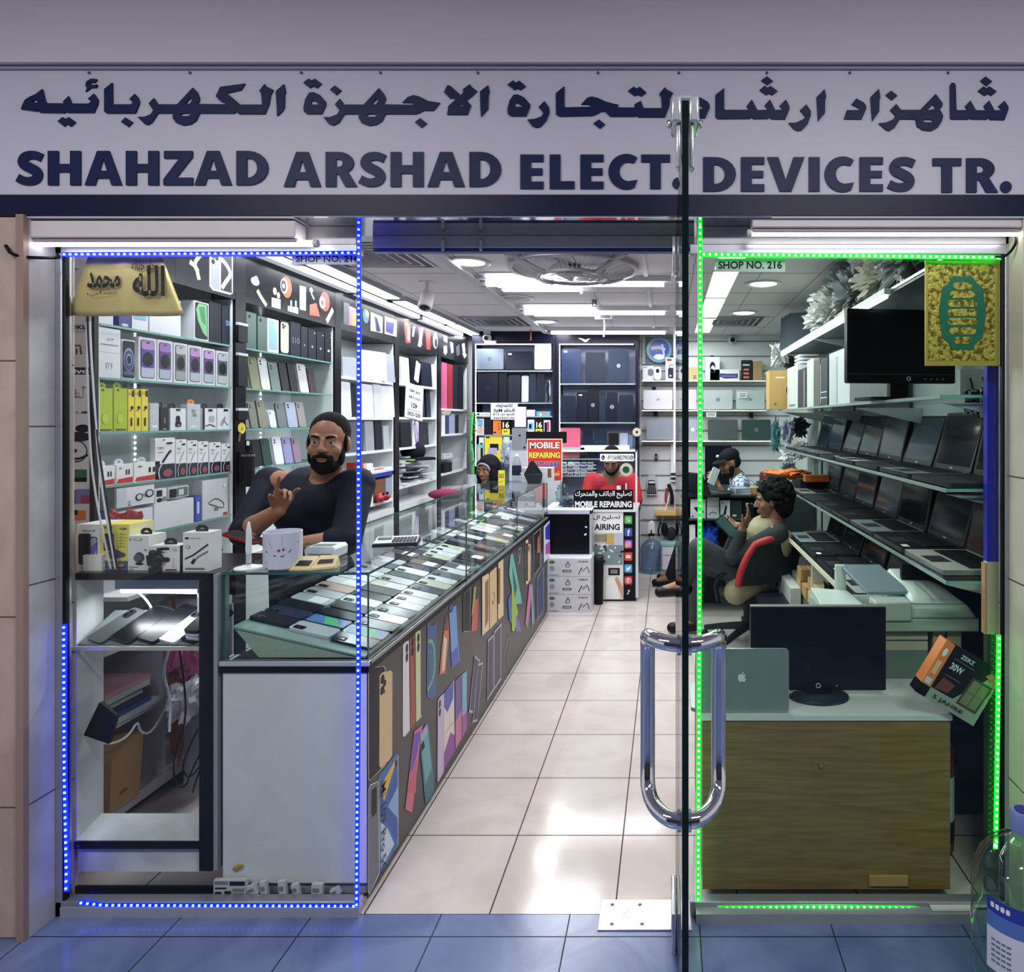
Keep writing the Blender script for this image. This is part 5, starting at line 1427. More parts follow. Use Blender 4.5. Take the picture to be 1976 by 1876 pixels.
# ================================================================== window display unit at the left
UX0,UX1=-1.845,-1.395
t=thing('window_cabinet','black and white open display unit behind the left window','cabinet',(-1.62,2.12,0))
inv=Matrix.Translation((1.62,-2.12,0))
def udone(b,n,**k):
    b.v=[inv @ p for p in b.v]
    return b.build(n,t,**k)
DUSTW=stone('marked_white_board',C(186,190,192),C(214,217,220))
b=MB();b.box(UX0,2.05,1.0,UX1-.012,2.36,1.022,K(10,12,20,.25));udone(b,'top_shelf',bevel=.001)
b=MB();b.box(-1.452,2.04,.1,-1.412,2.1,1.0,K(14,16,24,.3));b.box(-1.411,2.045,.1,-1.398,2.1,1.02,K(150,152,158,.4));udone(b,'post')
b=MB();b.hull([(UX0-.02,2.055,.17),(UX0,2.055,.17),(-1.885,2.2,.17),(-1.905,2.2,.17)],[(UX0-.02,2.055,1.0),(UX0,2.055,1.0),(-1.885,2.2,1.0),(-1.905,2.2,1.0)],DUSTW);udone(b,'side_panel')
b=MB();b.hull([(UX0,2.05,.172),(-1.452,2.05,.172),(-1.452,2.19,.172),(-1.885,2.19,.172)],[(UX0,2.05,.19),(-1.452,2.05,.19),(-1.452,2.19,.19),(-1.885,2.19,.19)],DUSTW);b.box(UX0,2.046,.165,-1.45,2.052,.188,BLACK);udone(b,'bottom_shelf')
b=MB();b.box(UX0,2.06,.085,-1.46,2.075,.163,DUSTW);udone(b,'plinth')
b=MB();b.pane(UX0,2.045,.786,-1.453,2.2,.794,GLD,EDGE);b.box(UX0,2.04,.784,-1.453,2.046,.796,K(190,188,176,.3,.3));b.cyl((-1.458,2.05,.782),(-1.458,2.11,.782),.008,SILVER);udone(b,'glass_shelf')
b=MB()
b.hull([(UX0,2.06,.795),(-1.455,2.06,.795),(-1.455,2.2,.86),(UX0,2.2,.86)],[(UX0,2.058,.797),(-1.455,2.058,.797),(-1.455,2.198,.864),(UX0,2.198,.864)],K(120,130,134,.3));udone(b,'sloping_tray')
b=MB();b.box(-1.846,2.05,.005,-1.40,2.058,.045,BLACK);udone(b,'foot_rail')
t=thing('tube_lamp','short glowing tube lamp under the black window shelf','lamp',(-1.66,2.16,.94))
b=MB();b.cyl((-.13,0,.0),(.125,0,-.004),.008,EM(240,250,250,4.5));b.build('glowing_tube',t)
b=MB();b.box(-.145,-.01,.006,.14,.03,.055,K(206,216,218,.4));b.box(.125,-.012,-.07,.16,.02,.03,K(220,224,226));b.build('holder',t)
b=MB();b.tube([(-.12,.02,.01),(-.08,.03,-.03),(-.06,.04,-.075),(-.07,.05,-.11)],.0035,WHITE,6,2);b.build('wire',t)
slv=(Vector((0,.14,.067))).normalized();nn=Vector((0,-slv.z,slv.y))
def tray_phone(lb,x0,x1,shear,col,kind,u0=0.0,l=.15,up=0,extra=None):
    w_=x1-x0
    zx=(slv*1+Vector((shear,0,0))).normalized();xx=zx.cross(-nn)*-1
    xx=(-nn).cross(zx).normalized()
    M=Matrix((xx,-nn,zx)).transposed().to_4x4()
    M.translation=Vector(((x0+x1)/2,2.062,.8))+slv*u0+nn*(up+.001)
    return phone_flat(lb,M,w_,l,col,kind,'used phones on the window tray')
tray_phone('dark grey phone at the left of the window tray',-1.832,-1.762,.35,K(70,74,76,.15),'back')
tray_phone('large black phone second from the left on the window tray',-1.762,-1.676,.3,K(38,42,46,.12),'screen',l=.16)
tray_phone('black phone under a shine, third on the window tray',-1.676,-1.600,.3,K(24,27,32,.1),'screen',l=.17)
tray_phone('white phone with a dark camera window on the window tray',-1.605,-1.535,.3,K(228,230,234,.15),'back')
tray_phone('glossy black phone at the right of the window tray',-1.535,-1.475,.3,K(22,26,32,.1),'back')
for k,(lb,m_)in enumerate((('silver phone at the bottom of the small stack by the black post',K(196,200,206,.2)),('white phone in the middle of the small stack by the black post',K(220,226,230,.2)),('dark phone topping the small stack by the black post',K(30,36,42,.15)))):
    tray_phone(lb,-1.512+.002*k,-1.457,.12,m_,'screen' if k==2 else 'plain',.0,.11,.0105*(k+1)+(.006 if k else 0))
b=MB();b.prism([(-.05,.0),(.03,-.028),(.055,.06),(.0,.105)],0,.012,BLACK)
tag(put(b.build('card_wallet',bevel=.002),(-1.80,2.085,.50)),'black flat wallet hanging askew on the white side panel','wallet')
zt=1.0225
def top_box(lb,x0,x1,yt,Y,m_,art,d,side=None,hang=None,yaw=0):
    a,c=U(x0,yt,Y),U(x1,yt,Y)
    return product_box(lb,((a.x+c.x)/2,Y,zt),yaw,c.x-a.x,d,a.z-zt,m_,art,hang=hang,side=side)
PW=K(222,221,216,.5)
top_box('white phone box picturing a black and a violet phone',148,193,1012,2.09,PW,[('t','Camon 20',.25,.84,.8,.88,DARK,.02),('r',.08,.12,.62,.8,K(26,28,34,.25),.1),('r',.58,.18,.9,.73,INK,.1),('r',.62,.2,.88,.71,K(150,160,196),.1),('p',[(.62,.5),(.88,.62),(.88,.45),(.62,.25)],K(110,90,170)),('r',.3,.05,.62,.065,DARK)],.1,side=PW)
top_box('yellow phone box with a blue base band and dark phone picture',194,249,1012,2.09,K(222,208,96,.5),[('r',0,0,1,.2,K(70,90,130),0),('t','iYOU',.08,.9,.42,.96,INK),('t','Y200',.66,.88,.92,.93,INK),('r',.12,.42,.48,.8,INK,.06),('r',.15,.44,.3,.7,K(60,60,66)),('s',[(.1,.35),(.12,.26),(.3,.24),(.4,.28)],.05,WHITE),('p',[(.2,.38),(.55,.46),(.9,.36),(.86,.3),(.4,.24)],K(60,64,84))]+[('r',.62,.78-k*.065,.92,.786-k*.065,INK)for k in range(5)]+[('e',.77,.8-k*.065,.02,.01,INK)for k in range(5)]+[('e',.14,.12,.09,.05,K(150,170,200)),('r',.3,.08,.88,.15,K(150,130,90))],.1,side=K(236,232,170,.5))
top_box('white box picturing a round black car holder',246,287,1034,2.085,PW,[('t','L5',.06,.86,.18,.93,DARK),('r',.3,.86,.7,.93,DARK,.5),('r',.33,.87,.67,.92,PW,.5),('e',.58,.38,.24,.15,K(50,52,58)),('e',.5,.36,.2,.12,K(84,86,92)),('e',.58,.2,.2,.04,INK),('s',[(.58,.2),(.58,.3)],.07,INK),('r',.06,.1,.55,.115,GREY),('r',.06,.04,.3,.055,GREY),('e',.9,.6,.04,.025,INK)],.07,side=PW,hang=INK,yaw=-.05)
top_box('white box picturing a black earpiece with a dark side',291,347,1053,2.075,PW,[('r',.3,.82,.65,.93,INK,.1),('s',[(.3,.42),(.5,.42),(.6,.48)],.05,INK),('e',.56,.45,.11,.1,INK),('e',.82,.86,.09,.08,K(190,190,188)),('r',.5,.04,.9,.08,DARK),('t','ear',.38,.73,.55,.77,DARK)]+[('e',.8,.5-k*.1,.02,.02,GREY)for k in range(4)],.05,side=INK,hang=INK)
top_box('white box picturing two grey cable plugs at the right of the black shelf',353,403,1028,2.07,PW,[('s',[(.08,.32),(.4,.42),(.98,.7)],.07,DARK,0),('s',[(.38,.25),(.6,.38),(.98,.52)],.07,GREY,0),('p',[(.3,.22),(.4,.18),(.52,.3),(.42,.34)],INK),('e',.16,.86,.08,.03,INK),('t','data cable',.3,.84,.7,.88,GREY,0),('e',.2,.64,.08,.045,BROW),('e',.2,.64,.06,.034,PW),('r',.1,.06,.85,.1,GREY)],.06,side=OFFW,hang=INK)
t=thing('car_holder','black suction car phone holder in front of the white boxes','phone holder',(U(300,0,2.062).x,2.066,zt))
b=MB();b.ball((0,0,.02),(.014,.012,.018),BLACK);b.box(-.02,-.008,0,.012,.008,.012,BLACK);b.ball((.004,0,.04),(.02,.011,.017),K(16,17,20,.3));b.ball((-.012,0,.058),(.011,.01,.011),BLACK);b.cyl((.006,0,.05),(.008,0,.075),.006,BLACK);b.cyl((-.022,0,.02),(-.026,0,.052),.006,BLACK)
b.build('holder_body',t)
o=clump('white crumpled bag with black print at the left end of the black shelf','carrier_bag','bag',(-1.835,2.15,zt),(.03,.04,.06),K(226,222,220,.5),5,3)
b=MB();b.box(-.03,0,0,.03,.05,.05,PW);tag(put(b.build('product_box'),(-1.815,2.077,zt)),'low white box in front of the crumpled bag','product box')
o=clump('red cloth bag behind the white crumpled bag','cloth_bag','bag',(-1.86,2.26,zt),(.035,.05,.07),K(150,40,52,.8),5,9)
L_box('small orange and black box lying behind the window unit',412,430,1056,.93,ORAN,[('r',0,0,1,.45,INK,0)],d=.05,X=-1.93)
b=MB();b.box(-2.23,2.315,.86,-1.90,3.0,.875,WHITE);tag(b.build('goods_ledge'),'white ledge below the nearest left-wall shelves','ledge')
for lb,m_,xs in (('white cable hanging down the left window edge',K(220,220,228),(-1.805,-1.79,-1.775,-1.74)),('second white cable beside it at the left window edge',K(206,206,216),(-1.815,-1.81,-1.80,-1.755)),('black cable hanging down the left window edge',INK,(-1.812,-1.795,-1.765,-1.735))):
    b=MB();b.tube([(xs[0],2.06,1.98),(xs[0],2.055,1.8),(xs[1],2.055,1.55),(xs[2],2.06,1.3),(xs[3],2.075,1.03)],.0028,m_,6,2)
    tag(b.build('cable'),lb,'cable')
# ---- things in and before the open base of the nearest shelf unit
for i,(lb,z,m_,d_,y1)in enumerate((('pink paper sheaf on the low open shelf',.505,K(206,150,160),.02,2.53),('pale green paper sheaf under the pink one',.488,K(190,194,184),.02,2.52),('second pale paper sheaf on the blue folders',.468,K(170,172,170),.012,2.49),('dark blue folder on the low open shelf',.445,K(36,46,84),.018,2.5),('blue folder in the middle of the low shelf pile',.425,K(60,84,140),.016,2.53),('pale folder at the bottom of the low shelf pile',.402,K(186,190,200),.02,2.57))):
    b=MB();b.box(-2.2,2.32,0,-1.985+.004*(i%2),y1,d_,m_);o=tag(b.build('paper_sheaf'),lb,'papers');o.location.z=z
b=MB();b.hull([(-2.2,2.33,0),(-1.975,2.33,0),(-1.975,2.46,0),(-2.2,2.46,0)],[(-2.2,2.32,.17),(-1.96,2.32,.19),(-1.965,2.47,.235),(-2.2,2.47,.2)],CARD);b.box(-1.9705,2.37,.05,-1.9695,2.40,.06,BROW);tag(put(b.build('cardboard_box'),(0,0,.1005)),'brown cardboard box at the bottom of the open base','cardboard box')
clump('pink shopping bag before the open shelf base','shopping_bag','bag',(-1.935,2.68,.44),(.045,.085,.12),K(190,84,130,.4),5,21)
clump('white plastic bag hanging below the pink shopping bag','plastic_bag','bag',(-1.91,2.62,.30),(.045,.085,.075),K(222,214,226,.3),5,22)
clump('orange-brown cloth hanging behind the cables','cloth','cloth',(-1.97,2.64,.10),(.018,.03,.26),K(150,76,44,.8),4,23)
b=MB();b.box(-1.985,2.70,.0,-1.83,3.0,.43,K(196,194,200));tag(b.build('storage_box'),'pale storage carton behind the pink shopping bag','carton')
for lb,pts,m_,r_ in (('white curly cable before the open shelf base',[(-1.98,2.29,.38),(-1.95,2.31,.36),(-1.94,2.37,.36),(-1.94,2.41,.40),(-1.94,2.42,.35),(-1.94,2.47,.32),(-1.94,2.53,.37),(-1.95,2.58,.41)],WHITE,.004),
                      ('black looped cable behind the black post',[(-1.72,2.3,.78),(-1.69,2.3,.6),(-1.68,2.3,.45),(-1.72,2.3,.35),(-1.73,2.3,.25),(-1.69,2.3,.2),(-1.66,2.3,.28),(-1.62,2.3,.36)],INK,.003),
                      ('white straight cable behind the black post',[(-1.73,2.32,.8),(-1.76,2.32,.68),(-1.78,2.32,.6),(-1.75,2.32,.52),(-1.755,2.32,.4)],WHITE,.004),
                      ('thin black cable coiled on the floor behind the post',[(-1.64,2.3,.42),(-1.67,2.3,.36),(-1.70,2.3,.28),(-1.67,2.3,.24),(-1.63,2.31,.3),(-1.66,2.31,.22),(-1.68,2.33,.18)],INK,.0028)):
    b=MB();b.tube(pts,r_,m_,6,2);tag(b.build('cable'),lb,'cable')
b=MB();b.box(0,0,0,.1,.012,.052,K(190,192,198));art_on(b,[('r',.03,.75,.45,.95,GREY,0),('r',.5,.7,.97,.95,INK,0),('r',.05,.5,.4,.6,DARK,0),('r',.05,.1,.25,.35,INK,0),('r',.35,.1,.55,.4,INK,0),('r',.6,.1,.95,.3,GREY,0),('r',.6,.4,.95,.55,GREY,0)],0,0,.1,.052)
tag(put(b.build('card_pack',smooth=False),(U(411,0,2.02).x,2.022,.032)),'white printed card pack propped on the window sill','card')
rr=random.Random(9)
for i,px in enumerate((480,503,538,565,600,640)):
    b=MB();h_=rr.uniform(.015,.05);w_=rr.uniform(.02,.05);b.box(0,0,0,w_,.012,h_,K(196,198,204));b.box(w_*.1,-.001,h_*.4,w_*.7,0,h_*.7,GREY)
    tag(put(b.build('card_scrap',smooth=False),(U(px,0,2.02).x,2.022,.032),0,0,rr.uniform(-.5,.2)),'%s scrap of printed card along the left window sill'%['first','second','third','fourth','fifth','sixth'][i],'card scrap','card scraps on the sill')
b=MB();b.ball((0,0,0),(.018,.004,.008),K(176,140,50));tag(put(b.build('tape_scrap'),(U(455,1677,2.03).x,2.038,U(455,1677,2.03).z),0,0,-.5),'yellow tape blob stuck on the white counter end','tape')
# ================================================================== repair counter across the back
RY=5.44
t=thing('repair_counter','black repair counter with glass screen and social media icons','counter',(-0.64,5.7,0))
inv=Matrix.Translation((0.64,-5.7,0))
def rdone(b,n,**k):
    b.v=[inv @ p for p in b.v]
    return b.build(n,t,**k)
def rp(px,py,Y=RY):q=U(px,py,Y);return (q.x,q.z)
def rrct(b,x0,y0,x1,y1,m,l=0,Y=RY):a,c=rp(x0,y1,Y),rp(x1,y0,Y);b.rect(a[0],a[1],c[0],c[1],Y-.001-.0006*l,m)
xl,xr=rp(1050,0)[0],rp(1227,0)[0]
b=MB();b.box(xl,RY,.0,xr,RY+.5,.74,BLACK);rdone(b,'cabinet')
b=MB();b.box(xl-.01,RY-.012,.738,xr+.012,RY+.5,.757,K(214,216,222,.35));b.box(xl-.01,RY-.004,1.235,xr+.01,RY+.012,1.25,K(226,228,232,.35));b.box(xr-.004,RY-.004,.757,xr+.012,RY+.012,1.25,K(206,212,216,.3));b.box(xl-.012,RY-.004,.757,xl+.004,RY+.012,1.25,K(30,32,40));b.box(xr-.002,RY-.006,.03,xr+.02,RY+.03,.757,K(190,196,204,.35));rdone(b,'frame')
b=MB();b.pane(xl,RY,.757,xr,RY+.006,1.236,GLD,EDGE);rdone(b,'glass_screen',smooth=False)
b=MB();a,c=rp(1107,983),rp(1222,945)
b.prism([(a[0],a[1]),(c[0],a[1]),(c[0],c[1]),(a[0]+.03,c[1]),(a[0],c[1]-.03)],RY-.003,RY-.001,BLACK)
w_=c[0]-a[0];h_=c[1]-a[1]
b.text(arabic('تصليح الهاتف والمتحرك'),a[0]+.012,a[1]+h_*.55,c[0]-.012,a[1]+h_*.94,RY-.004,WHITE,.02)
b.text('MOBILE REPAIRING',a[0]+.012,a[1]+h_*.1,c[0]-.012,a[1]+h_*.42,RY-.004,WHITE,.035)
rdone(b,'lettered_band',smooth=False)
b=MB();a,c=rp(1158,890),rp(1223,876);b.box(a[0],RY-.003,a[1],c[0],RY-.001,c[1],WHITE)
b.text('-971569827903',a[0]+.055,a[1]+.012,c[0]-.035,c[1]-.012,RY-.004,INK,.015)
for cx in (a[0]+.025,c[0]-.018):b.disc(cx,(a[1]+c[1])/2,.015,.02,RY-.0035,RY-.0035,INK if cx<-.4 else GREY,back=False);b.stroke([(cx-.006,(a[1]+c[1])/2+.008),(cx-.003,(a[1]+c[1])/2-.004),(cx+.007,(a[1]+c[1])/2-.008)],.004,RY-.0042,RY-.0042,WHITE)
rdone(b,'phone_number_sticker',smooth=False)
b=MB()
rrct(b,1140,985,1203,1157,K(206,206,210),0)
a,c=rp(1143,1029),rp(1202,988);b.rect(a[0],a[1],c[0],c[1],RY-.002,WHITE)
b.text(arabic('تصليح ال'),*rp(1145,1005),*rp(1197,994),RY-.0027,BLACK,.02);b.text('AIRING',*rp(1147,1023),*rp(1196,1011),RY-.0027,BLACK,.03)
for x0,y0,x1,y1,m_ in ((1147,1031,1170,1046,K(150,140,120)),(1169,1030,1185,1050,K(196,170,90)),(1185,1030,1202,1052,K(190,196,216)),(1146,1052,1202,1090,K(120,140,146)),(1146,1091,1202,1156,K(222,218,214))):rrct(b,x0,y0,x1,y1,m_,2)
rr=random.Random(4)
for k in range(26):
    px,py=rr.uniform(1150,1198),rr.uniform(1050,1088)
    q=rp(px,py);b.stroke([q,(q[0]+rr.uniform(-.03,.03),q[1]+rr.uniform(-.02,.02))],rr.uniform(.006,.018),RY-.003-k*.00005,RY-.003-k*.00005,rr.choice([INK,PALE,WHITE,GREY]))
rrct(b,1174,1096,1196,1110,INK,4);rrct(b,1178,1099,1192,1107,GREY,5)
b.prism([rp(*p)for p in ((1168,1156),(1170,1120),(1180,1112),(1190,1120),(1196,1156))],RY-.004,RY-.004,WHITE,back=False)
b.prism([rp(*p)for p in ((1186,1118),(1191,1112),(1202,1132),(1202,1156),(1196,1140))],RY-.0044,RY-.0044,K(206,150,120),back=False)
rdone(b,'repair_poster',smooth=False)
b=MB();rrct(b,1203,985,1227,1157,BLACK,1)
IC=[(1003,K(64,170,70)),(1027,K(50,84,170)),(1050,K(206,70,130)),(1074,K(206,60,50)),(1097,K(60,150,214)),(1120,K(196,40,50)),(1143,BLACK)]
for i,(py,m_)in enumerate(IC):
    a,c=rp(1205,py+8),rp(1220,py-8)
    cx,cz,r=(a[0]+c[0])/2,(a[1]+c[1])/2,(c[0]-a[0])/2
    y1,y2,y3=RY-.0025,RY-.003,RY-.0035
    b.rrect(a[0],a[1],c[0],c[1],.01,y1,y1,m_,back=False)
    if i==0:
        b.ring(cx,cz,r*.62,r*.46,y2,y2+.0002,WHITE);b.prism([(cx-r*.6,cz-r*.65),(cx-r*.15,cz-r*.5),(cx-r*.5,cz-r*.1)],y2,y2,WHITE,back=False);b.stroke([(cx-r*.25,cz+r*.25),(cx-r*.1,cz-r*.15),(cx+r*.28,cz-r*.25)],r*.2,y3,y3,WHITE,1)
    elif i==1:b.stroke([(cx+r*.4,cz+r*.6),(cx+r*.05,cz+r*.55),(cx,cz+r*.2),(cx,cz-r*.95)],r*.3,y2,y2,WHITE,1);b.stroke([(cx-r*.3,cz+r*.05),(cx+r*.4,cz+r*.05)],r*.26,y3,y3,WHITE)
    elif i==2:
        b.rrect(a[0],cz-r*.3,c[0],c[1],.01,y2,y2,K(150,70,190),back=False);b.rrect(a[0]+.003,a[1],cx,cz,.01,y2-.0001,y2-.0001,ORAN,back=False)
        b.rrect(cx-r*.62,cz-r*.62,cx+r*.62,cz+r*.62,.012,y3,y3,WHITE,back=False);b.rrect(cx-r*.46,cz-r*.46,cx+r*.46,cz+r*.46,.008,y3-.0003,y3-.0003,m_,back=False);b.ring(cx,cz,r*.3,r*.18,y3-.0006,y3-.0005,WHITE)
    elif i==3:b.box(cx-r*.62,y2,cz-r*.42,cx+r*.62,y2+.0002,cz+r*.42,WHITE);b.stroke([(cx-r*.6,cz+r*.38),(cx,cz-r*.1),(cx+r*.6,cz+r*.38)],r*.14,y3,y3,m_)
    elif i==4:b.prism([(cx+p[0]*r,cz+p[1]*r)for p in ((-.7,.45),(-.35,.2),(-.05,.12),(.0,.45),(.25,.6),(.5,.5),(.75,.5),(.58,.3),(.5,-.1),(.2,-.5),(-.3,-.62),(-.7,-.45),(-.35,-.38),(-.55,-.15),(-.45,-.1),(-.7,.15),(-.55,.15))],y2,y2,WHITE,back=False)
    elif i==5:b.ring(cx,cz,r*.72,r*.6,y2,y2+.0002,WHITE);b.stroke([(cx-r*.2,cz-r*.6),(cx,cz+r*.15)],r*.2,y3,y3,WHITE);b.stroke([(cx-r*.28,cz),(cx-r*.2,cz+r*.4),(cx+r*.15,cz+r*.42),(cx+r*.28,cz+r*.1),(cx+r*.08,cz-r*.2)],r*.16,y3,y3,WHITE,1)
    else:b.stroke([(cx+r*.05,cz+r*.65),(cx+r*.05,cz-r*.35),(cx-r*.2,cz-r*.5),(cx-r*.3,cz-r*.2)],r*.18,y2,y2,WHITE,1);b.stroke([(cx+r*.05,cz+r*.6),(cx+r*.4,cz+r*.25)],r*.18,y3,y3,WHITE)
rdone(b,'icon_column',smooth=False)
t2=thing('black_cabinet','black box with a white frame standing on the water cartons','cabinet',(U(1100,0,5.28).x,5.28,.42))
a,c=U(1060,1070,5.28),U(1141,985,5.28);w_=c.x-a.x;z1=c.z-.42
b=MB();b.box(-w_/2,0,0,w_/2,.15,z1,K(10,10,20,.3));b.build('case',t2,bevel=.003)
b=MB();b.box(-w_/2-.01,-.006,z1-.03,w_/2+.006,.15,z1+.004,K(196,198,214,.35));b.box(w_/2-.012,-.006,0,w_/2+.006,.1,z1,K(170,172,184,.35));b.build('frame',t2,bevel=.002)
b=MB();b.ball((w_/2-.04,-.002,z1*.62),(.011,.003,.006),WHITE,rot=Matrix.Rotation(.4,3,'Y'));b.ball((w_/2-.045,-.002,z1*.45),(.012,.003,.007),WHITE,rot=Matrix.Rotation(-.5,3,'Y'));b.build('mark',t2)
WC=K(206,206,216,.5)
for i,(z,n)in enumerate(((0,'bottom'),(.14,'middle'),(.28,'top'))):
    a,c=U(1055,0,5.12),U(1140,0,5.12)
    tt=thing('water_carton','%s white water carton of the stack of three with green leaf print'%n,'carton',((a.x+c.x)/2,5.12,z+.0005*i),0,'stack of three water cartons')
    w_=c.x-a.x
    b=MB();b.box(-w_/2,0,0,w_/2,.26,.138,WC)
    art_on(b,[('e',.12,.8,.07,.09,K(60,130,60)),('e',.12,.44,.06,.16,K(150,156,170)),('r',.05,.06,.28,.1,GREY),('p',[(.48,.9),(.54,.66),(.52,.52),(.45,.5),(.41,.6)],K(110,150,110)),('e',.48,.62,.025,.07,WC),('r',.36,.24,.56,.36,INK),('r',.38,.27,.54,.32,WC),('s',[(.72,.12),(.8,.5),(.82,.3),(.92,.55),(.97,.2)],.05,INK,0),('t','aqua',.72,.78,.94,.88,INK)],-w_/2,0,w_,.138)
    b.box(-w_/2+.03,.12,.138,w_/2-.03,.14,.1384,K(170,172,184))
    b.v=[p for p in b.v];b.build('carton_box',tt,smooth=False)
t3=thing('waste_bin','tall black bin standing beside the water cartons','bin',(U(1154,0,5.3).x,5.36,0))
b=MB();b.lathe([(.0001,0),(.035,0),(.04,.36),(.037,.36),(.034,.02),(.0001,.02)],BLACK,16);b.build('bin_body',t3)
b=MB();b.lathe([(.042,.36),(.042,.385),(.03,.4),(.0001,.402)],DARK,16);b.build('lid',t3)
t4=thing('magnifier_lamp','round cream magnifier lamp with green lens beside the red shirt','lamp',(U(1208,0,5.62).x,5.64,.757))
b=MB();b.M=Matrix.Translation((0,0,U(0,907,5.62).z-.757));b.ring(0,0,.056,.03,-.01,.01,K(222,206,178,.5));b.M=Matrix.Identity(4);b.build('ring',t4,bevel=.003)
b=MB();b.disc(0,U(0,907,5.62).z-.757,.03,.03,-.004,.004,K(40,96,76,.15));b.build('lens',t4)
b=MB();b.cyl((0,0,0),(0,0,.1),.03,DARK,.012);b.cyl((0,0,.1),(0,0,U(0,935,5.62).z-.75),.007,PALE);b.build('stalk',t4)
clump('clear plastic bag of parts on the repair counter','plastic_bag','bag',(U(1083,0,5.6).x,5.62,.757),(.05,.04,.08),glass('thin_bag',(.8,.84,.88),1.5),6,31)
clump('heap of tangled parts beside the lettered band','parts_bundle','parts',(U(1095,0,5.58).x,5.58,.757),(.06,.05,.035),K(60,70,90,.4),8,33)
b=MB();b.cyl((0,0,0),(0,0,.045),.018,WHITE,seg=14);tag(put(b.build('tape_roll'),(U(1194,0,5.66).x,5.66,.885)),'white roll standing above the lettered band','roll')
b=MB();b.box(-.12,0,0,.12,.1,.125,K(36,38,44));tag(put(b.build('tool_box'),(U(1190,0,5.66).x,5.66,.758)),'dark tool box behind the lettered band','tool box')
# ------------------------------------------------------------------ tall black cabinets against the back
BYF,BYB=6.40,6.70
def back_cab(label,px0,px1,Zs,lights=True):
    x0,x1=U(px0,0,BYF).x,U(px1,0,BYF).x
    t=thing('display_case',label,'cabinet',((x0+x1)/2,6.55,0))
    cx=(x0+x1)/2
    hw=(x1-x0)/2
    LB=K(170,176,206,.5)
    b=MB();b.box(-hw-.025,.1,0,hw+.025,.15,2.36,K(16,16,40,.35));b.box(-hw-.03,-.15,0,-hw,.15,2.36,K(14,14,34,.35));b.box(hw,-.15,0,hw+.03,.15,2.36,K(14,14,34,.35));b.box(-hw,-.15,2.24,hw,.15,2.36,K(14,14,40,.35));b.build('carcass',t)
    b=MB();b.box(-hw,.09,.6,hw,.1,2.24,LB);b.build('back_panel',t)
    b=MB();b.box(-hw,-.14,0,hw,.09,.75,K(200,202,208));b.build('base_cupboard',t)
    for z in Zs:
        b=MB();b.box(-hw,-.148,z-.012,hw,.09,z,K(150,166,176,.3));b.build('shelf',t)
    if lights:
        b=MB()
        n=int(2*hw/.014)
        for k in range(n):b.box(-hw+k*.014,-.152,2.228,-hw+k*.014+.008,-.147,2.238,LEDW)
        for k in range(84):b.box(-hw+.001,-.152,1.05+k*.014,-hw+.009,-.147,1.058+k*.014,LEDW)
        b.build('led_strip',t,smooth=False)
    return t
zb=lambda py:H-(py-CY)*BYF/F
back_cab('left tall black display case at the back with laptops and phone boxes',917,1066,[zb(715),zb(777),zb(803),zb(839),zb(890)])
back_cab('right tall black display case at the back with dark laptops',1079,1226,[zb(740),zb(815),zb(866),zb(885),zb(918)])
def BL_(lb,px0,px1,pyt,pyb,m_,logo=None,Y=None,lean=.04,cat=None,**k):
    Y=Y or BYF+.02
    a,c=U(px0,pyb,Y),U(px1,pyt,Y)
    return slab_laptop(lb,((a.x+c.x)/2,Y,a.z+.001),0,c.x-a.x-.004,c.z-a.z,m_,logo,lean,.02,**k)
DL=K(24,32,50,.3);DL2=K(30,44,64,.3);DL3=K(18,22,40,.3)
zs=[715,777,839]
BL_('silver-grey laptop at the top left of the left display case',917,972,673,713,K(100,112,124,.3,.5),'ring',logo_mat=DARK)
BL_('black laptop with a sticker beside the silver-grey one',976,1028,678,713,DL,'corner')
BL_('white upright laptop at the top right of the left display case',1031,1064,664,713,W1)
BL_('large dark laptop first on the second shelf, left display case',921,961,718,776,DL3,'ring',logo_mat=K(50,56,74,.4))
BL_('black laptop edge full of ports, second shelf of the left display case',962,978,719,776,K(16,18,34))
BL_('black laptop with a round badge, second shelf of the left display case',981,1004,724,776,DL,'ring',logo_mat=BLACK)
BL_('slim white laptop between dark ones on the second shelf',1006,1020,725,776,K(196,202,208),Y=BYF+.03)
BL_('dark teal laptop right of the slim white one',1021,1034,721,776,DL2,Y=BYF+.04)
BL_('navy laptop at the right of the second shelf, left display case',1036,1051,721,776,DL,Y=BYF+.05)
b=MB();b.tube([(0,0,.2),(.02,0,.18),(.0,0,.12),(.02,0,.06),(.01,0,.0)],.012,INK,6,2);b.tube([(.025,0,.21),(.03,0,.1),(.02,0,0)],.004,PALE,6,2)
tag(put(b.build('charger_cable'),(U(1056,0,BYF).x,BYF-.02,zb(776))),'black and white charger cables hanging at the right of the left display case','cable')
b=MB();a,c=U(947,810,6.398),U(999,778,6.398);b.box(a.x,6.398,a.z,c.x,6.4015,c.z,W1)
w_,h_=c.x-a.x,c.z-a.z
for s_,z0,z1,x0,x1 in (('Sharjah',.7,.95,.2,.82),('Rolla Mall',.45,.66,.12,.88),('Shop no 216',.22,.4,.08,.9),('0712543265',.04,.16,.1,.88)):
    b.text(s_,a.x+w_*x0,a.z+h_*z0,a.x+w_*x1,a.z+h_*z1,6.397,INK,.015,flip=True)
tag(b.build('address_note',smooth=False),'white sheet with the shop address in mirrored letters','note')
b=MB();a,c=U(993,824,6.396),U(1015,785,6.396);b.box(a.x,6.396,a.z,c.x,6.4015,c.z,K(222,218,226));tag(b.build('paper_sheet'),'blank white sheet hanging beside the mirrored address note','paper')
Zq=zb(839)
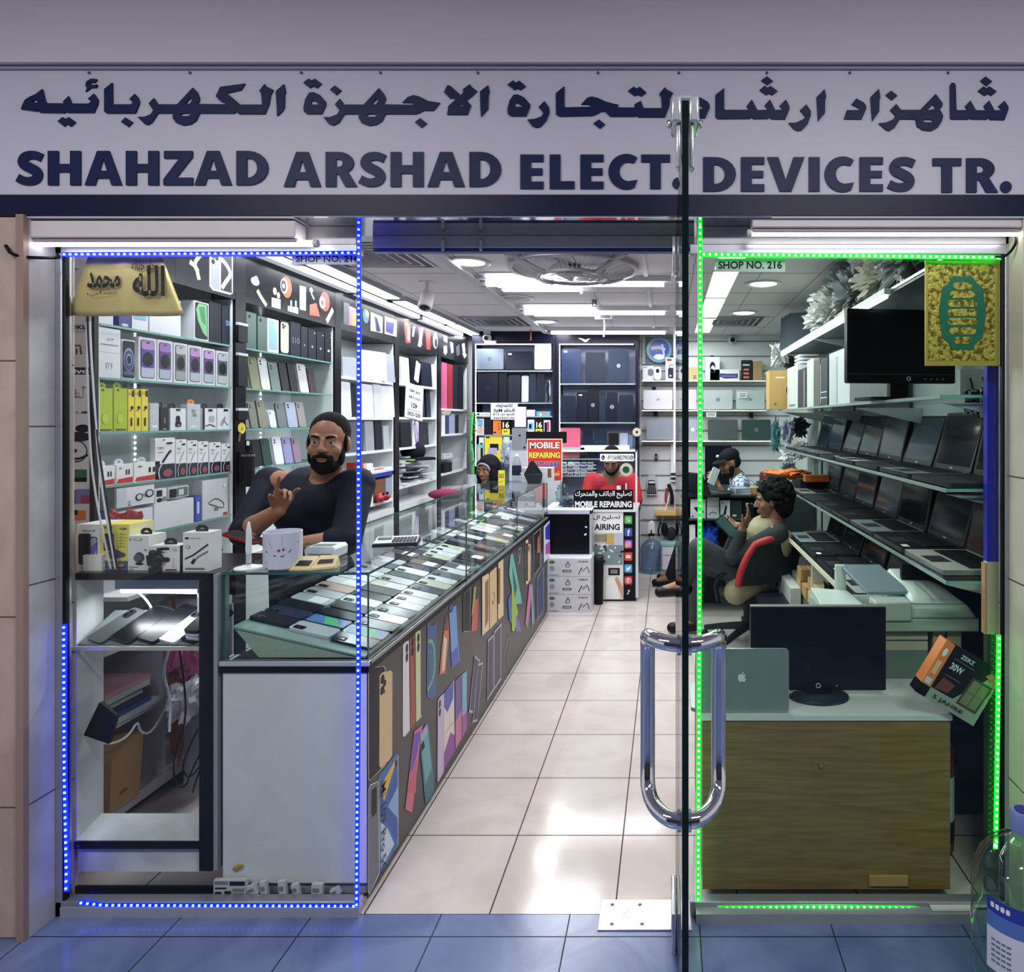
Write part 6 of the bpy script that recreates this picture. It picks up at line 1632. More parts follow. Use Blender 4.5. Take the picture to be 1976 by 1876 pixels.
Bx=lambda lb,x0,x1,yt,Z,m_,art=(),dy=0.0,**k:B_box(lb,x0,x1,yt,Z+.001,BYF+.01+dy,m_,art,d=.05,**k)
Bx('white phone box with a pale screen picture in the left display case',918,934,808,Zq,W1,[('r',.08,.05,.92,.95,PALE,.15),('r',.12,.5,.88,.92,CYAN,.1),('r',.12,.08,.88,.45,K(214,176,160),.1),('s',[(.3,.45),(.4,.6),(.6,.6),(.65,.42)],.08,REDC)])
Bx('black box beside the pale phone box',935,949,808,Zq,K(26,28,40));Bx('orange box with dark print in the left display case',951,967,811,Zq,K(236,130,50),[('t','5',.6,.3,.85,.8,BROW),('r',.1,.1,.4,.2,INK)])
def sixteen(lb,x0,x1):
    return Bx(lb,x0,x1,810,Zq,BLACK,[('r',0,0,1,.38,YELL,0),('t','16',.12,.45,.92,.85,K(246,240,200),.03),('t','99',.2,.12,.7,.28,INK)])
sixteen('black and yellow box with a large 16, left one near the gray tablet',968,984);sixteen('black and yellow box with a large 16, right one near the red sign',1033,1047)
Bx('white box with a blue picture above the red sign',1018,1031,810,Zq,W1,[('r',.1,.3,.9,.8,CYAN),('r',.2,.4,.6,.7,NAVY)]);Bx('white box with a red phone picture beside the 16 box',1049,1062,811,Zq,W1,[('r',.1,.15,.5,.85,INK),('r',.5,.25,.85,.9,MAGE)])
Zq=zb(803)
Bx('white earphone box on the narrow shelf, left display case',917,946,796,Zq,W1,[('e',.2,.5,.08,.3,INK),('s',[(.4,.3),(.6,.5),(.9,.4)],.1,GREY)]);Bx('white box with a black hook on the narrow shelf',1016,1032,791,Zq,W1,[('t','LL',.4,.2,.6,.8,K(140,144,180))],hang=INK);Bx('blue box with an orange panel on the narrow shelf',1035,1062,794,Zq,K(90,170,210),[('r',.35,.4,.8,.8,ORAN),('e',.3,.3,.1,.3,WHITE)])
Zq=zb(890)
Bx('large yellow gadget box behind the hijab wearer',935,969,841,Zq,K(236,220,70),[('r',.08,.9,.28,.96,INK),('r',.3,.42,.8,.68,INK),('r',.2,.28,.72,.52,K(176,170,214))]);Bx('white box picturing a black earphone case',924,934,844,zb(870),W1,[('r',.2,.3,.8,.6,INK,.3)]);Bx('blue and orange phone box low in the left display case',920,934,858,Zq,K(130,190,214),[('r',.15,.1,.5,.8,K(236,196,140)),('r',.55,.15,.85,.8,NAVY)],-.012)
Bx('white printed box beside the yellow gadget box',971,983,843,Zq,W1,[('r',.1,.1,.8,.3,GREY)]);clump('bag of clear bottles behind the drinking bottle','bottle_pack','bag',(U(979,0,6.2).x,6.2,zb(900)),(.055,.05,.12),K(176,190,210,.2),8,41)
t=thing('tablet','grey tablet standing back outwards behind the red sign','tablet',(U(1003,0,6.0).x,6.0,U(0,870,6.0).z))
a,c=U(988,870,6.0),U(1018,826,6.0)
w_,h_=c.x-a.x,c.z-a.z
b=MB();b.rrect(-w_/2,0,w_/2,h_,.01,0,.012,K(150,154,164,.3,.4));b.build('case',t)
b=MB();fruit(b,0,h_*.68,.011,-.001,INK);b.build('emblem',t);b=MB();b.disc(w_*.3,h_*.14,.011,.011,-.001,0,INK);b.build('lens',t)
b=MB();b.box(-w_/2-.02,-.02,U(0,1000,6).z-U(0,870,6).z-.0,w_/2+.3,.1,-.001,K(186,188,194));b.build('stand',t)
BL_('dark laptop with a light streak, first in the right display case',1083,1121,673,739,K(34,48,78,.25),'corner');BL_('dark laptop with a faint badge, middle of the top shelf, right case',1129,1168,680,739,DL,'ring',logo_mat=BLACK);BL_('dark laptop with a silver badge at the right of the top shelf',1173,1214,673,739,DL2,'ring')
for i,(x0,x1,yt,m_,lg,lb,dy)in enumerate(((1082,1111,764,DL,None,'navy laptop, first of the second shelf in the right case',.0),(1112,1133,757,DL3,'corner','black laptop with a white label, second shelf of the right case',.03),(1133,1155,750,DL3,'ring','tallest black laptop on the second shelf of the right case',.06),(1156,1169,757,DL2,None,'slim teal laptop on the second shelf of the right case',.03),(1170,1192,757,DL3,'ring_plain','black laptop with a ring badge on the second shelf, right case',.0),(1194,1222,762,DL,None,'navy laptop at the right end of the second shelf, right case',.0))):
    BL_(lb,x0,x1,yt,814,m_,lg,BYF+.02+dy)
BL_('pink laptop on the third shelf of the right display case',1080,1120,826,865,K(206,90,120,.4));BL_('dark file on the third shelf of the right display case',1124,1144,829,865,DL,Y=BYF+.04);BL_('dark blue file on the third shelf beside the pocket phone',1146,1171,828,865,DL2,Y=BYF+.05)
BL_('black upright tablet on the third shelf of the right case',1174,1194,836,865,BLACK,Y=BYF+.01);BL_('pale grey laptop with a white mark on the third shelf',1195,1212,836,865,K(150,156,180),'corner',Y=BYF+.03);BL_('narrow blue file at the right end of the third shelf',1213,1221,840,868,K(90,120,160),Y=BYF+.02)
for i,(lb,x0,x1,yt,z,m_)in enumerate((('flat laptop on the white ledge of the right case, lower one',1084,1128,864,zb(872),K(186,188,196)),('rolled white cloth on the white ledge of the right case',1120,1215,860,zb(868),WHITE),('pink folder under the white ledge of the right case',1083,1119,872,zb(884),K(190,80,110)),('dark folder under the white ledge of the right case',1120,1160,873,zb(884),DL))):
    B_box(lb,x0,x1,yt,z,BYF-.04 if i<2 else BYF+.02,m_,d=.08,cat='folder' if i>1 else 'laptop' if i==0 else 'cloth',name='folder' if i>1 else 'closed_laptop' if i==0 else 'cloth_roll')
rr=random.Random(14)
for j in range(4):
    for i in range(5):
        px=1083+i*12.5+rr.uniform(-1,1);py=897+j*7
        B_box('small %s spare-part box, %s in row %s of the rack under the ledge'%(rr.choice(['white','pale','grey']),nth[i],['one','two','three','four'][j]),px,px+11,py-5,zb(py),BYF-.02,rr.choice([W1,PALE,K(150,160,180),K(196,200,214)]),[('r',.1,.1,.9,.5,rr.choice([NAVY,INK,GREY]),0)],d=.05,group='spare-part boxes in the rack',name='parts_box',cat='parts box')
for j in range(4):
    b=MB();a,c=U(1081,0,BYF),U(1150,0,BYF);b.box(a.x,BYF-.03,zb(897+j*7)-.006,c.x,BYF+.1,zb(897+j*7)-.001,K(206,208,214));tag(b.build('rack_board'),'%s board of the spare-part rack under the ledge'%['top','second','third','lowest'][j],'rack board')
t=thing('tape_reel','round beige tape reel hung on the right black cabinet edge','tape reel',(U(1229,0,6.39).x,6.385,U(0,834,6.39).z))
b=MB();b.ring(0,0,.042,.012,-.006,.006,K(196,188,170));b.build('reel',t)
b=MB();b.M=Matrix.Translation((U(1128,0,6.39).x,6.399,U(0,655,6.39).z));b.stroke([(-.06,.012),(-.02,0),(0,-.015),(.02,-.012),(.03,.002),(.055,.008)],[.006,.018,.026,.024,.014,.004],-.004,-.001,WHITE,2);b.M=Matrix.Identity(4)
tag(b.build('paper_scrap'),'torn white paper scrap stuck above the right display case','paper scrap')
# ------------------------------------------------------------------ grooved white back wall with laptops
WYF=6.60
def bshelf(lb,px0,px1,py):
    a,c=U(px0,py,WYF),U(px1,py,WYF)
    b=MB();b.box(a.x,WYF-.02,a.z-.012,c.x,6.73,a.z-.002,K(226,226,222,.4))
    n=int((c.x-a.x)/.02)
    for k in range(n):b.box(a.x+k*.02,WYF-.023,a.z-.0125,a.x+k*.02+.012,WYF-.0195,a.z-.006,EM(250,244,225,1.5))
    tag(b.build('wall_shelf',smooth=False),lb,'shelf')
    return a.z
z1=bshelf('top shelf on the grooved back wall holding boxed gadgets',1239,1478,734)
z2=bshelf('middle shelf on the grooved back wall holding pale laptops',1239,1480,791)
z3=bshelf('lower shelf on the grooved back wall holding grey laptops',1239,1492,850)
SL=K(206,208,214,.3);GL_=K(140,146,158,.3)
for x0,x1,pyt,pyb,m_,lg,lm,lb in ((1241,1298,753,790,K(212,208,218,.35),'slash',DARK,'pale laptop with a slash badge, first on the middle back shelf'),(1301,1344,752,790,K(208,204,214,.35),None,None,'pale laptop half hidden behind the open door edge'),
                                  (1357,1414,753,790,K(186,190,198,.35),'ring_plain',DARK,'grey laptop with a dark ring badge on the middle back shelf'),(1420,1476,753,790,K(184,196,198,.35),'slash',DARK,'pale green-grey laptop with a price sticker on the middle back shelf'),
                                  (1247,1302,811,849,GL_,'ring',None,'grey laptop with a ring badge, first on the lower back shelf'),(1329,1345,809,849,K(170,172,184,.35),'fruit',WHITE,'narrow grey laptop with a white badge beside the green strip'),
                                  (1366,1424,810,849,K(74,82,86,.4),None,None,'plain dark grey laptop on the lower back shelf'),(1431,1488,810,849,K(56,76,78,.35),'ring_plain',None,'dark green-grey laptop with a ring badge on the lower back shelf')):
    BL_(lb,x0,x1,pyt,pyb,m_,lg,WYF+.005,logo_mat=lm)
for lb,x0,y0,x1,y1 in (('small price sticker on the pale green-grey laptop',1424,757,1442,768),('small price sticker on the wall above the dark grey laptop',1363,795,1382,805)):
    a,c=U(x0,y1,WYF-.012),U(x1,y0,WYF-.012);b=MB();b.box(a.x,WYF-.012,a.z,c.x,WYF-.0105,c.z,WHITE)
    for k in range(3):b.box(a.x+.012,WYF-.013,a.z+.012+k*.014,c.x-.012,WYF-.012,a.z+.017+k*.014,INK)
    tag(b.build('price_sticker',smooth=False),lb,'sticker')
zz=z1
Bw=lambda lb,x0,x1,yt,m_,art=(),**k:B_box(lb,x0,x1,yt,zz,WYF,m_,art,d=.07,**k)
Bw('white box picturing a grey camera on the top back shelf',1240,1262,706,W1,[('r',.45,.3,.95,.8,GREY,.2),('r',.05,.86,.4,.92,GREY)])
t=thing('web_camera','white rounded security camera in front of the grey camera box','camera',(U(1269,0,WYF-.03).x,WYF-.04,zz))
b=MB();b.rrect(-.035,0,.035,.13,.034,-.02,.02,WHITE);b.build('shell',t,bevel=.004)
b=MB();b.disc(0,.09,.018,.022,-.023,-.019,INK);b.build('lens',t)
Bw('white box picturing a navy speaker on the top back shelf',1284,1308,690,W1,[('r',.2,.08,.8,.55,K(36,40,76),.15),('s',[(.3,.55),(.35,.68),(.65,.68),(.7,.55)],.06,DARK),('r',.1,.84,.5,.95,K(150,60,60)),('e',.4,.2,.08,.04,WHITE)],hang=INK)
Bw('tan box on the top back shelf behind the door edge',1325,1346,709,K(190,170,120),[('r',.6,.15,.9,.22,DARK),('r',.6,.3,.9,.36,DARK)])
Bw('white box picturing a black headset on the top back shelf',1361,1389,689,W1,[('e',.5,.6,.2,.2,INK),('e',.52,.5,.14,.14,W1),('e',.45,.4,.12,.1,INK)],hang=INK)
Bw('white box picturing a violet torch in front of the headset box',1370,1427,713,W1,[('p',[(.3,.35),(.34,.65),(.6,.6),(.95,.62),(.95,.2),(.5,.15)],K(70,50,130)),('r',.4,.35,.9,.42,K(150,130,190)),('r',.05,.75,.2,.95,DARK)],name='product_box')
Bw('black box with orange stripes on the top back shelf',1431,1452,695,K(36,38,46),[('r',.1,.72,.75,.8,PALE)]+[('r',.15,.1+k*.19,.7,.2+k*.19,K(206,120,90),.3)for k in range(3)])
Bw('plain tan box at the right of the top back shelf',1453,1471,697,K(176,150,110))
t=thing('wall_vent','square louvred wall vent with a round blue wrapped fan','vent',(U(1272,0,6.7).x,6.70,U(0,703,6.7).z))
w_=(1300-1246)*6.7/F;h_=(703-650)*6.7/F
b=MB();b.box(-w_/2,.0,0,w_/2,.025,h_,K(66,90,96,.4))
for k in range(18):b.box(-w_/2,-.004,k*h_/18,w_/2,.0,k*h_/18+.008,K(130,150,152,.4))
for x in (-w_/2-.03,w_/2):b.box(x,-.006,0,x+.03,.025,h_,K(190,196,204))
b.build('louvre',t)
b=MB();b.disc(0,h_/2,h_*.46,h_*.46,-.05,-.006,K(110,160,180,.2),28);b.build('round_rim',t)
b=MB();b.disc(0,h_*.53,h_*.36,h_*.34,-.056,-.05,K(40,76,176,.2),20);b.disc(0,h_*.25,h_*.2,h_*.1,-.058,-.055,WHITE);b.stroke([(-.08,h_*.55),(.0,h_*.6),(.06,h_*.5)],.03,-.0585,-.057,PALE,1);b.stroke([(.03,h_*.7),(.05,h_*.3)],.02,-.059,-.057,PALE);b.build('blue_wrapper',t)
def hang(lb,name,cat,px,py,build,Y=6.70):
    b=MB();build(b)
    q=U(px,py,Y)
    return tag(put(b.build(name),(q.x,Y,q.z)),lb,cat)
hang('white trunking pole with grey rings on the back wall','cable_trunking','trunking',1300,910,lambda b:(b.box(-.03,-.02,0,.03,.02,.29,WHITE),[b.box(-.032,-.022,-.0-k*.022-.012,.032,.018,-k*.022,K(60,62,66)if k%2 else WHITE)for k in range(5)]))
hang('black adapter hanging below the top back shelf','adapter','adapter',1262,758,lambda b:(b.box(-.02,-.02,0,.02,.01,.06,INK),b.box(-.01,-.02,.06,.01,0,.08,GREY)))
hang('black adapter hanging below the middle back shelf','adapter','adapter',1265,803,lambda b:b.box(-.02,-.02,0,.02,.01,.05,INK));hang('black clip on the back wall beside the white trunking','adapter','adapter',1266,888,lambda b:(b.box(-.013,-.015,0,.013,.01,.065,INK),b.box(-.008,-.017,.02,.008,-.015,.045,GREY)));hang('black plug hanging under the lower back shelf','adapter','adapter',1449,806,lambda b:b.box(-.02,-.02,0,.02,.01,.05,INK))
hang('clear-topped pack of black tools hanging on the back wall','tool_pack','tool pack',1257,955,lambda b:(b.prism([(-.05,0),(.065,0),(.045,.16),(.04,.2),(-.03,.2),(-.04,.16)],-.02,.0,K(200,200,206)),b.prism([(-.045,.01),(.055,.01),(.035,.15),(-.03,.15)],-.0215,-.02,INK),[b.box(-.03+k*.02,-.023,.02,-.02+k*.02,-.0215,.1,GREY)for k in range(4)],b.box(-.025,-.023,.12,.035,-.0215,.14,WHITE)))
hang('bundle of red and black cables hanging on the back wall','cable_bundle','cables',1290,965,lambda b:(b.tube([(-.02,0,.12),(-.03,-.02,.0),(-.02,-.02,-.03)],.012,K(150,44,44),6,2),b.tube([(.0,0,.16),(.03,-.02,.08),(.04,-.03,0),(.03,-.02,-.04)],.02,INK,6,2),b.tube([(.02,0,.1),(-.02,-.03,-.06),(-.07,-.03,-.22)],.007,WHITE,6,2),b.tube([(.05,0,.12),(.06,-.02,.0),(.07,-.02,-.18)],.006,K(206,196,190),6,2)))
hang('black headphones and cables hanging under the wooden ledge','headphones','headphones',1292,1025,lambda b:(b.ball((.02,-.04,-.02),(.05,.03,.07),K(40,44,56,.5)),b.ball((-.05,-.03,.02),(.035,.03,.07),K(20,22,32,.5)),b.tube([(-.08,-.02,.12),(-.12,-.02,0),(-.1,-.02,-.05)],.008,INK,6,2),b.tube([(.05,-.02,.12),(.09,-.03,0),(.05,-.03,-.1),(-.02,-.03,-.1)],.006,WHITE,6,2)))
b=MB();a,c=U(1264,994,6.6),U(1316,984,6.6);b.box(a.x,6.56,a.z,c.x,6.73,c.z-.015,K(206,172,110,.5));tag(b.build('wooden_ledge'),'short wooden ledge fixed on the back wall','ledge')
def big_bottle(label,loc,s,mat,cap,lab=None,neck=True):
    t=thing('water_bottle',label,'water bottle',loc)
    b=MB()
    prof=[(.0001,0),(.115,0),(.13,.012),(.135,.03)]
    for k in range(4):prof+=[(.135,.05+k*.055),(.129,.06+k*.055),(.129,.068+k*.055),(.135,.078+k*.055)]
    prof+=[(.135,.285),(.125,.325),(.09,.37),(.045,.40),(.03,.41),(.029,.45)]
    b.lathe([(r*s,z*s)for r,z in prof],mat,32);o=b.build('bottle_body',t)
    b=MB();b.lathe([(.0335*s,.425*s),(.034*s,.455*s),(.031*s,.475*s),(.0001,.476*s)],cap,20);b.build('cap',t)
    return t
BLB=glass('blue_bottle_plastic',(.66,.78,.90),1.3)
tq=big_bottle('large blue water bottle on the floor by the back wall',(U(1257,0,6.45).x,6.47,.002),.80,BLB,WHITE)
b=MB();b.rrect(-.032,.36,.032,.5,.03,-.03,.03,WHITE);b.box(-.03,-.032,.36,.03,.03,.385,INK);b.box(-.006,-.045,.385,.006,-.03,.42,INK);b.build('pump',tq)
t=thing('dispenser_bin','teal and white crate on the floor beside the large water bottle','crate',(U(1292,0,6.5).x,6.5,0))
b=MB();b.box(-.09,0,0,.09,.2,.27,K(110,156,160));b.box(-.09,-.002,.25,.09,.2,.275,K(150,190,192));b.build('crate_body',t)
b=MB();b.box(-.075,-.006,.02,.05,-.002,.24,K(226,226,230));b.box(-.06,-.007,.16,.03,-.006,.165,DARK);b.build('paper_front',t,smooth=False)
# ================================================================== ceiling fittings
def fit(name,label,cat,loc,group=None,rz=0):return thing(name,label,cat,loc,rz,group)
PANELW=EM(250,250,255,3.2)
for i,(y0,y1)in enumerate(((2.35,3.4),(3.49,4.52),(4.6,5.70),(5.74,6.66))):
    t=fit('ceiling_light','bright strip panel light over the left shelves, %s from the window'%nth[i],'light',(-1.88,(y0+y1)/2,2.33),'strip lights in the upper left row')
    b=MB();b.box(-.055,-(y1-y0)/2,0,.055,(y1-y0)/2,.03,K(150,152,164,.4));b.build('frame',t)
    b=MB();b.box(-.047,-(y1-y0)/2+.02,-.006,.047,(y1-y0)/2-.02,0,PANELW);b.build('diffuser',t)
for i,(y0,y1)in enumerate(((2.15,3.05),(3.13,4.08),(4.12,5.12),(5.18,6.2))):
    t=fit('ceiling_light','dimmer batten light along the shelf fascia, %s from the window'%nth[i],'light',(-1.955,(y0+y1)/2,2.29),'battens along the left fascia')
    b=MB();b.box(-.03,-(y1-y0)/2,0,.03,(y1-y0)/2,.025,K(60,62,74,.4));b.build('frame',t)
    b=MB();b.box(-.022,-(y1-y0)/2+.02,-.008,.03,(y1-y0)/2-.02,0,EM(190,193,206,.75));b.build('diffuser',t)
for i,y in enumerate((3.94,5.0,6.14)):
    t=fit('ceiling_light','%s white ceiling tube across the aisle'%['nearest','middle','farthest'][i],'light',(-.55,y,2.31),'ceiling tubes across the aisle')
    b=MB();b.box(-.57,-.02,.015,.57,.02,.05,K(206,206,210,.4));b.box(-.57,-.02,-.012,-.535,.02,.02,K(120,116,112,.4));b.build('housing',t)
    b=MB();b.cyl((-.53,0,0),(.53,0,0),.014,EM(252,252,255,5),seg=12);b.build('glowing_tube',t)
for i,y in enumerate((4.12,5.16,3.05)):  # last fitting is added, out of view, for the extra entrance light
    t=fit('ceiling_light','square louvred four-tube light, %s'%['near one of the two in view','far one of the two in view','unseen one added over the entrance'][i],'light',(-.81,y,2.36),'square louvred lights')
    b=MB();b.box(-.29,-.29,-.006,.29,.29,.001,K(196,196,200,.4));b.build('frame',t)
    b=MB()
    for k in range(4):b.box(-.27,-.2325+k*.135,-.016,.27,-.2325+k*.135+.05,-.006,EM(250,250,255,3.0))
    b.build('tubes',t)
for i,(px,py,on,lb)in enumerate(((905,505,1,'round glowing downlight nearest the security camera'),(1473,547,1,'round glowing downlight nearest the window on the right ceiling'),(1435,603,1,'second round glowing downlight on the right ceiling'),(1052,620,1,'small round glowing downlight beyond the far louvred light'),(1078,636,1,'farthest round glowing downlight near the back wall'),(997,574,0,'unlit round downlight between the louvred lights'))):
    Y=.86*F/(CY-py)
    t=fit('downlight',lb,'light',((px-CX)*Y/F,Y,2.36))
    b=MB();b.lathe([(.085,-.001),(.115,-.001),(.117,-.007),(.105,-.012),(.085,-.006)],K(206,204,206,.35),28);b.build('trim_ring',t)
    b=MB();b.lathe([(.0001,-.010),(.07,-.009),(.086,-.004)],EM(255,250,235,4)if on else K(170,168,168),28);b.build('lamp_face',t)
    if on:area('lamp_downlight',((px-CX)*Y/F,Y,2.34),.14,.14,3,(1,.97,.9))
for i,(y0,y1)in enumerate(((2.2,3.75),(3.8,4.6),(4.65,5.5),(5.55,6.45))):
    t=fit('ceiling_light','flush panel light in the right ceiling row, %s from the window'%nth[i],'light',(.34,(y0+y1)/2,2.36),'flush panel lights in the right row')
    b=MB();b.box(-.078,-(y1-y0)/2,-.004,.078,(y1-y0)/2,.001,K(206,206,206,.4));b.build('frame',t)
    b=MB();b.box(-.07,-(y1-y0)/2+.01,-.008,.07,(y1-y0)/2-.01,-.004,EM(255,253,248,3.2));b.build('diffuser',t)
t=fit('ceiling_fan','round ceiling orbit fan in a square grey frame','fan',(-.52,3.66,2.36))
FG=K(150,146,152,.4)
def ringz(b,ro,ri,z0,z1,m_,seg=36):
    b.lathe([(ri,z0),(ro,z0),(ro,z1),(ri,z1),(ri,z0)],m_,seg)
b=MB();ringz(b,.36,.335,-.03,-.012,FG);ringz(b,.2,.185,-.075,-.06,FG)
for a in (45,135,225,315):
    c_,s_=math.cos(math.radians(a)),math.sin(math.radians(a))
    b.tube([(c_*.2,s_*.2,-.067),(c_*.28,s_*.28,-.05),(c_*.38,s_*.38,-.012)],.014,FG,8,1);b.tube([(c_*.34,s_*.34,-.02),(c_*.43,s_*.43,-.004)],.02,FG,8)
b.build('cage_frame',t)
b=MB()
for k in range(60):
    a=2*PI*k/60
    b.cyl((math.cos(a)*.19,math.sin(a)*.19,-.066),(math.cos(a)*.345,math.sin(a)*.345,-.022),.002,K(190,188,194,.4),seg=5,caps=False)
for r in (.05,.09,.13,.17):ringz(b,r+.002,r,-.072,-.068,K(190,188,194,.4),28)
b.build('wire_guard',t)
b=MB();b.lathe([(.0001,-.06),(.05,-.055),(.055,-.02),(.03,0)],FG,20)
for k in range(3):
    a=k*2*PI/3
    M_=Matrix.Rotation(a,4,'Z')@ Matrix.Translation((0,0,-.035))@ Matrix.Rotation(.35,4,'X')
    b.M=M_;b.hull([(.04,-.03,-.002),(.17,-.06,-.002),(.18,.04,-.002),(.04,.03,-.002)],[(.04,-.03,.002),(.17,-.06,.002),(.18,.04,.002),(.04,.03,.002)],K(176,174,182,.4));b.M=Matrix.Identity(4)
b.build('blades',t)
for lb,x,y,sx,sy in (('black and white air diffuser at the left of the ceiling near the window',-1.55,3.45,.26,.26),('air diffuser at the left of the ceiling near the back',-1.50,5.75,.28,.28),('air diffuser at the right of the ceiling near the back',.55,5.75,.28,.28)):
    t=fit('ceiling_vent',lb,'vent',(x,y,2.36))
    b=MB()
    for k in range(5):
        s_=1-k*.2
        for z_,m_,q in ((-.006-.001*k,K(196,196,200,.4),1.0),(-.0065-.001*k,INK,.93)):
            b.box(-sx*s_*q,-sy*s_*q,z_,sx*s_*q,sy*s_*q,z_+.0004,m_)
    b.build('louvre',t,smooth=False)
t=fit('security_camera','white bullet security camera hanging from the left ceiling','camera',(U(824,0,4.1).x,4.1,2.36))
b=MB();b.cyl((0,0,-.05),(0,0,0),.012,OFFW);b.box(-.04,-.03,-.006,.04,.03,0,OFFW);b.build('bracket',t)
b=MB();b.cyl((0,.02,-.07),(0,-.04,-.17),.040,K(196,194,196,.4),.042,seg=18);b.build('shell',t,bevel=.004)
b=MB();b.cyl((0,-.04,-.17),(0,-.0405,-.171),.03,INK,seg=16);b.ball((0,-.041,-.172),.014,BLACK);b.build('lens',t)
t=fit('security_camera','small white security camera in the back left ceiling corner','camera',(U(940,0,6.35).x,6.35,2.36))
b=MB();b.ball((0,0,-.07),.042,OFFW);b.box(-.03,-.02,-.03,.03,.02,0,OFFW);b.box(-.02,-.03,-.13,.09,.0,-.1,OFFW);b.build('shell',t)
b=MB();b.cyl((0,-.03,-.075),(0,-.046,-.078),.02,BLACK);b.build('lens',t)
t=fit('security_camera','white dome camera high on the back wall over the laptops','camera',(U(1413,0,6.7).x,6.69,U(0,652,6.7).z))
b=MB();b.box(-.06,0,0,.06,.04,.03,OFFW);b.ball((0,0,-.02),.045,K(200,200,204,.4));b.build('shell',t)
b=MB();b.ball((0,-.03,-.025),.026,INK);b.build('lens',t)
t=fit('smoke_detector','white smoke detector with a tag beside the orbit fan','detector',(U(1132,0,4.18).x,4.2,2.36))
b=MB();b.lathe([(.0001,-.05),(.04,-.048),(.055,-.025),(.06,0)],OFFW,20);b.build('detector_body',t)
b=MB();b.box(-.035,-.066,-.07,-.02,-.06,.0,WHITE);b.build('tag',t)
t=fit('sprinkler','small sprinkler head in the middle of the ceiling','sprinkler',(U(1147,0,4.72).x,4.72,2.36))
b=MB();b.cyl((0,0,-.025),(0,0,0),.02,GREY);b.cyl((0,0,-.05),(0,0,-.046),.016,GREY);b.cyl((-.012,0,-.046),(-.012,0,-.02),.003,DARK);b.cyl((.012,0,-.046),(.012,0,-.02),.003,DARK);b.build('head',t)
t=fit('ceiling_projector','small white device with a hanging strap under the ceiling','device',(U(1166,0,5.3).x,5.3,2.36))
b=MB();b.box(-.07,-.06,-.06,.07,.08,0,K(206,206,208,.4));b.box(-.05,-.062,-.05,.05,-.06,-.02,GREY);b.build('case',t,bevel=.006)
b=MB();b.tube([(0,-.05,-.05),(.01,-.05,-.1),(.0,-.05,-.2)],.007,PALE,6,1);b.build('strap',t)
b=MB();b.cyl((0,0,-.1),(0,0,0),.008,K(170,60,60));tag(put(b.build('red_tassel'),(U(1024,0,6.3).x,6.3,2.36)),'small red tassel hanging from the ceiling near the back','tassel')
b=MB();b.cyl((.065,5.9,1.1),(.065,5.9,2.36),.012,WHITE)
tag(b.build('white_pipe'),'thin white pipe running down from the ceiling near the open door','pipe')
for i,x in enumerate((-1.7,.9)):
    t=fit('ceiling_light','corridor ceiling light in front of the %s window'%['left','right'][i],'light',(x,.1,2.9))
    b=MB();b.box(-.67,-.17,-.03,.67,.17,.001,K(206,206,208,.4));b.build('frame',t)
# ================================================================== right-hand shelving
def rshelf(label,z,x0,y0,y1,glass_=True,lip=None):
    t=thing('wall_shelf',label,'shelf',(1.07,(y0+y1)/2,z))
    b=MB()
    hy=(y1-y0)/2
    if glass_:b.pane(x0-1.07,-hy,-.01,.175,hy,0,GLD,EDGE)
    else:b.box(x0-1.07,-hy,-.022,.175,hy,0,K(70,80,84,.4))
    b.box(x0-1.074,-hy,-.012,x0-1.07,hy,-.001,lip or K(160,178,172,.3,.4))
    b.build('board',t)
    b=MB()
    n=max(2,int((y1-y0)/.9))
    for k in range(n+1):
        y=-hy+.05+k*(2*hy-.1)/n
        b.prism([(x0-1.05,-.024),(.178,-.024),(.178,-.1),(.15,-.1)],y-.008,y+.008,K(196,204,200,.4,.4))
    b.build('bracket',t)
    return t
rshelf('top right wall shelf loaded with wrapped bundles',2.03,.90,2.15,5.15,False)
rshelf('right wall shelf carrying the black monitor and desktop cases',1.58,.88,2.12,5.2)
rshelf('upper right shelf of open laptops',1.277,.90,2.12,5.35)
rshelf('lower right shelf of open laptops',.98,.90,2.12,5.0)
t=thing('tube_light','white tube light along the front edge of the top right shelf','light',(.885,3.87,2.0))
b=MB();b.cyl((0,-1.2,0),(0,1.2,0),.011,EM(252,252,255,5),seg=12);b.build('glowing_tube',t)
b=MB();b.box(-.012,-1.22,.006,.02,1.22,.03,K(206,208,210));b.build('housing',t)
b=MB();b.box(1.225,2.1,.5,1.249,5.4,2.3,K(150,166,162,.5))
for y in (2.35,3.3,4.3,5.2):b.box(1.215,y-.015,.5,1.226,y+.015,2.3,K(60,74,74,.4))
struct(b.build('trim_9'))
PURPO=['first','second','third','fourth','fifth','sixth','seventh','eighth']
SCRB=K(34,52,64,.12);SCRD=K(12,16,20,.1)
for i in range(8):
    y=2.30+i*.375
    dk_=[K(40,43,48,.3),K(150,154,160,.3,.3),K(60,64,70,.3),K(170,172,176,.3,.3),K(34,37,43,.3),K(150,150,156,.3,.3),K(120,124,130,.3),K(160,162,166,.3,.3)][i]
    open_laptop('open laptop on the upper right shelf, %s from the window'%PURPO[i],(.915,y,1.2785),-PI/2,.352-.006*(i%3),.24,.232+.008*(i%2),12+3*(i%3),K(40,42,48,.35),dk_,None,SCRD if i in (0,1)else SCRB,'open laptops on the upper right shelf',WHITE if i in (3,4)else None)
dk=[K(206,202,198,.3,.3),K(22,24,28,.35),K(150,156,166,.3,.4),K(26,28,32,.35),K(24,28,30,.35),K(40,44,48,.35),K(150,156,160,.35,.3)]
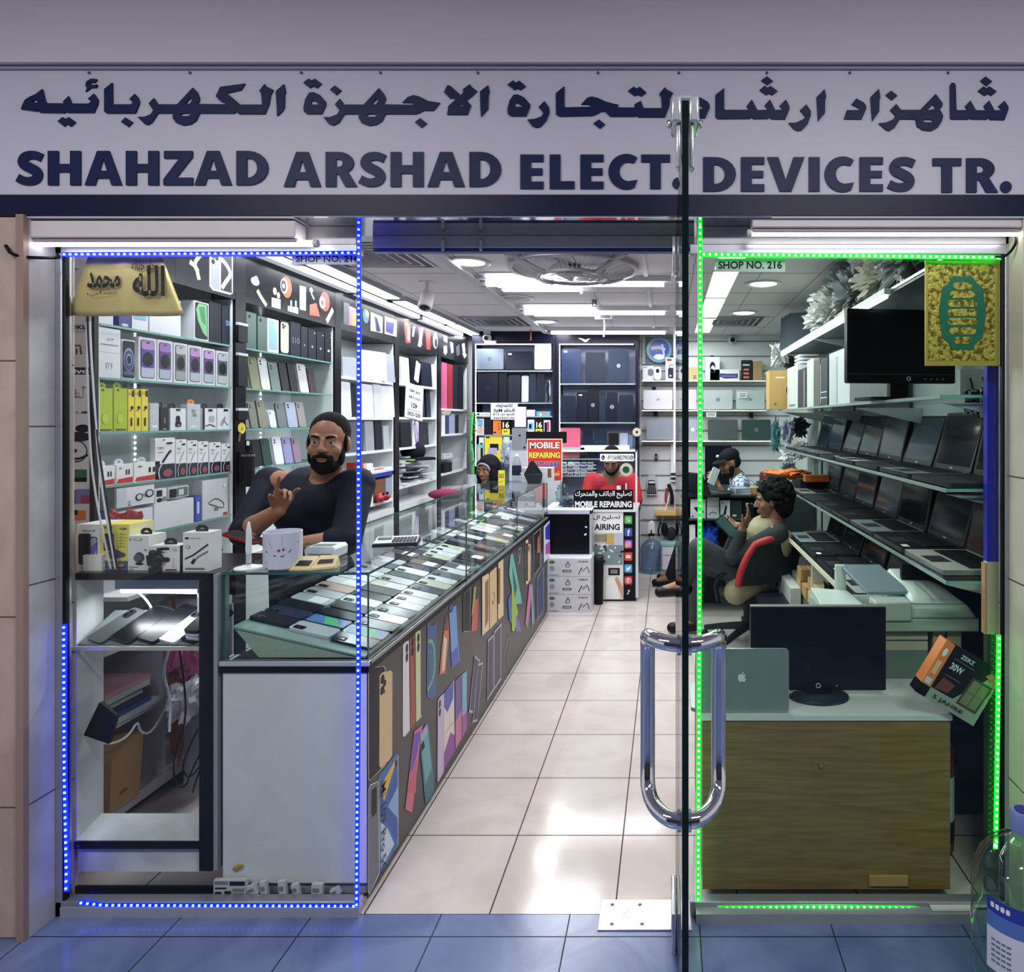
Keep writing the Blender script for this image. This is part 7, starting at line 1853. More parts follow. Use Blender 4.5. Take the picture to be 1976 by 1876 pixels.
for i in range(7):
    y=2.37+i*.38
    nm=['silver open laptop nearest the window on the lower right shelf','black open laptop with white palm stickers, second on the lower right shelf','open laptop with a grey palm rest, third on the lower right shelf','black open laptop, fourth on the lower right shelf','black open laptop, fifth on the lower right shelf','dark grey open laptop, sixth on the lower right shelf','pale-decked open laptop farthest along the lower right shelf'][i]
    open_laptop(nm,(.915,y,.9815),-PI/2,.355,.245,.235,10+4*(i%2),K(60,62,66,.35)if i else SILVER,dk[i],None,SCRD if i<3 else SCRB,'open laptops on the lower right shelf',WHITE if i in (1,)else None)
t=thing('work_desk','dark-topped white desk along the right wall under the laptop shelves','desk',(1.0,3.5,0))
b=MB();b.box(-.23,-.72,.735,.24,.85,.755,K(20,24,26,.35));b.box(-.236,-.72,.733,-.23,.85,.757,K(222,214,196,.4));b.build('top',t)
b=MB()
for y in (-.70,.05,.83):b.box(-.22,y,0,.24,y+.018,.734,K(206,206,202))
b.box(-.2,-.7,.464,.24,.83,.48,K(196,192,184));b.build('carcass',t)
for i,(y,m_,lb)in enumerate(((2.93,K(190,194,196,.3,.3),'silver open laptop behind the printer on the low desk'),(3.32,K(24,26,30,.3),'black open laptop in front of the dark wall on the low desk'),(3.70,K(26,30,34,.3),'black open laptop in the middle of the low desk'),(4.08,K(130,140,150,.3,.2),'grey-palmed open laptop at the far end of the low desk'))):
    open_laptop(lb,(.79,y,.7565),-PI/2,.345,.24,.23,16,DARK,m_,None,SCRD,'open laptops on the low desk',WHITE if i in (1,2)else None)
for i in range(4):
    b=MB();b.rrect(-.17,0,.17,.25,.012,0,.021,K(46+4*i,50+4*i,62,.3),seg=3);b.v=[Vector((p.x,p.z,-p.y+.021))for p in b.v]
    tag(put(b.build('closed_laptop'),(.985,4.52,.62+i*.0225),-PI/2+.1*(i%2)),'dark closed laptop, %s of the pile beside the chair'%['lowest','second','third','topmost'][i],'laptop','pile of closed laptops')
b=MB();b.box(.80,4.38,0,1.2,4.75,.618,K(30,34,38));tag(b.build('black_cupboard'),'black cupboard under the pile of closed laptops','cupboard')
for i in range(3):
    b=MB();b.rrect(-.17,0,.17,.25,.012,0,.022,K(24,28,34,.3),seg=3);b.v=[Vector((p.x,p.z,-p.y+.022))for p in b.v]
    tag(put(b.build('closed_laptop'),(.97,4.98,.9825+i*.0235),-PI/2),'black closed laptop, %s of three under the orange pouch'%['lowest','middle','topmost'][i],'laptop','laptops under the orange pouch')
o=clump('bright orange soft pouch lying on black laptops','pouch','pouch',(.93,4.93,1.054),(.075,.17,.032),K(226,128,62,.6),4,52);o.rotation_euler=(0,.1,-.9)
b=MB();b.box(.99,4.72,1.054,1.16,4.80,1.10,K(196,100,50));tag(b.build('orange_box'),'small orange box deep on the lower shelf beside the pouch','box')
b=MB();b.box(0,0,0,.17,.40,.40,K(30,32,38,.4));b.box(.01,-.002,.02,.16,.0,.38,BLACK);b.box(.03,-.004,.3,.14,-.001,.33,GREY);tag(put(b.build('desktop_computer'),(.56,3.78,.0)),'black desktop computer standing on the floor by the red chair','computer')
b=MB();b.box(0,0,0,.06,.4,.5,K(206,208,206));b.box(.08,.02,0,.11,.4,.52,K(196,198,196));tag(put(b.build('white_side_panel'),(.73,3.9,0)),'white panels standing on the floor at the end of the low desk','panel')
rr=random.Random(21)
for i,(y,z,m_)in enumerate(((3.45,.482,CARD),(3.62,.482,K(206,176,120)),(3.79,.482,CARD),(3.50,.549,K(216,186,130)),(3.66,.549,CARD),(3.3,.0,K(206,180,130)),(3.6,.0,CARD),(3.96,.482,K(196,160,110)),(3.94,.549,CARD))):
    b=MB();s_=rr.uniform(.05,.065);h_=.065 if z>.3 else .2
    b.box(-s_,-s_,0,s_,s_,h_,m_);b.box(-.004,-s_-.0006,.0,.004,s_+.0006,h_+.0006,K(226,206,160))
    tag(put(b.build('cardboard_box'),(.845,y,z+.0005)),'small cardboard box under the low desk, %s'%['front one on the shelf','second on the shelf','third on the shelf','front one in the upper layer','second in the upper layer','front one on the floor','rear one on the floor','farthest on the shelf','on top of the farthest box'][i],'cardboard box','small cardboard boxes under the desk')
o=clump('black bag slumped among the cardboard boxes under the desk','bag','bag',(.83,3.28,.481),(.05,.06,.10),K(20,24,28,.6),5,55)
def case(label,px0,px1,yt,m_,art=(),d=.24,X=.9):return R_box(label,px0,px1,yt,1.5805,m_,art,d,X,cat='computer',name='desktop_computer')
case('white desktop case next to the tan carton on the right shelf',1519,1539,708,K(206,208,212,.4),[('r',.2,.05,.8,.1,GREY,0)])
case('black desktop case with a bright edge on the right shelf',1540,1556,712,K(44,44,60,.35),[('r',.7,.02,.8,.95,K(150,160,166),0)])
case('pale desktop case between dark ones on the right shelf',1557,1570,694,K(200,206,202,.4))
case('brown-grey desktop case on the right shelf',1571,1582,694,K(92,88,84,.4))
case('dark slate desktop case with drive slots on the right shelf',1583,1597,692,K(58,66,74,.4),[('r',.05,.28,.9,.3,PALE,0),('r',.05,.16,.9,.18,PALE,0),('r',.02,.05,.08,.9,PALE,0)])
case('large white desktop case beside the black monitor',1600,1640,676,K(212,216,218,.4),[('r',.2,.9,.5,.94,WHITE,.4),('r',.42,.02,.44,.95,K(180,186,190),0),('r',.05,.04,.4,.92,K(196,202,206),.03)])
a,c=U(1478,0,5.06),U(1517,0,5.06)
b=MB();w_=c.x-a.x;h_=.295;b.box(-w_/2,0,0,w_/2,.16,h_,K(190,154,96,.7))
art_on(b,[('r',.3,.8,.78,.835,K(236,220,190),.4),('p',[(1,.7),(.88,.62),(.8,.5),(.86,.37),(1,.28)],K(70,52,30)),('s',[(1,.72),(.84,.64),(.77,.5),(.84,.36),(1,.26)],.03,K(230,206,160)),('e',.3,.13,.05,.03,BROW)],-w_/2,0,w_,h_)
tag(put(b.build('cardboard_box',smooth=False),((a.x+c.x)/2+.02,5.02,1.5805)),'tan carton with a round hand hole at the far end of the right shelf','cardboard box')
t=thing('monitor','large black monitor on the right shelf behind the gold plaque','monitor',(U(1735,0,2.75).x,2.72,1.5805),.12)
b=MB();b.rrect(-.235,.07,.235,.375,.008,0,.03,BLACK);b.rrect(-.2,.1,.2,.35,.03,.03,.06,BLACK);b.build('housing',t,bevel=.002)
b=MB();b.rect(-.217,.115,.217,.36,-.001,SCREEN);b.box(-.235,-.002,.105,.235,0,.109,K(60,70,76,.3));b.build('screen',t)
b=MB();b.ring(.03,.089,.009,.006,-.0025,-.0005,WHITE)
for k in range(4):b.box(.1+k*.026,-.0015,.086,.106+k*.026,0,.089,PALE)
b.build('badge_and_buttons',t)
b=MB();b.box(-.04,.02,.012,.04,.05,.12,BLACK);b.rrect(-.16,-.1,.16,.1,.03,0,.012,BLACK);n0=len(b.v);b.build('stand',t)
t2=[o for o in t.children if o.name.startswith('stand')][0]
me=t2.data
for v in me.vertices[8:]:v.co=Vector((v.co.x,v.co.z+.03,.012-v.co.y))
b=MB();b.box(0,0,0,.1,.03,.1,K(196,204,200,.35,.4));tag(put(b.build('steel_bracket'),(1.05,2.36,1.5805)),'pale steel bracket at the near end of the right shelf','bracket')
ck,nt,bs=base_mat('circuit_pattern')
vo=nt.nodes.new('ShaderNodeTexVoronoi');vo.inputs['Scale'].default_value=95;vo.distance='CHEBYCHEV'
tc=nt.nodes.new('ShaderNodeTexCoord');nt.links.new(tc.outputs['Object'],vo.inputs['Vector'])
rp=nt.nodes.new('ShaderNodeValToRGB');rp.color_ramp.interpolation='CONSTANT';rp.color_ramp.elements[0].color=C(22,26,32);rp.color_ramp.elements[1].position=.5;rp.color_ramp.elements[1].color=C(186,192,200)
nt.links.new(vo.outputs['Color'],rp.inputs[0]);nt.links.new(rp.outputs[0],bs.inputs['Base Color'])
for i,(px0,px1,py0,py1,Y)in enumerate(((1862,1893,752,800,2.35),(1893,1910,748,806,2.3))):
    a,c=U(px0,py1,Y),U(px1,py0,Y)
    b=MB();b.box(a.x,Y,a.z,c.x,Y+.006,c.z,ck);b.box(a.x+.01,Y-.006,a.z+.02,c.x-.01,Y,a.z+.05,BLACK);b.tube([((a.x+c.x)/2,Y,c.z),((a.x+c.x)/2-.01,Y,1.62+.03)],.003,BLACK,6)
    tag(b.build('circuit_board',smooth=False),['larger circuit board hanging below the gold plaque','narrow circuit board hanging beside the blue post'][i],'circuit board')
PLW=K(216,218,216,.35);PLG=K(150,158,158,.35)
bs_=[(1.02,4.15,2.031,.12,.16,.075,PLW),(1.0,3.8,2.031,.11,.17,.09,PLW),(.99,3.45,2.031,.10,.16,.10,PLG),(1.03,3.08,2.031,.12,.17,.085,K(206,204,186,.3)),(1.0,2.7,2.031,.12,.18,.11,K(150,152,150,.25)),(1.0,4.02,2.165,.09,.12,.06,PLW),(1.0,3.62,2.19,.09,.12,.06,PLG),(1.02,3.26,2.22,.09,.12,.045,PLW)]
wh=['at the far end of the top shelf','second from the far end of the top shelf','in the middle of the top shelf, grey','yellowish one above the tan carton flap','nearest the window, dull grey','stacked on the far bundles','stacked on the middle grey bundle','topmost beside the green strip']
for i,(x,y,z,sx,sy,sz,m_)in enumerate(bs_):
    clump('crumpled plastic-wrapped bundle %s'%wh[i],'wrapped_bundle','bundle',(x,y,z),(sx,sy,sz),m_,14,60+i,5,1.0)['group']='wrapped bundles on the top right shelf'
b=MB();b.box(0,0,0,.2,.25,.03,K(190,160,100));tag(put(b.build('cardboard_flap'),(.90,3.30,2.031),0,0,.0),'flat cardboard carton lying under the bundles on the top shelf','cardboard box')
for i,(y,l_)in enumerate(((4.72,.35),(4.86,.30),(5.0,.25))):
    b=MB();b.rrect(-.13,0,.13,.27,.012,0,.022,K(84,92,104,.35),seg=3);b.box(-.004,-.001,.15,.004,.0,.2,WHITE)
    tag(put(b.build('closed_laptop'),(.98,y,2.031),-.35,-l_),'grey closed laptop leaning on the top right shelf, %s'%['nearest','middle','farthest'][i],'laptop','grey laptops leaning on the top shelf')
for i,(px,py,Y,sx,sy,sz,m_,lb)in enumerate(((1503,718,5.25,.06,.06,.09,K(196,198,206,.3),'stack of crinkled clear bags at the far end above the tan carton'),(1524,722,5.3,.05,.06,.08,K(70,78,80,.5),'dark stack of packs beside the crinkled clear bags'))):
    q=U(px,py,Y);clump(lb,'bag_stack','bags',(q.x,Y,1.89),(sx,sy,sz),m_,12,80+i,4,1.0)
b=MB();b.box(.80,5.14,1.868,1.22,5.4,1.889,K(120,130,130));tag(b.build('small_shelf'),'short grey shelf under the crinkled clear bags','shelf')
for i in range(3):
    b=MB();b.box(0,0,0,.13,.2,.012,W1);tag(put(b.build('white_tray'),(.93,4.62,1.9+i*.024)),'%s of three white trays under the top right shelf'%['lowest','middle','topmost'][i],'tray','white trays under the top shelf')
for i,(px,py,Y,sx,sz,m_,lb)in enumerate(((1497,850,5.5,.03,.12,K(70,120,130,.4),'teal and white packs hanging at the far right corner'),(1520,836,5.45,.05,.09,K(150,160,186,.4),'pale blue packs hanging beside the teal packs'),(1545,830,5.4,.05,.07,INK,'black cables hanging above the white packs'),(1522,880,5.45,.055,.06,W1,'white packs hanging at the far right'),(1545,876,5.42,.05,.06,K(196,192,196),'grey-white packs hanging beside the white ones'),(1522,912,5.5,.06,.05,K(120,130,146),'heap of cables above the orange pouch'),(1478,938,5.5,.08,.04,K(90,96,106),'heap of mixed parts beside the maroon chair back'),(1490,912,5.6,.05,.02,ORAN,'small orange pack behind the heap of parts'))):
    q=U(px,py,Y);o=clump(lb,'hanging_packs' if i<6 else 'parts_heap','packs',(q.x,Y,q.z-sz),(sx,.04,sz),m_,14,90+i,4,1.1)
b=MB();b.box(.68,5.42,.5,1.2,5.75,.895,K(60,66,70));tag(b.build('side_table'),'dark side table under the heaps of parts at the far right','table')
b=MB();b.box(1.19,5.36,.9,1.248,5.6,1.6,K(150,160,160));tag(b.build('hanging_rail'),'grey wall rail behind the hanging packs','rail')
# ------------------------------------------------------------------ display table with boxed goods in the middle
t=thing('display_table','glass-fronted table with boxed gadgets in front of the capped man','table',(.42,5.2,0))
b=MB();b.box(-.33,-.17,.905,.33,.2,.92,K(30,40,42,.3));b.box(-.33,-.17,.73,.33,.2,.742,K(60,74,74,.4));b.box(-.33,.19,0,.33,.2,.905,K(30,36,38));b.box(-.33,-.17,0,-.315,.2,.905,K(190,196,196));b.box(.315,-.17,0,.33,.2,.905,K(60,66,66));b.box(-.33,-.17,.3,.33,.2,.31,K(60,70,70));b.build('frame',t)
zt2=.7425
Bt=lambda lb,x0,x1,yt,m_,art=(),**k:B_box(lb,x0,x1,yt,zt2,5.06,m_,art,d=.06,**k)
Bt('white box picturing a dark tablet behind the green strip',1332,1362,963,W1,[('p',[(.2,.55),(.55,.6),(.9,.3),(.5,.25)],INK),('e',.15,.1,.05,.05,INK)]);Bt('white box picturing a black cable in the glass table',1364,1388,955,W1,[('r',.0,.5,1,.52,GREY),('s',[(.15,.15),(.4,.28),(.8,.2)],.06,INK)])
Bt('white box picturing a blue flash stick in the glass table',1390,1409,966,W1,[('p',[(.3,.2),(.5,.7),(.72,.72),(.55,.18)],NAVY),('r',.1,.82,.3,.94,TEAL)]);Bt('dark green box beside the flash stick box',1410,1432,966,K(44,58,56),[('r',.15,.1,.5,.2,W1)]);Bt('black box with a white logo beside the dark green box',1434,1455,967,INK,[('r',.2,.82,.55,.88,WHITE),('e',.8,.85,.08,.05,TEAL)])
o=MB();o.box(-.1,0,0,.1,.12,.012,DARK);
t=open_laptop('black open laptop on the glass table beside the capped man',(.40,5.15,.9215),2.2,.3,.2,.19,30,DARK,DARK)
for i in range(4):
    b=MB();b.box(-.06,0,0,.06,.12,.011,K(180-40*(i%2),190-40*(i%2),196-30*(i%2)));tag(put(b.build('paper_pack'),(U(1434,0,5.1).x,5.09,.9215+i*.0118),.1*i),'%s flat pack of the small pile on the glass table'%['lowest','second','third','topmost'][i],'packs','pile of flat packs')
b=MB();b.box(-.06,0,0,.06,.08,.05,CARD);tag(put(b.build('cardboard_box'),(U(1462,0,5.12).x,5.12,.9215)),'small tan carton at the right end of the glass table','cardboard box')
clump('bright blue plastic bag on the low board of the glass table','plastic_bag','bag',(U(1368,0,5.05).x,5.12,.3105),(.075,.05,.14),K(30,70,190,.3),5,99)
B_box('small white box on the low board of the glass table',1330,1342,1013,.5,5.06,W1,d=.05);b=MB();b.box(.17,5.06,.3105,.24,5.12,.4985,DARK);tag(b.build('dark_box'),'dark box carrying the small white box under the glass table','box')
b=MB();b.box(-.14,0,0,.12,.03,.38,K(12,16,30,.3));tag(put(b.build('wall_screen'),(U(1388,0,6.5).x,6.5,U(0,935,6.5).z)),'dark flat screen on the back wall behind the capped man','screen')
b=MB();b.box(.35,6.45,.0,.75,6.7,.855,K(60,84,80));tag(b.build('low_cabinet'),'dark green low cabinet below the flat screen','cabinet')
# ------------------------------------------------------------------ low wooden cabinet behind the right window
wood,nt,bs=base_mat('olive_plywood')
tc=nt.nodes.new('ShaderNodeTexCoord');mp=nt.nodes.new('ShaderNodeMapping');mp.inputs['Scale'].default_value=(1.6,4,22)
n=nt.nodes.new('ShaderNodeTexNoise');n.inputs['Scale'].default_value=2.2;n.inputs['Detail'].default_value=6;n.inputs['Distortion'].default_value=1.5
rp=nt.nodes.new('ShaderNodeValToRGB');rp.color_ramp.elements[0].position=.3;rp.color_ramp.elements[0].color=C(118,90,50);rp.color_ramp.elements[1].position=.7;rp.color_ramp.elements[1].color=C(148,116,70)
nt.links.new(tc.outputs['Object'],mp.inputs[0]);nt.links.new(mp.outputs[0],n.inputs[0]);nt.links.new(n.outputs['Fac'],rp.inputs[0]);nt.links.new(rp.outputs[0],bs.inputs['Base Color']);bs.inputs['Roughness'].default_value=.5
t=thing('wooden_cabinet','low plywood cabinet behind the green-edged window','cabinet',(.5,2.35,0))
b=MB();b.box(-.39,-.29,.03,.385,-.275,.56,wood);b.box(-.39,-.275,.03,-.375,.31,.56,wood);b.box(.37,-.275,.03,.385,.31,.56,wood);b.box(-.39,.3,.03,.385,.31,.56,wood);b.box(.13,-.298,.045,.25,-.29,.075,CARD);b.build('carcass',t)
b=MB();b.box(-.395,-.295,.56,.39,.315,.575,K(206,210,212,.4));b.build('white_top',t)
b=MB();b.cyl((-.02,-.291,.42),(-.02,-.298,.42),.006,K(170,150,100,.3,.5));b.build('lock',t)
t=thing('open_laptop','silver laptop with a bitten fruit badge, lid towards the street','laptop',(.235,2.075,.5755))
AL=K(150,158,156,.35,.5)
b=MB();b.rrect(-.148,0,.148,.202,.012,0,.008,AL);b.build('lid',t,bevel=.002)
b=MB();fruit(b,.0,.112,.0132,-.0012,K(216,220,222,.3));b.build('emblem',t)
b=MB();b.rrect(-.148,0,.148,.2,.012,0,.012,AL);b.v=[Vector((p.x-.012,p.z+.008,.012-p.y))for p in b.v];b.build('base',t)
t=thing('monitor','black widescreen monitor behind the silver laptop','monitor',(U(1579,0,2.2).x,2.2,.5755))
b=MB();b.rrect(-.226,.02,.226,.30,.004,0,.025,BLACK);b.box(-.226,-.0015,.2985,.226,.02,.3015,K(120,124,120,.3));b.build('housing',t)
b=MB();b.rect(-.212,.05,.212,.29,-.0008,SCREEN);b.build('screen',t,smooth=False)
b=MB();b.ring(0,.036,.0085,.006,-.002,-.0005,PALE);b.box(.06,-.002,.034,.063,0,.037,WHITE);b.build('badge',t)
b=MB();b.box(-.05,.025,.0,.05,.06,.12,BLACK);b.box(-.04,-.02,.01,.04,.03,.022,BLACK);b.build('neck',t)
b=MB();b.lathe([(.0001,.016),(.08,.014),(.1,.006),(.103,0)],K(44,52,66,.25,.3),28,(0,.0,0));b.v=[Vector((p.x,p.y*.75-.0,p.z))for p in b.v];b.build('foot',t)
b=MB();b.box(-.11,-.02,.0,-.06,.2,.016,WHITE);tag(put(b.build('white_card'),(U(1579,0,2.2).x-.0,2.32,.5755)),'white card lying behind the monitor foot','card')
b=MB();b.box(-.0,0,0,.14,.02,.028,K(150,166,172,.3));tag(put(b.build('grey_bar'),(U(1600,0,2.26).x,2.27,.5755)),'pale grey bar lying behind the monitor','bar')
t=thing('printer','white office printer and scanner at the right behind the window','printer',(.83,2.35,.5755))
PW1,PW2,PW3=K(206,214,214,.35),K(170,182,176,.4),K(120,134,128,.4)
b=MB();b.box(-.22,0,0,.10,.26,.1,K(110,126,120,.4));b.box(-.22,-.002,.1,.10,.26,.165,K(186,178,160,.4));b.box(.12,.0,0,.16,.26,.17,K(176,160,130));b.box(.17,.0,0,.22,.26,.17,K(170,154,126));b.box(-.22,-.004,.135,.1,.0,.14,K(60,70,66));b.build('body',t,bevel=.003)
b=MB();art_on(b,[('r',0,0,1,1,K(150,160,158),.05),('r',.05,.1,.3,.5,DARK),('r',.35,.3,.7,.8,PALE),('e',.8,.4,.1,.2,K(196,200,200)),('r',.1,.65,.3,.9,GREY)],-.2,.03,.13,.05,-.0005);b.build('maker_panel',t,smooth=False)
b=MB();b.box(-.26,-.03,.175,.27,.30,.222,PW2);b.build('scanner_bed',t,bevel=.006)
b=MB()
b.hull([(.02,-.035,.222),(.265,-.035,.222),(.255,.3,.222),(.02,.3,.222)],[(.03,-.02,.268),(.235,-.02,.268),(.20,.28,.31),(.03,.28,.31)],PW2)
b.hull([(.03,-.02,.269),(.235,-.02,.269),(.20,.28,.31),(.03,.28,.31)],[(.05,.0,.29),(.18,.01,.288),(.14,.27,.335),(.05,.27,.335)],PW1);b.build('scanner_lid',t,bevel=.012,seg=3)
b=MB();b.box(-.10,-.04,.215,.03,.04,.283,PW2);b.build('feeder_cover',t,bevel=.006)
b=MB();b.hull([(-.10,.05,.285),(.06,.05,.285),(.02,.29,.33),(-.14,.29,.33)],[(-.10,.05,.297),(.06,.05,.297),(.02,.29,.345),(-.14,.29,.345)],K(110,128,140,.4));b.hull([(-.16,.26,.24),(-.12,.26,.24),(-.12,.3,.24),(-.16,.3,.24)],[(-.16,.27,.345),(-.12,.27,.345),(-.12,.29,.345),(-.16,.29,.345)],PW1);b.build('paper_tray',t,bevel=.003)
b=MB();b.hull([(-.265,-.03,.218),(-.09,-.03,.218),(-.12,.25,.235),(-.265,.25,.235)],[(-.265,-.03,.235),(-.09,-.03,.23),(-.12,.25,.25),(-.265,.25,.262)],PW1)
for k in range(4):b.box(-.13,-.025,.232+k*.011,-.095,.0,.237+k*.011,K(90,104,100))
b.build('output_tray',t,bevel=.003)
t=thing('lamp_box','tilted black, orange and grey carton picturing a square lamp','product box',(.868,2.03,.600))
t.rotation_euler=(0,math.radians(31),0)
b=MB();w_,h_=.175,.185
b.box(-w_/2,0,0,w_/2,.05,h_,K(20,22,24))
art_on(b,[('p',[(.62,0),(1,0),(1,1),(.93,1),(.7,.62),(.3,0)],K(150,160,150)),('p',[(.0,0),(1,0),(1,.22),(0,.2)],K(150,160,150)),('p',[(.52,.18),(.92,.18),(.96,.7),(.56,.7)],K(90,60,40)),('p',[(.56,.22),(.88,.22),(.91,.66),(.6,.66)],K(120,130,96)),('s',[(.57,.44),(.9,.44)],.015,BROW,0),('s',[(.72,.22),(.75,.66)],.015,BROW,0),('t','ZERZ',.18,.86,.45,.93,PALE,.02),('t','30W',.1,.62,.35,.74,PALE,.03),('r',.1,.8,.5,.81,GREY,0),('r',.1,.5,.4,.51,GREY,0),('p',[(.05,.22),(.3,.25),(.35,.42),(.1,.45)],K(120,60,44)),('p',[(.72,.82),(.98,.72),(.98,.84),(.8,.92)],K(196,110,70)),('t','5 JAHRE',.1,.05,.7,.13,DARK)],-w_/2,0,w_,h_)
b.build('carton',t,smooth=False)
b=MB();b.box(-w_/2-.032,-.001,.012,-w_/2-.0005,.05,h_,K(232,132,66));b.box(-w_/2-.033,-.002,.0,-w_/2-.0005,.05,.035,BLACK);b.box(-w_/2-.027,-.0025,.04,-w_/2-.008,-.001,.06,PALE);b.box(-w_/2-.024,-.0025,.075,-w_/2-.01,-.001,.12,K(240,190,150));b.ball((-w_/2-.016,-.001,.15),(.007,.001,.014),WHITE);b.build('orange_side',t,smooth=False)
t=thing('fire_extinguisher','dark red fire extinguisher with a label in the gap beside the cabinet','fire extinguisher',(.942,2.28,.0))
b=MB();b.lathe([(.0001,.02),(.045,.02),(.048,.03),(.048,.36),(.03,.41),(.015,.42),(.013,.45)],K(120,26,24,.3),20);b.build('cylinder',t)
b=MB();b.lathe([(.0484,.13),(.0484,.28)],K(196,214,206,.5),20);b.lathe([(.0486,.06),(.0486,.13)],BLACK,20);b.build('label_wrap',t)
b=MB();b.box(-.012,-.06,.45,.012,.03,.462,BLACK);b.box(-.01,-.06,.475,.01,.02,.485,BLACK);b.cyl((0,0,.45),(0,0,.48),.012,SILVER);b.tube([(.0,.02,.46),(.05,.0,.42),(.055,-.01,.3),(.05,-.02,.15)],.008,BLACK,8,2);b.build('valve_and_hose',t)
b=MB();b.box(.89,2.5,0,1.24,2.52,.95,K(14,18,18));tag(b.build('dark_board'),'dark board closing the space behind the fire extinguisher','board')
b=MB();b.box(1.013,2.085,1.05,1.062,2.11,2.1,K(36,44,190,.35,0,.15,20));b.box(1.013,2.085,.82,1.062,2.11,1.05,K(222,206,180,.5));b.box(1.006,2.085,.82,1.013,2.11,1.045,K(206,150,110));b.box(1.013,2.086,0,1.062,2.11,.82,K(60,74,60,.5))
tag(b.build('painted_post'),'upright board, blue above and cream below, at the right window edge','post')
b=MB();b.box(.79,1.965,.032,1.02,2.0-.016,.038,K(206,220,206,.4));b.box(.91,1.962,.038,.98,1.967,.042,DARK);tag(b.build('cover_strip'),'loose pale cover strip lying on the right window sill','strip')
# ------------------------------------------------------------------ large water bottle on the corridor floor
CLB=glass('clear_bottle_plastic',(.70,.88,.77),2.2,.06)
t=thing('water_bottle','large clear water bottle with a blue cap on the corridor floor','water bottle',(.885,1.64,.001))
b=MB()
n=48
prof=[(.0001,0),(.1,0),(.113,.012),(.116,.03),(.116,.1),(.116,.17),(.116,.25),(.115,.31),(.112,.34),(.10,.375),(.075,.405),(.045,.428),(.026,.438),(.024,.46)]
pr=[]
for i in range(len(prof)-1):
    for k in range(4):
        f=k/4
        pr.append((prof[i][0]*(1-f)+prof[i+1][0]*f,prof[i][1]*(1-f)+prof[i+1][1]*f))
pr.append(prof[-1])
vs,fs=[],[]
for r,z in pr:
    for k in range(n):
        a=2*PI*k/n
        am=.0035*min(1,r/.1)*(1 if z>.03 else 0)
        rr_=r+am*math.sin(8*(a+z*7))
        vs.append((rr_*math.cos(a),rr_*math.sin(a),z))
for i in range(len(pr)-1):
    for k in range(n):fs.append((i*n+k,i*n+(k+1)%n,(i+1)*n+(k+1)%n,(i+1)*n+k))
b.add(vs,fs,CLB);b.build('bottle_body',t)
b=MB();b.lathe([(.027,.448),(.030,.45),(.0295,.49),(.026,.497),(.0001,.494)],K(110,120,176,.4),24);b.lathe([(.0001,.4965),(.018,.497),(.019,.4985),(.0001,.4985)],K(24,36,110),20);b.build('cap',t)
b=MB()
for a0,a1,z0,z1,m_ in ((-2.75,-1.3,.17,.33,K(206,210,220,.4)),(-2.75,-1.3,.265,.30,K(80,110,180,.4)),(-2.75,-1.3,.30,.332,K(36,56,150,.4))):
    m=14;r=.1205+(.0004 if z0>.2 else 0)
    vs=[]
    for k in range(m+1):
        a=a0+(a1-a0)*k/m
        vs+=[(r*math.cos(a),r*math.sin(a),z0),(r*math.cos(a),r*math.sin(a),z1)]
    b.add(vs,[(2*k,2*k+2,2*k+3,2*k+1)for k in range(m)],m_)
for k in range(4):
    a=-2.62+.1*k;r=.1214
    b.M=Matrix.Rotation(a+PI/2,4,'Z');b.rrect(-.0045,.311,.0045,.323,.003,-r,-r,WHITE,back=False);b.M=Matrix.Identity(4)
for k in range(5):
    for j in range(4):
        a=-2.6+.1*j;b.M=Matrix.Rotation(a+PI/2,4,'Z');b.rect(-.005,.19+k*.012,.0045,.194+k*.012,-.1214,K(90,100,140));b.M=Matrix.Identity(4)
b.build('printed_label',t)
t.scale=(1,1,1.06)
# ================================================================== people
def V(*a):return Vector(a)
class Figure:
    """gathers rounded limbs and fuses each layer into one continuous skin"""
    def __init__(self):self.b=MB()
    def cap(self,p0,p1,r0,r1=None):
        r1=r0 if r1 is None else r1
        p0,p1=Vector(p0),Vector(p1)
        self.b.tube([p0,p0.lerp(p1,.5),p1],[r0,(r0+r1)/2,r1],None,14)
        self.b.ball(p0,r0,None);self.b.ball(p1,r1,None)
        return self
    def ball(self,c,r,rot=None):self.b.ball(c,r,None,20,14,rot);return self
    def skin(self,name,mat,parent,voxel=.006,smooth=4):
        me=bpy.data.meshes.new('raw')
        me.from_pydata([tuple(p)for p in self.b.v],[],self.b.f)
        o=bpy.data.objects.new('raw',me);COL.objects.link(o)
        m=o.modifiers.new('fuse','REMESH');m.mode='VOXEL';m.voxel_size=voxel
        s=o.modifiers.new('soft','SMOOTH');s.iterations=smooth;s.factor=.5
        dg=bpy.context.evaluated_depsgraph_get()
        nm=bpy.data.meshes.new_from_object(o.evaluated_get(dg))
        bpy.data.objects.remove(o);bpy.data.meshes.remove(me)
        nm.materials.clear();nm.materials.append(mat)
        nm.polygons.foreach_set('use_smooth',[True]*len(nm.polygons))
        nm.polygons.foreach_set('material_index',[0]*len(nm.polygons))
        r=bpy.data.objects.new(name,nm);COL.objects.link(r)
        if parent is not None:
            r.parent=parent
            nm.transform(Matrix.Translation(-parent.location))
        return r
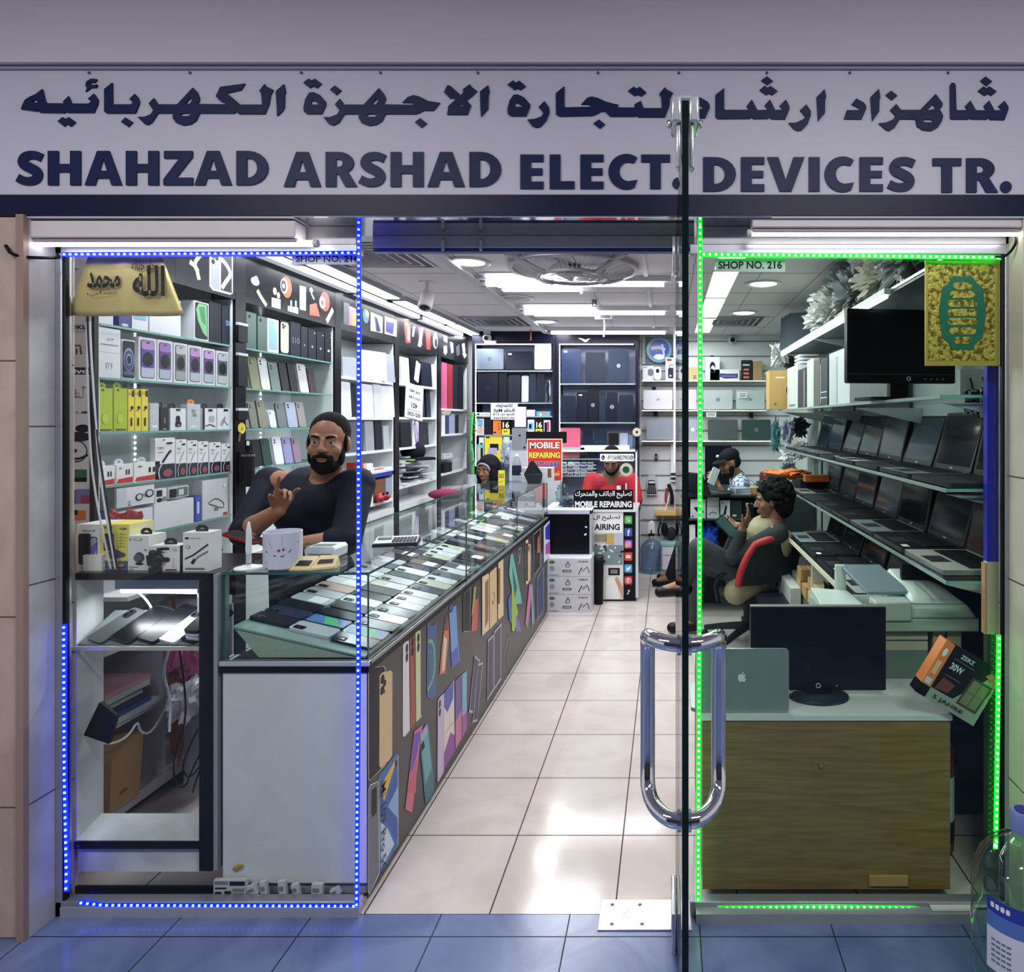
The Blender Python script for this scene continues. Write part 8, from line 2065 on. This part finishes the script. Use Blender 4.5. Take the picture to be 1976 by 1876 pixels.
class Head:
    def __init__(self,c,fwd,up=(0,0,1),s=1.0):
        f=Vector(fwd).normalized();u=Vector(up);r=f.cross(u).normalized();u=r.cross(f).normalized()
        self.R=Matrix((r,f,u)).transposed();self.c=Vector(c);self.s=s
    def p(self,x,y,z):return self.c+self.R @ (Vector((x,y,z))*self.s)
    def e(self,fig,x,y,z,rx,ry,rz):
        fig.ball(self.p(x,y,z),(rx*self.s,ry*self.s,rz*self.s),self.R)
    def build(self,fig):
        E_=lambda*a:self.e(fig,*a)
        E_(0,-.012,.03,.074,.094,.086);E_(0,.028,-.028,.063,.062,.085);E_(0,.03,-.082,.046,.046,.036);E_(0,.062,-.104,.022,.02,.018)
        fig.cap(self.p(0,.086,.012),self.p(0,.106,-.026),.009*self.s,.0135*self.s)
        for s in (-1,1):
            E_(s*.03,.076,.024,.026,.014,.009);E_(s*.042,.055,-.03,.022,.024,.024);E_(s*.012,.1,-.03,.009,.01,.008);E_(s*.031,.0745,.0105,.0165,.0135,.0085);E_(s*.031,.074,-.0085,.015,.012,.006);E_(s*.077,-.004,-.008,.010,.02,.032)
        E_(0,.088,-.060,.023,.012,.0065);E_(0,.086,-.073,.020,.012,.0075)
    def face(self,parent,brow=INK,lip=None,eyes=True,closed=False):
        off=-parent.location
        for s in (-1,1):
            b=MB();b.M=Matrix.Translation(off)
            c=self.p(s*.031,.0755,.0015)
            if not closed:
                b.ball(c,.0112*self.s,K(196,186,178,.3));b.ball(self.p(s*.031,.0828,.0015),(.0062*self.s,.0048*self.s,.0062*self.s),K(24,16,12,.15),10,7,self.R)
            else:b.ball(c,(.0135*self.s,.008*self.s,.005*self.s),K(60,40,34,.5),rot=self.R)
            b.build('eye',parent)
            b=MB();b.M=Matrix.Translation(off)
            b.tube([self.p(s*.013,.094,.022),self.p(s*.03,.0945,.029),self.p(s*.05,.078,.024)],[.0045*self.s,.0055*self.s,.003*self.s],brow,6,1)
            b.build('eyebrow',parent)
        if lip:
            b=MB();b.M=Matrix.Translation(off)
            b.tube([self.p(-.022,.09,-.066),self.p(0,.1015,-.0655),self.p(.022,.09,-.066)],[.002,.0042,.002],lip,6,1);b.build('lips',parent)
def hand(fig,wrist,along,palm_n,thumb_side,curl=(.3,.35,.4,.45),s=1.0,thumb=(.6,.3),spread=.12):
    """palm with four separate fingers that bend towards palm_n, and a thumb from its side"""
    a=Vector(along).normalized();n=Vector(palm_n);n=(n-a*n.dot(a)).normalized();t=Vector(thumb_side);t=(t-a*t.dot(a)-n*t.dot(n)).normalized()
    w=Vector(wrist)
    for k in range(4):
        off=t*(.029-k*.0195)*s
        fig.cap(w+t*(.012-k*.008)*s,w+a*(.085-.004*k)*s+off,.013*s,.0105*s)
        p=w+a*(.088-.004*k)*s+off
        d=(a+t*(spread*(1.5-k)/1.5)).normalized()
        ang=0
        for j,l in enumerate((.042,.026,.021)):
            ang=curl[k]*(1,1.9,2.5)[j]
            dd=(d*math.cos(ang)+n*math.sin(ang)).normalized()
            q=p+dd*l*s*(.9,1.05,1,.8)[k]
            fig.cap(p,q,(.0088,.0080,.0072)[j]*s,(.0080,.0072,.0062)[j]*s)
            p=q
    p=w+a*.022*s+t*.022*s
    d=(a*math.cos(thumb[0])+t*math.sin(thumb[0])+n*.25).normalized()
    q=p+d*.042*s;fig.cap(w+a*.01*s+t*.01*s,p,.015*s,.0125*s);fig.cap(p,q,.0125*s,.0095*s)
    d2=(d*math.cos(thumb[1])+(a*.6+n*.6)*math.sin(thumb[1])).normalized()
    fig.cap(q,q+d2*.03*s,.0092*s,.0075*s)
SKIN=K(158,110,84,.5,0,.07,30);SKIN2=K(132,92,70,.5,0,.07,30);SKIN3=K(120,86,66,.5,0,.07,30)
HAIR=K(12,10,11,.9,0,.3,60)
# ---- the man in the dark shirt leaning at the counter
P1=thing('person','man in a dark shirt leaning on the counter with a red phone','person',(-1.62,2.98,0))
hd=Head(U(634,853,2.76),(.22,-.97,-.02),(.06,-.06,1),1.0)
neck=U(628,925,2.84);chest=U(600,985,2.90);belly=V(-1.60,2.98,.98);pel=V(-1.63,3.02,.86)
shR,shL=U(522,932,2.90),U(690,935,2.80)
elR,elL=U(470,1028,2.70),U(668,1043,2.62)
wrR,wrL=U(538,985,2.60),U(560,1052,2.55)
f=Figure();hd.build(f)
f.cap(hd.p(0,-.02,-.08),neck,.055,.06);f.cap(neck+V(0,-.03,-.02),neck+V(0,-.07,-.07),.045,.026);f.cap(neck,chest,.06,.11);f.cap(chest,belly,.12,.12);f.cap(belly,pel,.13,.125)
f.cap(neck+V(0,0,-.03),shR,.05,.06);f.cap(neck+V(0,0,-.03),shL,.05,.06)
for s_,e_,w_ in ((shR,elR,wrR),(shL,elL,wrL)):
    f.cap(s_,e_,.054,.043);f.cap(e_,e_.lerp(w_,.35),.043,.042);f.cap(e_.lerp(w_,.35),w_,.041,.027)
for s_ in (-1,1):
    hip=pel+V(.09*s_,0,-.03);kn=V(pel.x+.1*s_,pel.y-.02,.46);an=V(pel.x+.1*s_,pel.y+.04,.09)
    f.cap(hip,kn,.085,.058);f.cap(kn,an,.055,.04);f.cap(an+V(0,.03,-.04),an+V(0,-.15,-.055),.04,.032)
hand(f,wrR,U(556,930,2.56)-wrR,V(.45,-.6,-.2),V(-.6,-.2,.5),(.12,.75,.8,.35),1.0,(.5,.5))
hand(f,wrL,U(490,1050,2.53)-wrL,V(-.1,.1,1),V(.1,.6,.5),(.3,.35,.35,.35),1.0,(.6,.5))
body=f.skin('body',SKIN,P1,.0048,3)
hd.face(P1,HAIR,K(120,70,62))
g=Figure()
hd.e(g,0,-.024,.044,.079,.094,.084);hd.e(g,0,-.05,-.0,.076,.066,.07)
for s_ in (-1,1):hd.e(g,s_*.071,.012,.0,.008,.014,.035)
g.skin('hair',HAIR,P1,.005,3)
g=Figure();hd.e(g,0,.034,-.094,.056,.056,.036);hd.e(g,0,.066,-.108,.033,.026,.024)
for s_ in (-1,1):
    hd.e(g,s_*.058,.022,-.055,.013,.03,.04);hd.e(g,s_*.03,.078,-.074,.014,.016,.026)
g.cap(hd.p(-.03,.084,-.058),hd.p(0,.104,-.049),.007,.009);g.cap(hd.p(.03,.084,-.058),hd.p(0,.104,-.049),.007,.009)
g.skin('beard',HAIR,P1,.005,2)
SHIRT=K(22,25,42,.75,0,.15,20)
g=Figure()
g.cap(chest+V(0,0,.05),belly,.148,.145);g.cap(belly,pel+V(0,0,-.04),.148,.145);g.cap(chest+V(-.08,.02,.06),shR,.09,.072);g.cap(chest+V(.08,-.03,.06),shL,.09,.074)
g.cap(neck+V(-.05,.03,-.05),shR,.05,.064);g.cap(neck+V(.05,.03,-.05),shL,.05,.064);g.cap(neck+V(0,-.01,-.09),chest+V(0,-.02,.02),.1,.15);g.cap(neck+V(-.075,-.02,-.06),chest+V(-.04,-.04,.02),.05,.1);g.cap(neck+V(.075,-.02,-.06),chest+V(.04,-.04,.02),.05,.1)
g.cap(shR,elR,.066,.057);g.cap(elR,elR.lerp(wrR,.18),.055,.05);g.cap(shL,elL,.068,.06);g.cap(elL,elL.lerp(wrL,.22),.062,.055)
g.skin('shirt',SHIRT,P1,.006,5)
b=MB();b.M=Matrix.Translation(-P1.location)
for s_ in (-1,1):
    k0=neck+V(.055*s_,.03,.012);k1=neck+V(.05*s_,-.05,-.015);k2=neck+V(.012*s_,-.085,-.085)
    b.tube([k0+V(-.03*s_,.03,.01),k0,k1,k2],[.012,.016,.016,.008],K(30,33,48,.75),8,2)
b.build('collar',P1)
g=Figure();g.cap(pel+V(0,0,.0),pel+V(0,0,-.05),.15,.14)
for s_ in (-1,1):
    hip=pel+V(.09*s_,0,-.05);kn=V(pel.x+.1*s_,pel.y-.02,.46);g.cap(hip,kn,.098,.072);g.cap(kn,V(pel.x+.1*s_,pel.y+.04,.1),.07,.06)
g.skin('trousers',K(26,28,34,.8),P1,.008,4)
b=MB();b.M=Matrix.Translation(-P1.location);q=wrR+(U(556,930,2.56)-wrR).normalized()*.098
b.ball(q+V(.0,-.014,0),(.008,.004,.007),K(206,160,60,.25,.8));b.tube([q+V(-.01,-.008,0),q+V(0,-.012,.002),q+V(.01,-.006,0),q+V(.0,.008,0),q+V(-.01,-.008,0)],.0018,K(206,160,60,.25,.8),6);b.build('ring',P1)
b=MB();q=U(474,1038,2.50)
b.rrect(-.038,-.07,.038,.08,.01,-.0045,.0045,K(150,36,44,.25),seg=3);b.rrect(-.034,-.065,.034,.075,.008,-.0052,-.0052,SCREEN,back=False,seg=3)
o=b.build('smartphone');o.location=q;o.rotation_euler=(math.radians(-78),0,math.radians(78));tag(o,'red-edged phone held flat by the man in the dark shirt','phone')
# ---- the man with curly hair sitting in the red-rimmed chair
ch=thing('office_chair','black swivel chair with a red-rimmed backrest','chair',(.54,4.42,0),0)
def W(*a):return Vector(a)-ch.location
fd=Vector((-.55,.835,0));sd=Vector((.835,.55,0))
b=MB()
seat=Vector((.54,4.42,.36))
pts=[seat+fd*(.21*math.cos(2*PI*k/20))+sd*(.22*math.sin(2*PI*k/20))-ch.location for k in range(20)]
vs=[(p.x,p.y,p.z-.06)for p in pts]+[(p.x,p.y,p.z)for p in pts]
b.add(vs,[tuple(range(20,40)),tuple(reversed(range(20)))]+[(k,(k+1)%20,20+(k+1)%20,20+k)for k in range(20)],K(18,22,22,.6));b.build('seat',ch,bevel=.02)
bk=seat-fd*.19
def backpt(u,v,off=0.0):
    ww=.255*(1-.35*v**2.5)*u
    return bk+sd*ww-fd*(.06*v+.05*(1-u*u)+off)+Vector((0,0,.10+.30*v-.04*u*u*v))-ch.location
g=[[backpt(-1+2*i/10,j/8)for i in range(11)]for j in range(9)]
vs=[p for r in g for p in r]+[backpt(-1+2*i/10,j/8,.03)for j in range(9)for i in range(11)]
fs=[]
for j in range(8):
    for i in range(10):
        a=j*11+i
        fs+=[(a,a+1,a+12,a+11),(99+a,99+a+11,99+a+12,99+a+1)]
b=MB();b.add(vs,fs,K(30,36,36,.6));b.build('backrest',ch)
rim=[backpt(-1,j/8,.015)for j in range(9)]+[backpt(-1+2*i/10,1,.015)for i in range(1,11)]+[backpt(1,1-j/8,.015)for j in range(1,9)]
b=MB();b.tube(rim,.023,K(176,44,46,.5),10);b.build('red_rim',ch)
b=MB();b.cyl((0,0,.1),(0,0,.31),.03,BLACK);b.build('post',ch)
for k in range(5):
    a=k*2*PI/5+.3
    b=MB();b.tube([(0,0,.12),(math.cos(a)*.16,math.sin(a)*.16,.1),(math.cos(a)*.3,math.sin(a)*.3,.075)],[.028,.024,.018],K(24,30,30,.4),8,1);b.ball((math.cos(a)*.3,math.sin(a)*.3,.03),(.028,.028,.03),BLACK);b.build('leg',ch)
for s_ in (-1,1):
    q=seat+sd*(.25*s_)
    b=MB();b.tube([W(*(q+Vector((0,0,-.04)))),W(*(q+sd*.03*s_+Vector((0,0,.1)))),W(*(q+Vector((0,0,.18))-fd*.1)),W(*(q+Vector((0,0,.18))+fd*.14))],[.014,.014,.02,.024],BLACK,8,1);b.ball(W(*(q+Vector((0,0,.18))+fd*.15)),.03,K(150,40,44,.5));b.build('armrest',ch)
P2=thing('person','curly-haired man in a khaki vest sitting with a phone','person',(.60,4.42,0))
hc=U(1487,965,4.34)
hd=Head(hc,(-.93,.05,-.12),(.05,0,1),1.0)
neck=hc+V(.025,.0,-.16);chest=V(.655,4.39,.64);pel=V(.58,4.43,.45)
shN,shF=neck+V(-.02,-.17,-.03),neck+V(-.05,.17,-.03)
elN,wrN=U(1415,1075,4.18),U(1432,1022,4.15)
elF,wrF=V(.44,4.6,.58),U(1425,1015,4.32)
knN,anN=U(1350,1058,4.22),U(1318,1128,4.28)
knF,anF=V(.22,4.62,.50),V(.18,4.62,.09)
f=Figure();hd.build(f)
f.cap(hd.p(0,-.025,-.07),neck,.055,.06);f.cap(neck,chest,.07,.12);f.cap(chest,pel,.13,.125)
for s_,e_,w_ in ((shN,elN,wrN),(shF,elF,wrF)):
    f.cap(neck+V(0,0,-.03),s_,.05,.055);f.cap(s_,e_,.05,.042);f.cap(e_,w_,.042,.027)
for k_,a_,y in ((knN,anN,-.09),(knF,anF,.09)):
    f.cap(pel+V(-.02,y,0),k_,.085,.058);f.cap(k_,a_,.055,.038);f.cap(a_,a_+V(-.14,0,-.045),.036,.03)
hand(f,wrN,U(1452,985,4.16)-wrN,V(-.6,.4,.2),V(-.5,.2,.5),(.35,.4,.45,.5));hand(f,wrF,U(1400,1012,4.3)-wrF,V(.1,-.5,.5),V(0,-.3,.8),(.5,.55,.6,.6))
f.skin('body',SKIN2,P2,.0065,3)
hd.face(P2,HAIR)
rr=random.Random(8)
g=Figure();hd.e(g,0,-.035,.045,.1,.108,.098);hd.e(g,0,-.075,-.03,.098,.075,.1)
for k in range(260):
    th,ph=rr.uniform(0,2*PI),rr.uniform(-.55,1)
    d=Vector((math.cos(th)*math.sqrt(1-min(1,ph*ph)),math.sin(th)*math.sqrt(1-min(1,ph*ph)),ph))
    if d.y>.55 and d.z<.35:continue
    if d.y>.2 and d.z<-.05:continue
    g.ball(hd.p(d.x*.112,-.04+d.y*.116,.03+d.z*.118),rr.uniform(.009,.019))
g.skin('hair',HAIR,P2,.005,1)
JACK=K(48,52,56,.8,0,.15,20);VEST=K(150,140,112,.8,0,.12,18)
g=Figure()
for s_,e_,w_ in ((shN,elN,wrN),(shF,elF,wrF)):g.cap(s_+V(.02,0,.0),e_,.064,.055);g.cap(e_,e_.lerp(w_,.85),.055,.038)
g.cap(neck+V(0,-.05,-.04),neck+V(0,.05,-.04),.05)
g.skin('jacket_sleeves',JACK,P2,.007,4)
g=Figure();g.cap(neck+V(.01,-.1,-.06),neck+V(.01,.1,-.06),.066);g.cap(chest+V(0,-.05,.1),chest+V(0,.05,.1),.12);g.cap(chest,pel,.145,.15);g.cap(pel+V(-.02,-.12,.02),pel+V(-.14,-.2,-.06),.11,.08);g.cap(neck+V(.03,-.12,-.08),chest+V(.05,-.1,0),.075,.1)
g.skin('vest',VEST,P2,.008,5)
g=Figure();g.cap(pel+V(0,0,-.02),pel+V(-.05,0,-.03),.14)
for k_,a_,y in ((knN,anN,-.09),(knF,anF,.09)):g.cap(pel+V(-.02,y,-.01),k_,.1,.072);g.cap(k_,a_+(k_-a_)*.08,.07,.052)
g.skin('trousers',K(58,64,66,.85,0,.15,14),P2,.008,4)
for a_ in (anN,anF):
    g=Figure();g.cap(a_+V(.02,0,-.03),a_+V(-.15,0,-.05),.045,.036);g.skin('shoe',BLACK,P2,.007,2)
b=MB();b.rrect(-.037,-.075,.037,.075,.01,-.005,.005,K(20,24,26,.2),seg=3);b.rrect(-.033,-.07,.033,.07,.008,-.0056,-.0056,K(60,90,90,.2),back=False,seg=3)
o=b.build('smartphone');o.location=U(1402,1016,4.2);o.rotation_euler=(math.radians(-25),math.radians(-35),math.radians(35));tag(o,'dark phone held up by the curly-haired man','phone')
# ---- the man in a cap at the glass table
P3=thing('person','man in a black cap and checked shirt looking down','person',(.62,5.85,0))
hd=Head(U(1407,893,5.85),(-.88,-.30,-.30),(0,0,1),.98)
neck=U(1424,921,5.9);chest=neck+V(.05,.03,-.16);pel=V(.66,5.98,.46)
f=Figure();hd.build(f);f.cap(hd.p(0,-.02,-.08),neck,.055,.06);f.cap(neck,chest,.07,.12);f.cap(chest,pel,.12,.125)
for s_,h_ in ((-1,-.16),(1,.16)):
    sh=neck+V(.02,h_,-.06);el=sh+V(-.08,.0,-.24);wr=el+(V(-.12,0,.23)if s_<0 else V(-.2,-.02,.05))
    f.cap(neck+V(0,0,-.03),sh,.05,.055);f.cap(sh,el,.05,.042);f.cap(el,wr,.04,.027)
    hand(f,wr,V(-.5,0,.85)if s_<0 else V(-.9,0,.2),V(.2,.3,-1),V(0,-s_*1.0,.3))
    kn=V(.16,6.0+.1*s_,.45);an=V(.05+.02*s_,6.02+.1*s_,.09)
    f.cap(pel+V(0,.09*s_,0),kn,.08,.056);f.cap(kn,an,.053,.038);f.cap(an,an+V(-.13,0,-.05),.036,.03)
f.skin('body',SKIN2,P3,.0075,3);hd.face(P3,HAIR,None,True,True)
g=Figure();hd.e(g,0,.034,-.094,.054,.054,.034);hd.e(g,0,.06,-.1,.034,.028,.026);g.cap(hd.p(-.028,.084,-.056),hd.p(.028,.084,-.056),.008)
for s_ in (-1,1):hd.e(g,s_*.058,.02,-.055,.012,.028,.04);hd.e(g,s_*.068,-.01,.0,.01,.02,.04)
hd.e(g,0,-.05,-.0,.077,.062,.07);g.skin('beard_and_hair',HAIR,P3,.006,2)
g=Figure();hd.e(g,0,-.018,.058,.083,.1,.072);g.skin('cap_crown',K(12,14,26,.8),P3,.006,3)
b=MB();b.M=Matrix.Translation(-P3.location)
for k in range(8):
    a0,a1=-1.1+2.2*k/8,-1.1+2.2*(k+1)/8
    P_=lambda a,r,z:hd.p(math.sin(a)*.08*r,.02+math.cos(a)*.075*r,z)
    b.hull([P_(a0,.9,.05),P_(a1,.9,.05),P_(a1,1.9-.5*abs(a1),.034),P_(a0,1.9-.5*abs(a0),.034)],[P_(a0,.9,.056),P_(a1,.9,.056),P_(a1,1.9-.5*abs(a1),.04),P_(a0,1.9-.5*abs(a0),.04)],K(14,16,28,.8))
b.build('cap_visor',P3)
b=MB();b.M=Matrix.Translation(-P3.location);b.ball(hd.p(.035,.077,.085),.014,WHITE);b.ball(hd.p(.084,-.03,.06),(.006,.018,.006),WHITE,rot=hd.R);b.build('cap_patch',P3)
chk,nt,bs=base_mat('checked_cloth')
tc=nt.nodes.new('ShaderNodeTexCoord');c1=nt.nodes.new('ShaderNodeTexChecker');c1.inputs['Scale'].default_value=26;c1.inputs['Color1'].default_value=C(206,214,226);c1.inputs['Color2'].default_value=C(90,110,150)
nt.links.new(tc.outputs['Object'],c1.inputs[0]);nt.links.new(c1.outputs[0],bs.inputs['Base Color']);bs.inputs['Roughness'].default_value=.8
g=Figure();g.cap(neck+V(.01,-.11,-.05),neck+V(.01,.11,-.05),.078);g.cap(neck+V(.01,-.03,-.01),neck+V(.01,.03,-.01),.062);g.cap(chest,pel,.15,.15)
for h_ in (-.16,.16):
    sh=neck+V(.02,h_,-.06);el=sh+V(-.08,0,-.24);g.cap(sh,el,.066,.056);g.cap(el,el+(V(-.08,0,.16)if h_<0 else V(-.14,0,.035)),.054,.044)
g.skin('checked_shirt',chk,P3,.008,4)
g=Figure();g.cap(pel+V(0,-.05,-.02),pel+V(0,.05,-.02),.13)
for s_ in (-1,1):
    kn=V(.16,6.0+.1*s_,.45);an=V(.05+.02*s_,6.02+.1*s_,.1);g.cap(pel+V(0,.09*s_,0),kn,.095,.07);g.cap(kn,an,.068,.052)
g.skin('trousers',K(24,28,36,.8),P3,.009,3)
for s_ in (-1,1):
    an=V(.05+.02*s_,6.02+.1*s_,.09);g=Figure();g.cap(an+V(.03,0,-.045),an+V(-.14,0,-.055),.042,.034);g.skin('shoe',BLACK,P3,.008,2)
mc=thing('office_chair','maroon-backed chair behind the man in the cap','chair',(.74,5.98,0))
b=MB();b.box(-.2,-.22,.3,.18,.22,.36,K(96,24,40,.8));b.build('seat',mc,bevel=.02)
b=MB();b.box(.12,-.2,.36,.18,.2,1.02,K(96,24,40,.8));b.build('backrest',mc,bevel=.03)
b=MB();b.cyl((0,0,.04),(0,0,.3),.03,BLACK)
for k in range(5):b.tube([(0,0,.08),(.25*math.cos(k*1.2566),.25*math.sin(k*1.2566),.03)],.02,BLACK)
b.build('base',mc)
b=MB();b.rrect(-.037,-.075,.037,.075,.01,-.005,.005,K(206,210,214,.3));o=b.build('smartphone');o.location=(.40,5.705,1.01);o.rotation_euler=(0,math.radians(25),.5);tag(o,'pale phone held up in front of the capped man','phone')
# ---- the man in red behind the repair counter
P4=thing('person','man in a red shirt bent over the repair counter','person',(-.51,6.08,0))
hd=Head(U(1180,888,5.92),(-.05,-.88,-.5),(0,-.45,.9),.98)
neck=U(1180,915,6.0);chest=neck+V(0,.07,-.16);pel=V(-.51,6.17,.55)
f=Figure();hd.build(f);f.cap(hd.p(0,-.02,-.08),neck,.055,.062);f.cap(neck,chest,.075,.13);f.cap(chest,pel,.13,.13)
for s_ in (-1,1):
    sh=neck+V(.18*s_,.02,-.06);el=sh+V(.05*s_,-.08,-.24);wr=el+V(-.12*s_,-.16,.06)
    f.cap(neck+V(0,0,-.03),sh,.052,.056);f.cap(sh,el,.052,.043);f.cap(el,wr,.041,.028)
    hand(f,wr,V(-.5*s_,-.8,0),V(0,0,-1),V(-s_,.2,.2))
    kn=V(-.51+.12*s_,6.0,.5);f.cap(pel+V(.09*s_,0,-.02),kn,.085,.06);f.cap(kn,V(-.51+.12*s_,6.02,.09),.055,.04);f.cap(V(-.51+.12*s_,6.02,.06),V(-.51+.12*s_,5.96,.04),.036,.03)
f.skin('body',SKIN3,P4,.0075,3);hd.face(P4,HAIR,K(110,60,54),True,True)
g=Figure();hd.e(g,0,-.02,.048,.08,.096,.084);hd.e(g,0,-.05,0,.077,.064,.07);g.skin('hair',HAIR,P4,.006,3)
g=Figure();hd.e(g,0,.034,-.096,.054,.054,.034);hd.e(g,0,.062,-.106,.03,.026,.024)
for s_ in (-1,1):hd.e(g,s_*.056,.022,-.06,.012,.028,.036)
g.skin('beard',HAIR,P4,.006,2)
g=Figure();g.cap(neck+V(-.13,.02,-.07),neck+V(.13,.02,-.07),.078);g.cap(chest,pel,.15,.145)
for s_ in (-1,1):sh=neck+V(.18*s_,.02,-.06);g.cap(sh,sh+V(.04*s_,-.06,-.17),.075,.068)
g.skin('red_shirt',K(176,34,42,.8,0,.08,12),P4,.008,5)
g=Figure();g.cap(pel+V(0,0,-.02),pel+V(0,0,-.06),.14)
for s_ in (-1,1):kn=V(-.51+.12*s_,6.0,.5);g.cap(pel+V(.09*s_,0,-.02),kn,.1,.075);g.cap(kn,V(-.51+.12*s_,6.02,.1),.07,.055)
g.skin('trousers',DARK,P4,.01,3)
st=thing('stool','black stool under the man in red','stool',(-.51,6.17,0))
b=MB();b.lathe([(.0001,.36),(.17,.36),(.18,.38),(.17,.40),(.0001,.40)],BLACK,20);b.build('seat',st)
b=MB();b.cyl((0,0,0),(0,0,.36),.03,SILVER);b.lathe([(.0001,.02),(.17,.015),(.17,0)],SILVER,20);b.build('base',st)
# ---- the woman in the black headscarf
P5=thing('person','woman in a black headscarf and glasses behind the counter','person',(-1.62,6.02,0))
hd=Head(U(941,907,5.95),(-.35,-.92,-.12),(0,0,1),.98)
neck=hd.p(0,-.03,-.16);chest=neck+V(.02,.03,-.17);pel=V(-1.60,6.1,.52)
f=Figure();hd.build(f);f.cap(hd.p(0,-.02,-.08),neck,.05,.055);f.cap(neck,chest,.065,.115);f.cap(chest,pel,.115,.13)
for s_ in (-1,1):
    sh=neck+V(.16*s_,.02,-.07);el=sh+V(.03*s_,-.06,-.23);wr=el+V(-.1*s_,-.18,.02)
    f.cap(neck+V(0,0,-.04),sh,.045,.05);f.cap(sh,el,.046,.04);f.cap(el,wr,.038,.025);hand(f,wr,V(-.4*s_,-.8,0),V(0,0,-1),V(-s_,.2,.2),s=.92)
    kn=V(-1.60+.11*s_,5.9,.48);f.cap(pel+V(.09*s_,0,-.02),kn,.085,.06);f.cap(kn,V(-1.6+.11*s_,5.92,.08),.052,.036);f.cap(V(-1.6+.11*s_,5.92,.05),V(-1.6+.11*s_,5.8,.035),.033,.028)
f.skin('body',K(140,96,72,.5,0,.06,30),P5,.007,3);hd.face(P5,HAIR,K(130,66,62))
g=Figure();hd.e(g,0,-.03,.035,.098,.108,.108);hd.e(g,-.07,.02,-.03,.028,.05,.085);hd.e(g,.07,.02,-.03,.028,.05,.085);hd.e(g,0,-.06,-.05,.095,.08,.11);g.cap(hd.p(-.07,.0,-.06),hd.p(-.02,.045,-.15),.034,.04);g.cap(hd.p(.07,.0,-.06),hd.p(.02,.045,-.15),.034,.04);g.cap(hd.p(-.065,.02,.05),hd.p(.065,.02,.05),.035);g.cap(hd.p(0,.03,.085),hd.p(0,-.02,.1),.04)
g.cap(neck+V(-.12,0,-.07),neck+V(.12,0,-.07),.075);g.skin('headscarf',K(16,15,24,.85),P5,.006,3)
b=MB();b.M=Matrix.Translation(-P5.location);b.tube([hd.p(-.064,.05,-.02),hd.p(-.06,.062,.04),hd.p(-.03,.078,.068),hd.p(0,.083,.074),hd.p(.03,.078,.068),hd.p(.06,.062,.04),hd.p(.064,.05,-.02)],.010,K(150,144,150,.8),8,2);b.build('under_scarf',P5)
b=MB();b.M=Matrix.Translation(-P5.location)
for s_ in (-1,1):b.tube([hd.p(s_*.031+.021*math.cos(k*PI/6),.102,.0+.016*math.sin(k*PI/6))for k in range(13)],.0016,K(170,160,150,.3,.5),6)
b.tube([hd.p(-.01,.103,.004),hd.p(0,.107,.006),hd.p(.01,.103,.004)],.0015,K(170,160,150,.3,.5),6);b.build('glasses',P5)
g=Figure();g.cap(chest+V(-.06,0,.05),chest+V(.06,0,.05),.12);g.cap(chest,pel,.14,.16)
for s_ in (-1,1):
    sh=neck+V(.16*s_,.02,-.07);el=sh+V(.03*s_,-.06,-.23);wr=el+V(-.1*s_,-.18,.02);g.cap(sh,el,.065,.058);g.cap(el,el.lerp(wr,.85),.055,.042)
    kn=V(-1.60+.11*s_,5.9,.48);g.cap(pel+V(.09*s_,0,-.02),kn,.11,.08);g.cap(kn,V(-1.6+.11*s_,5.92,.12),.085,.09)
g.skin('black_gown',K(18,17,26,.85),P5,.009,4)
st=thing('stool','plain black stool under the woman in the headscarf','stool',(-1.60,6.1,0))
b=MB();b.lathe([(.0001,.33),(.17,.33),(.18,.35),(.17,.37),(.0001,.37)],BLACK,20);b.build('seat',st)
b=MB();b.cyl((0,0,0),(0,0,.33),.03,SILVER);b.lathe([(.0001,.02),(.17,.015),(.17,0)],SILVER,20);b.build('base',st)
for lb,ns in _labels.items():
    if len(ns)>1:print('SHARED LABEL',lb,ns)
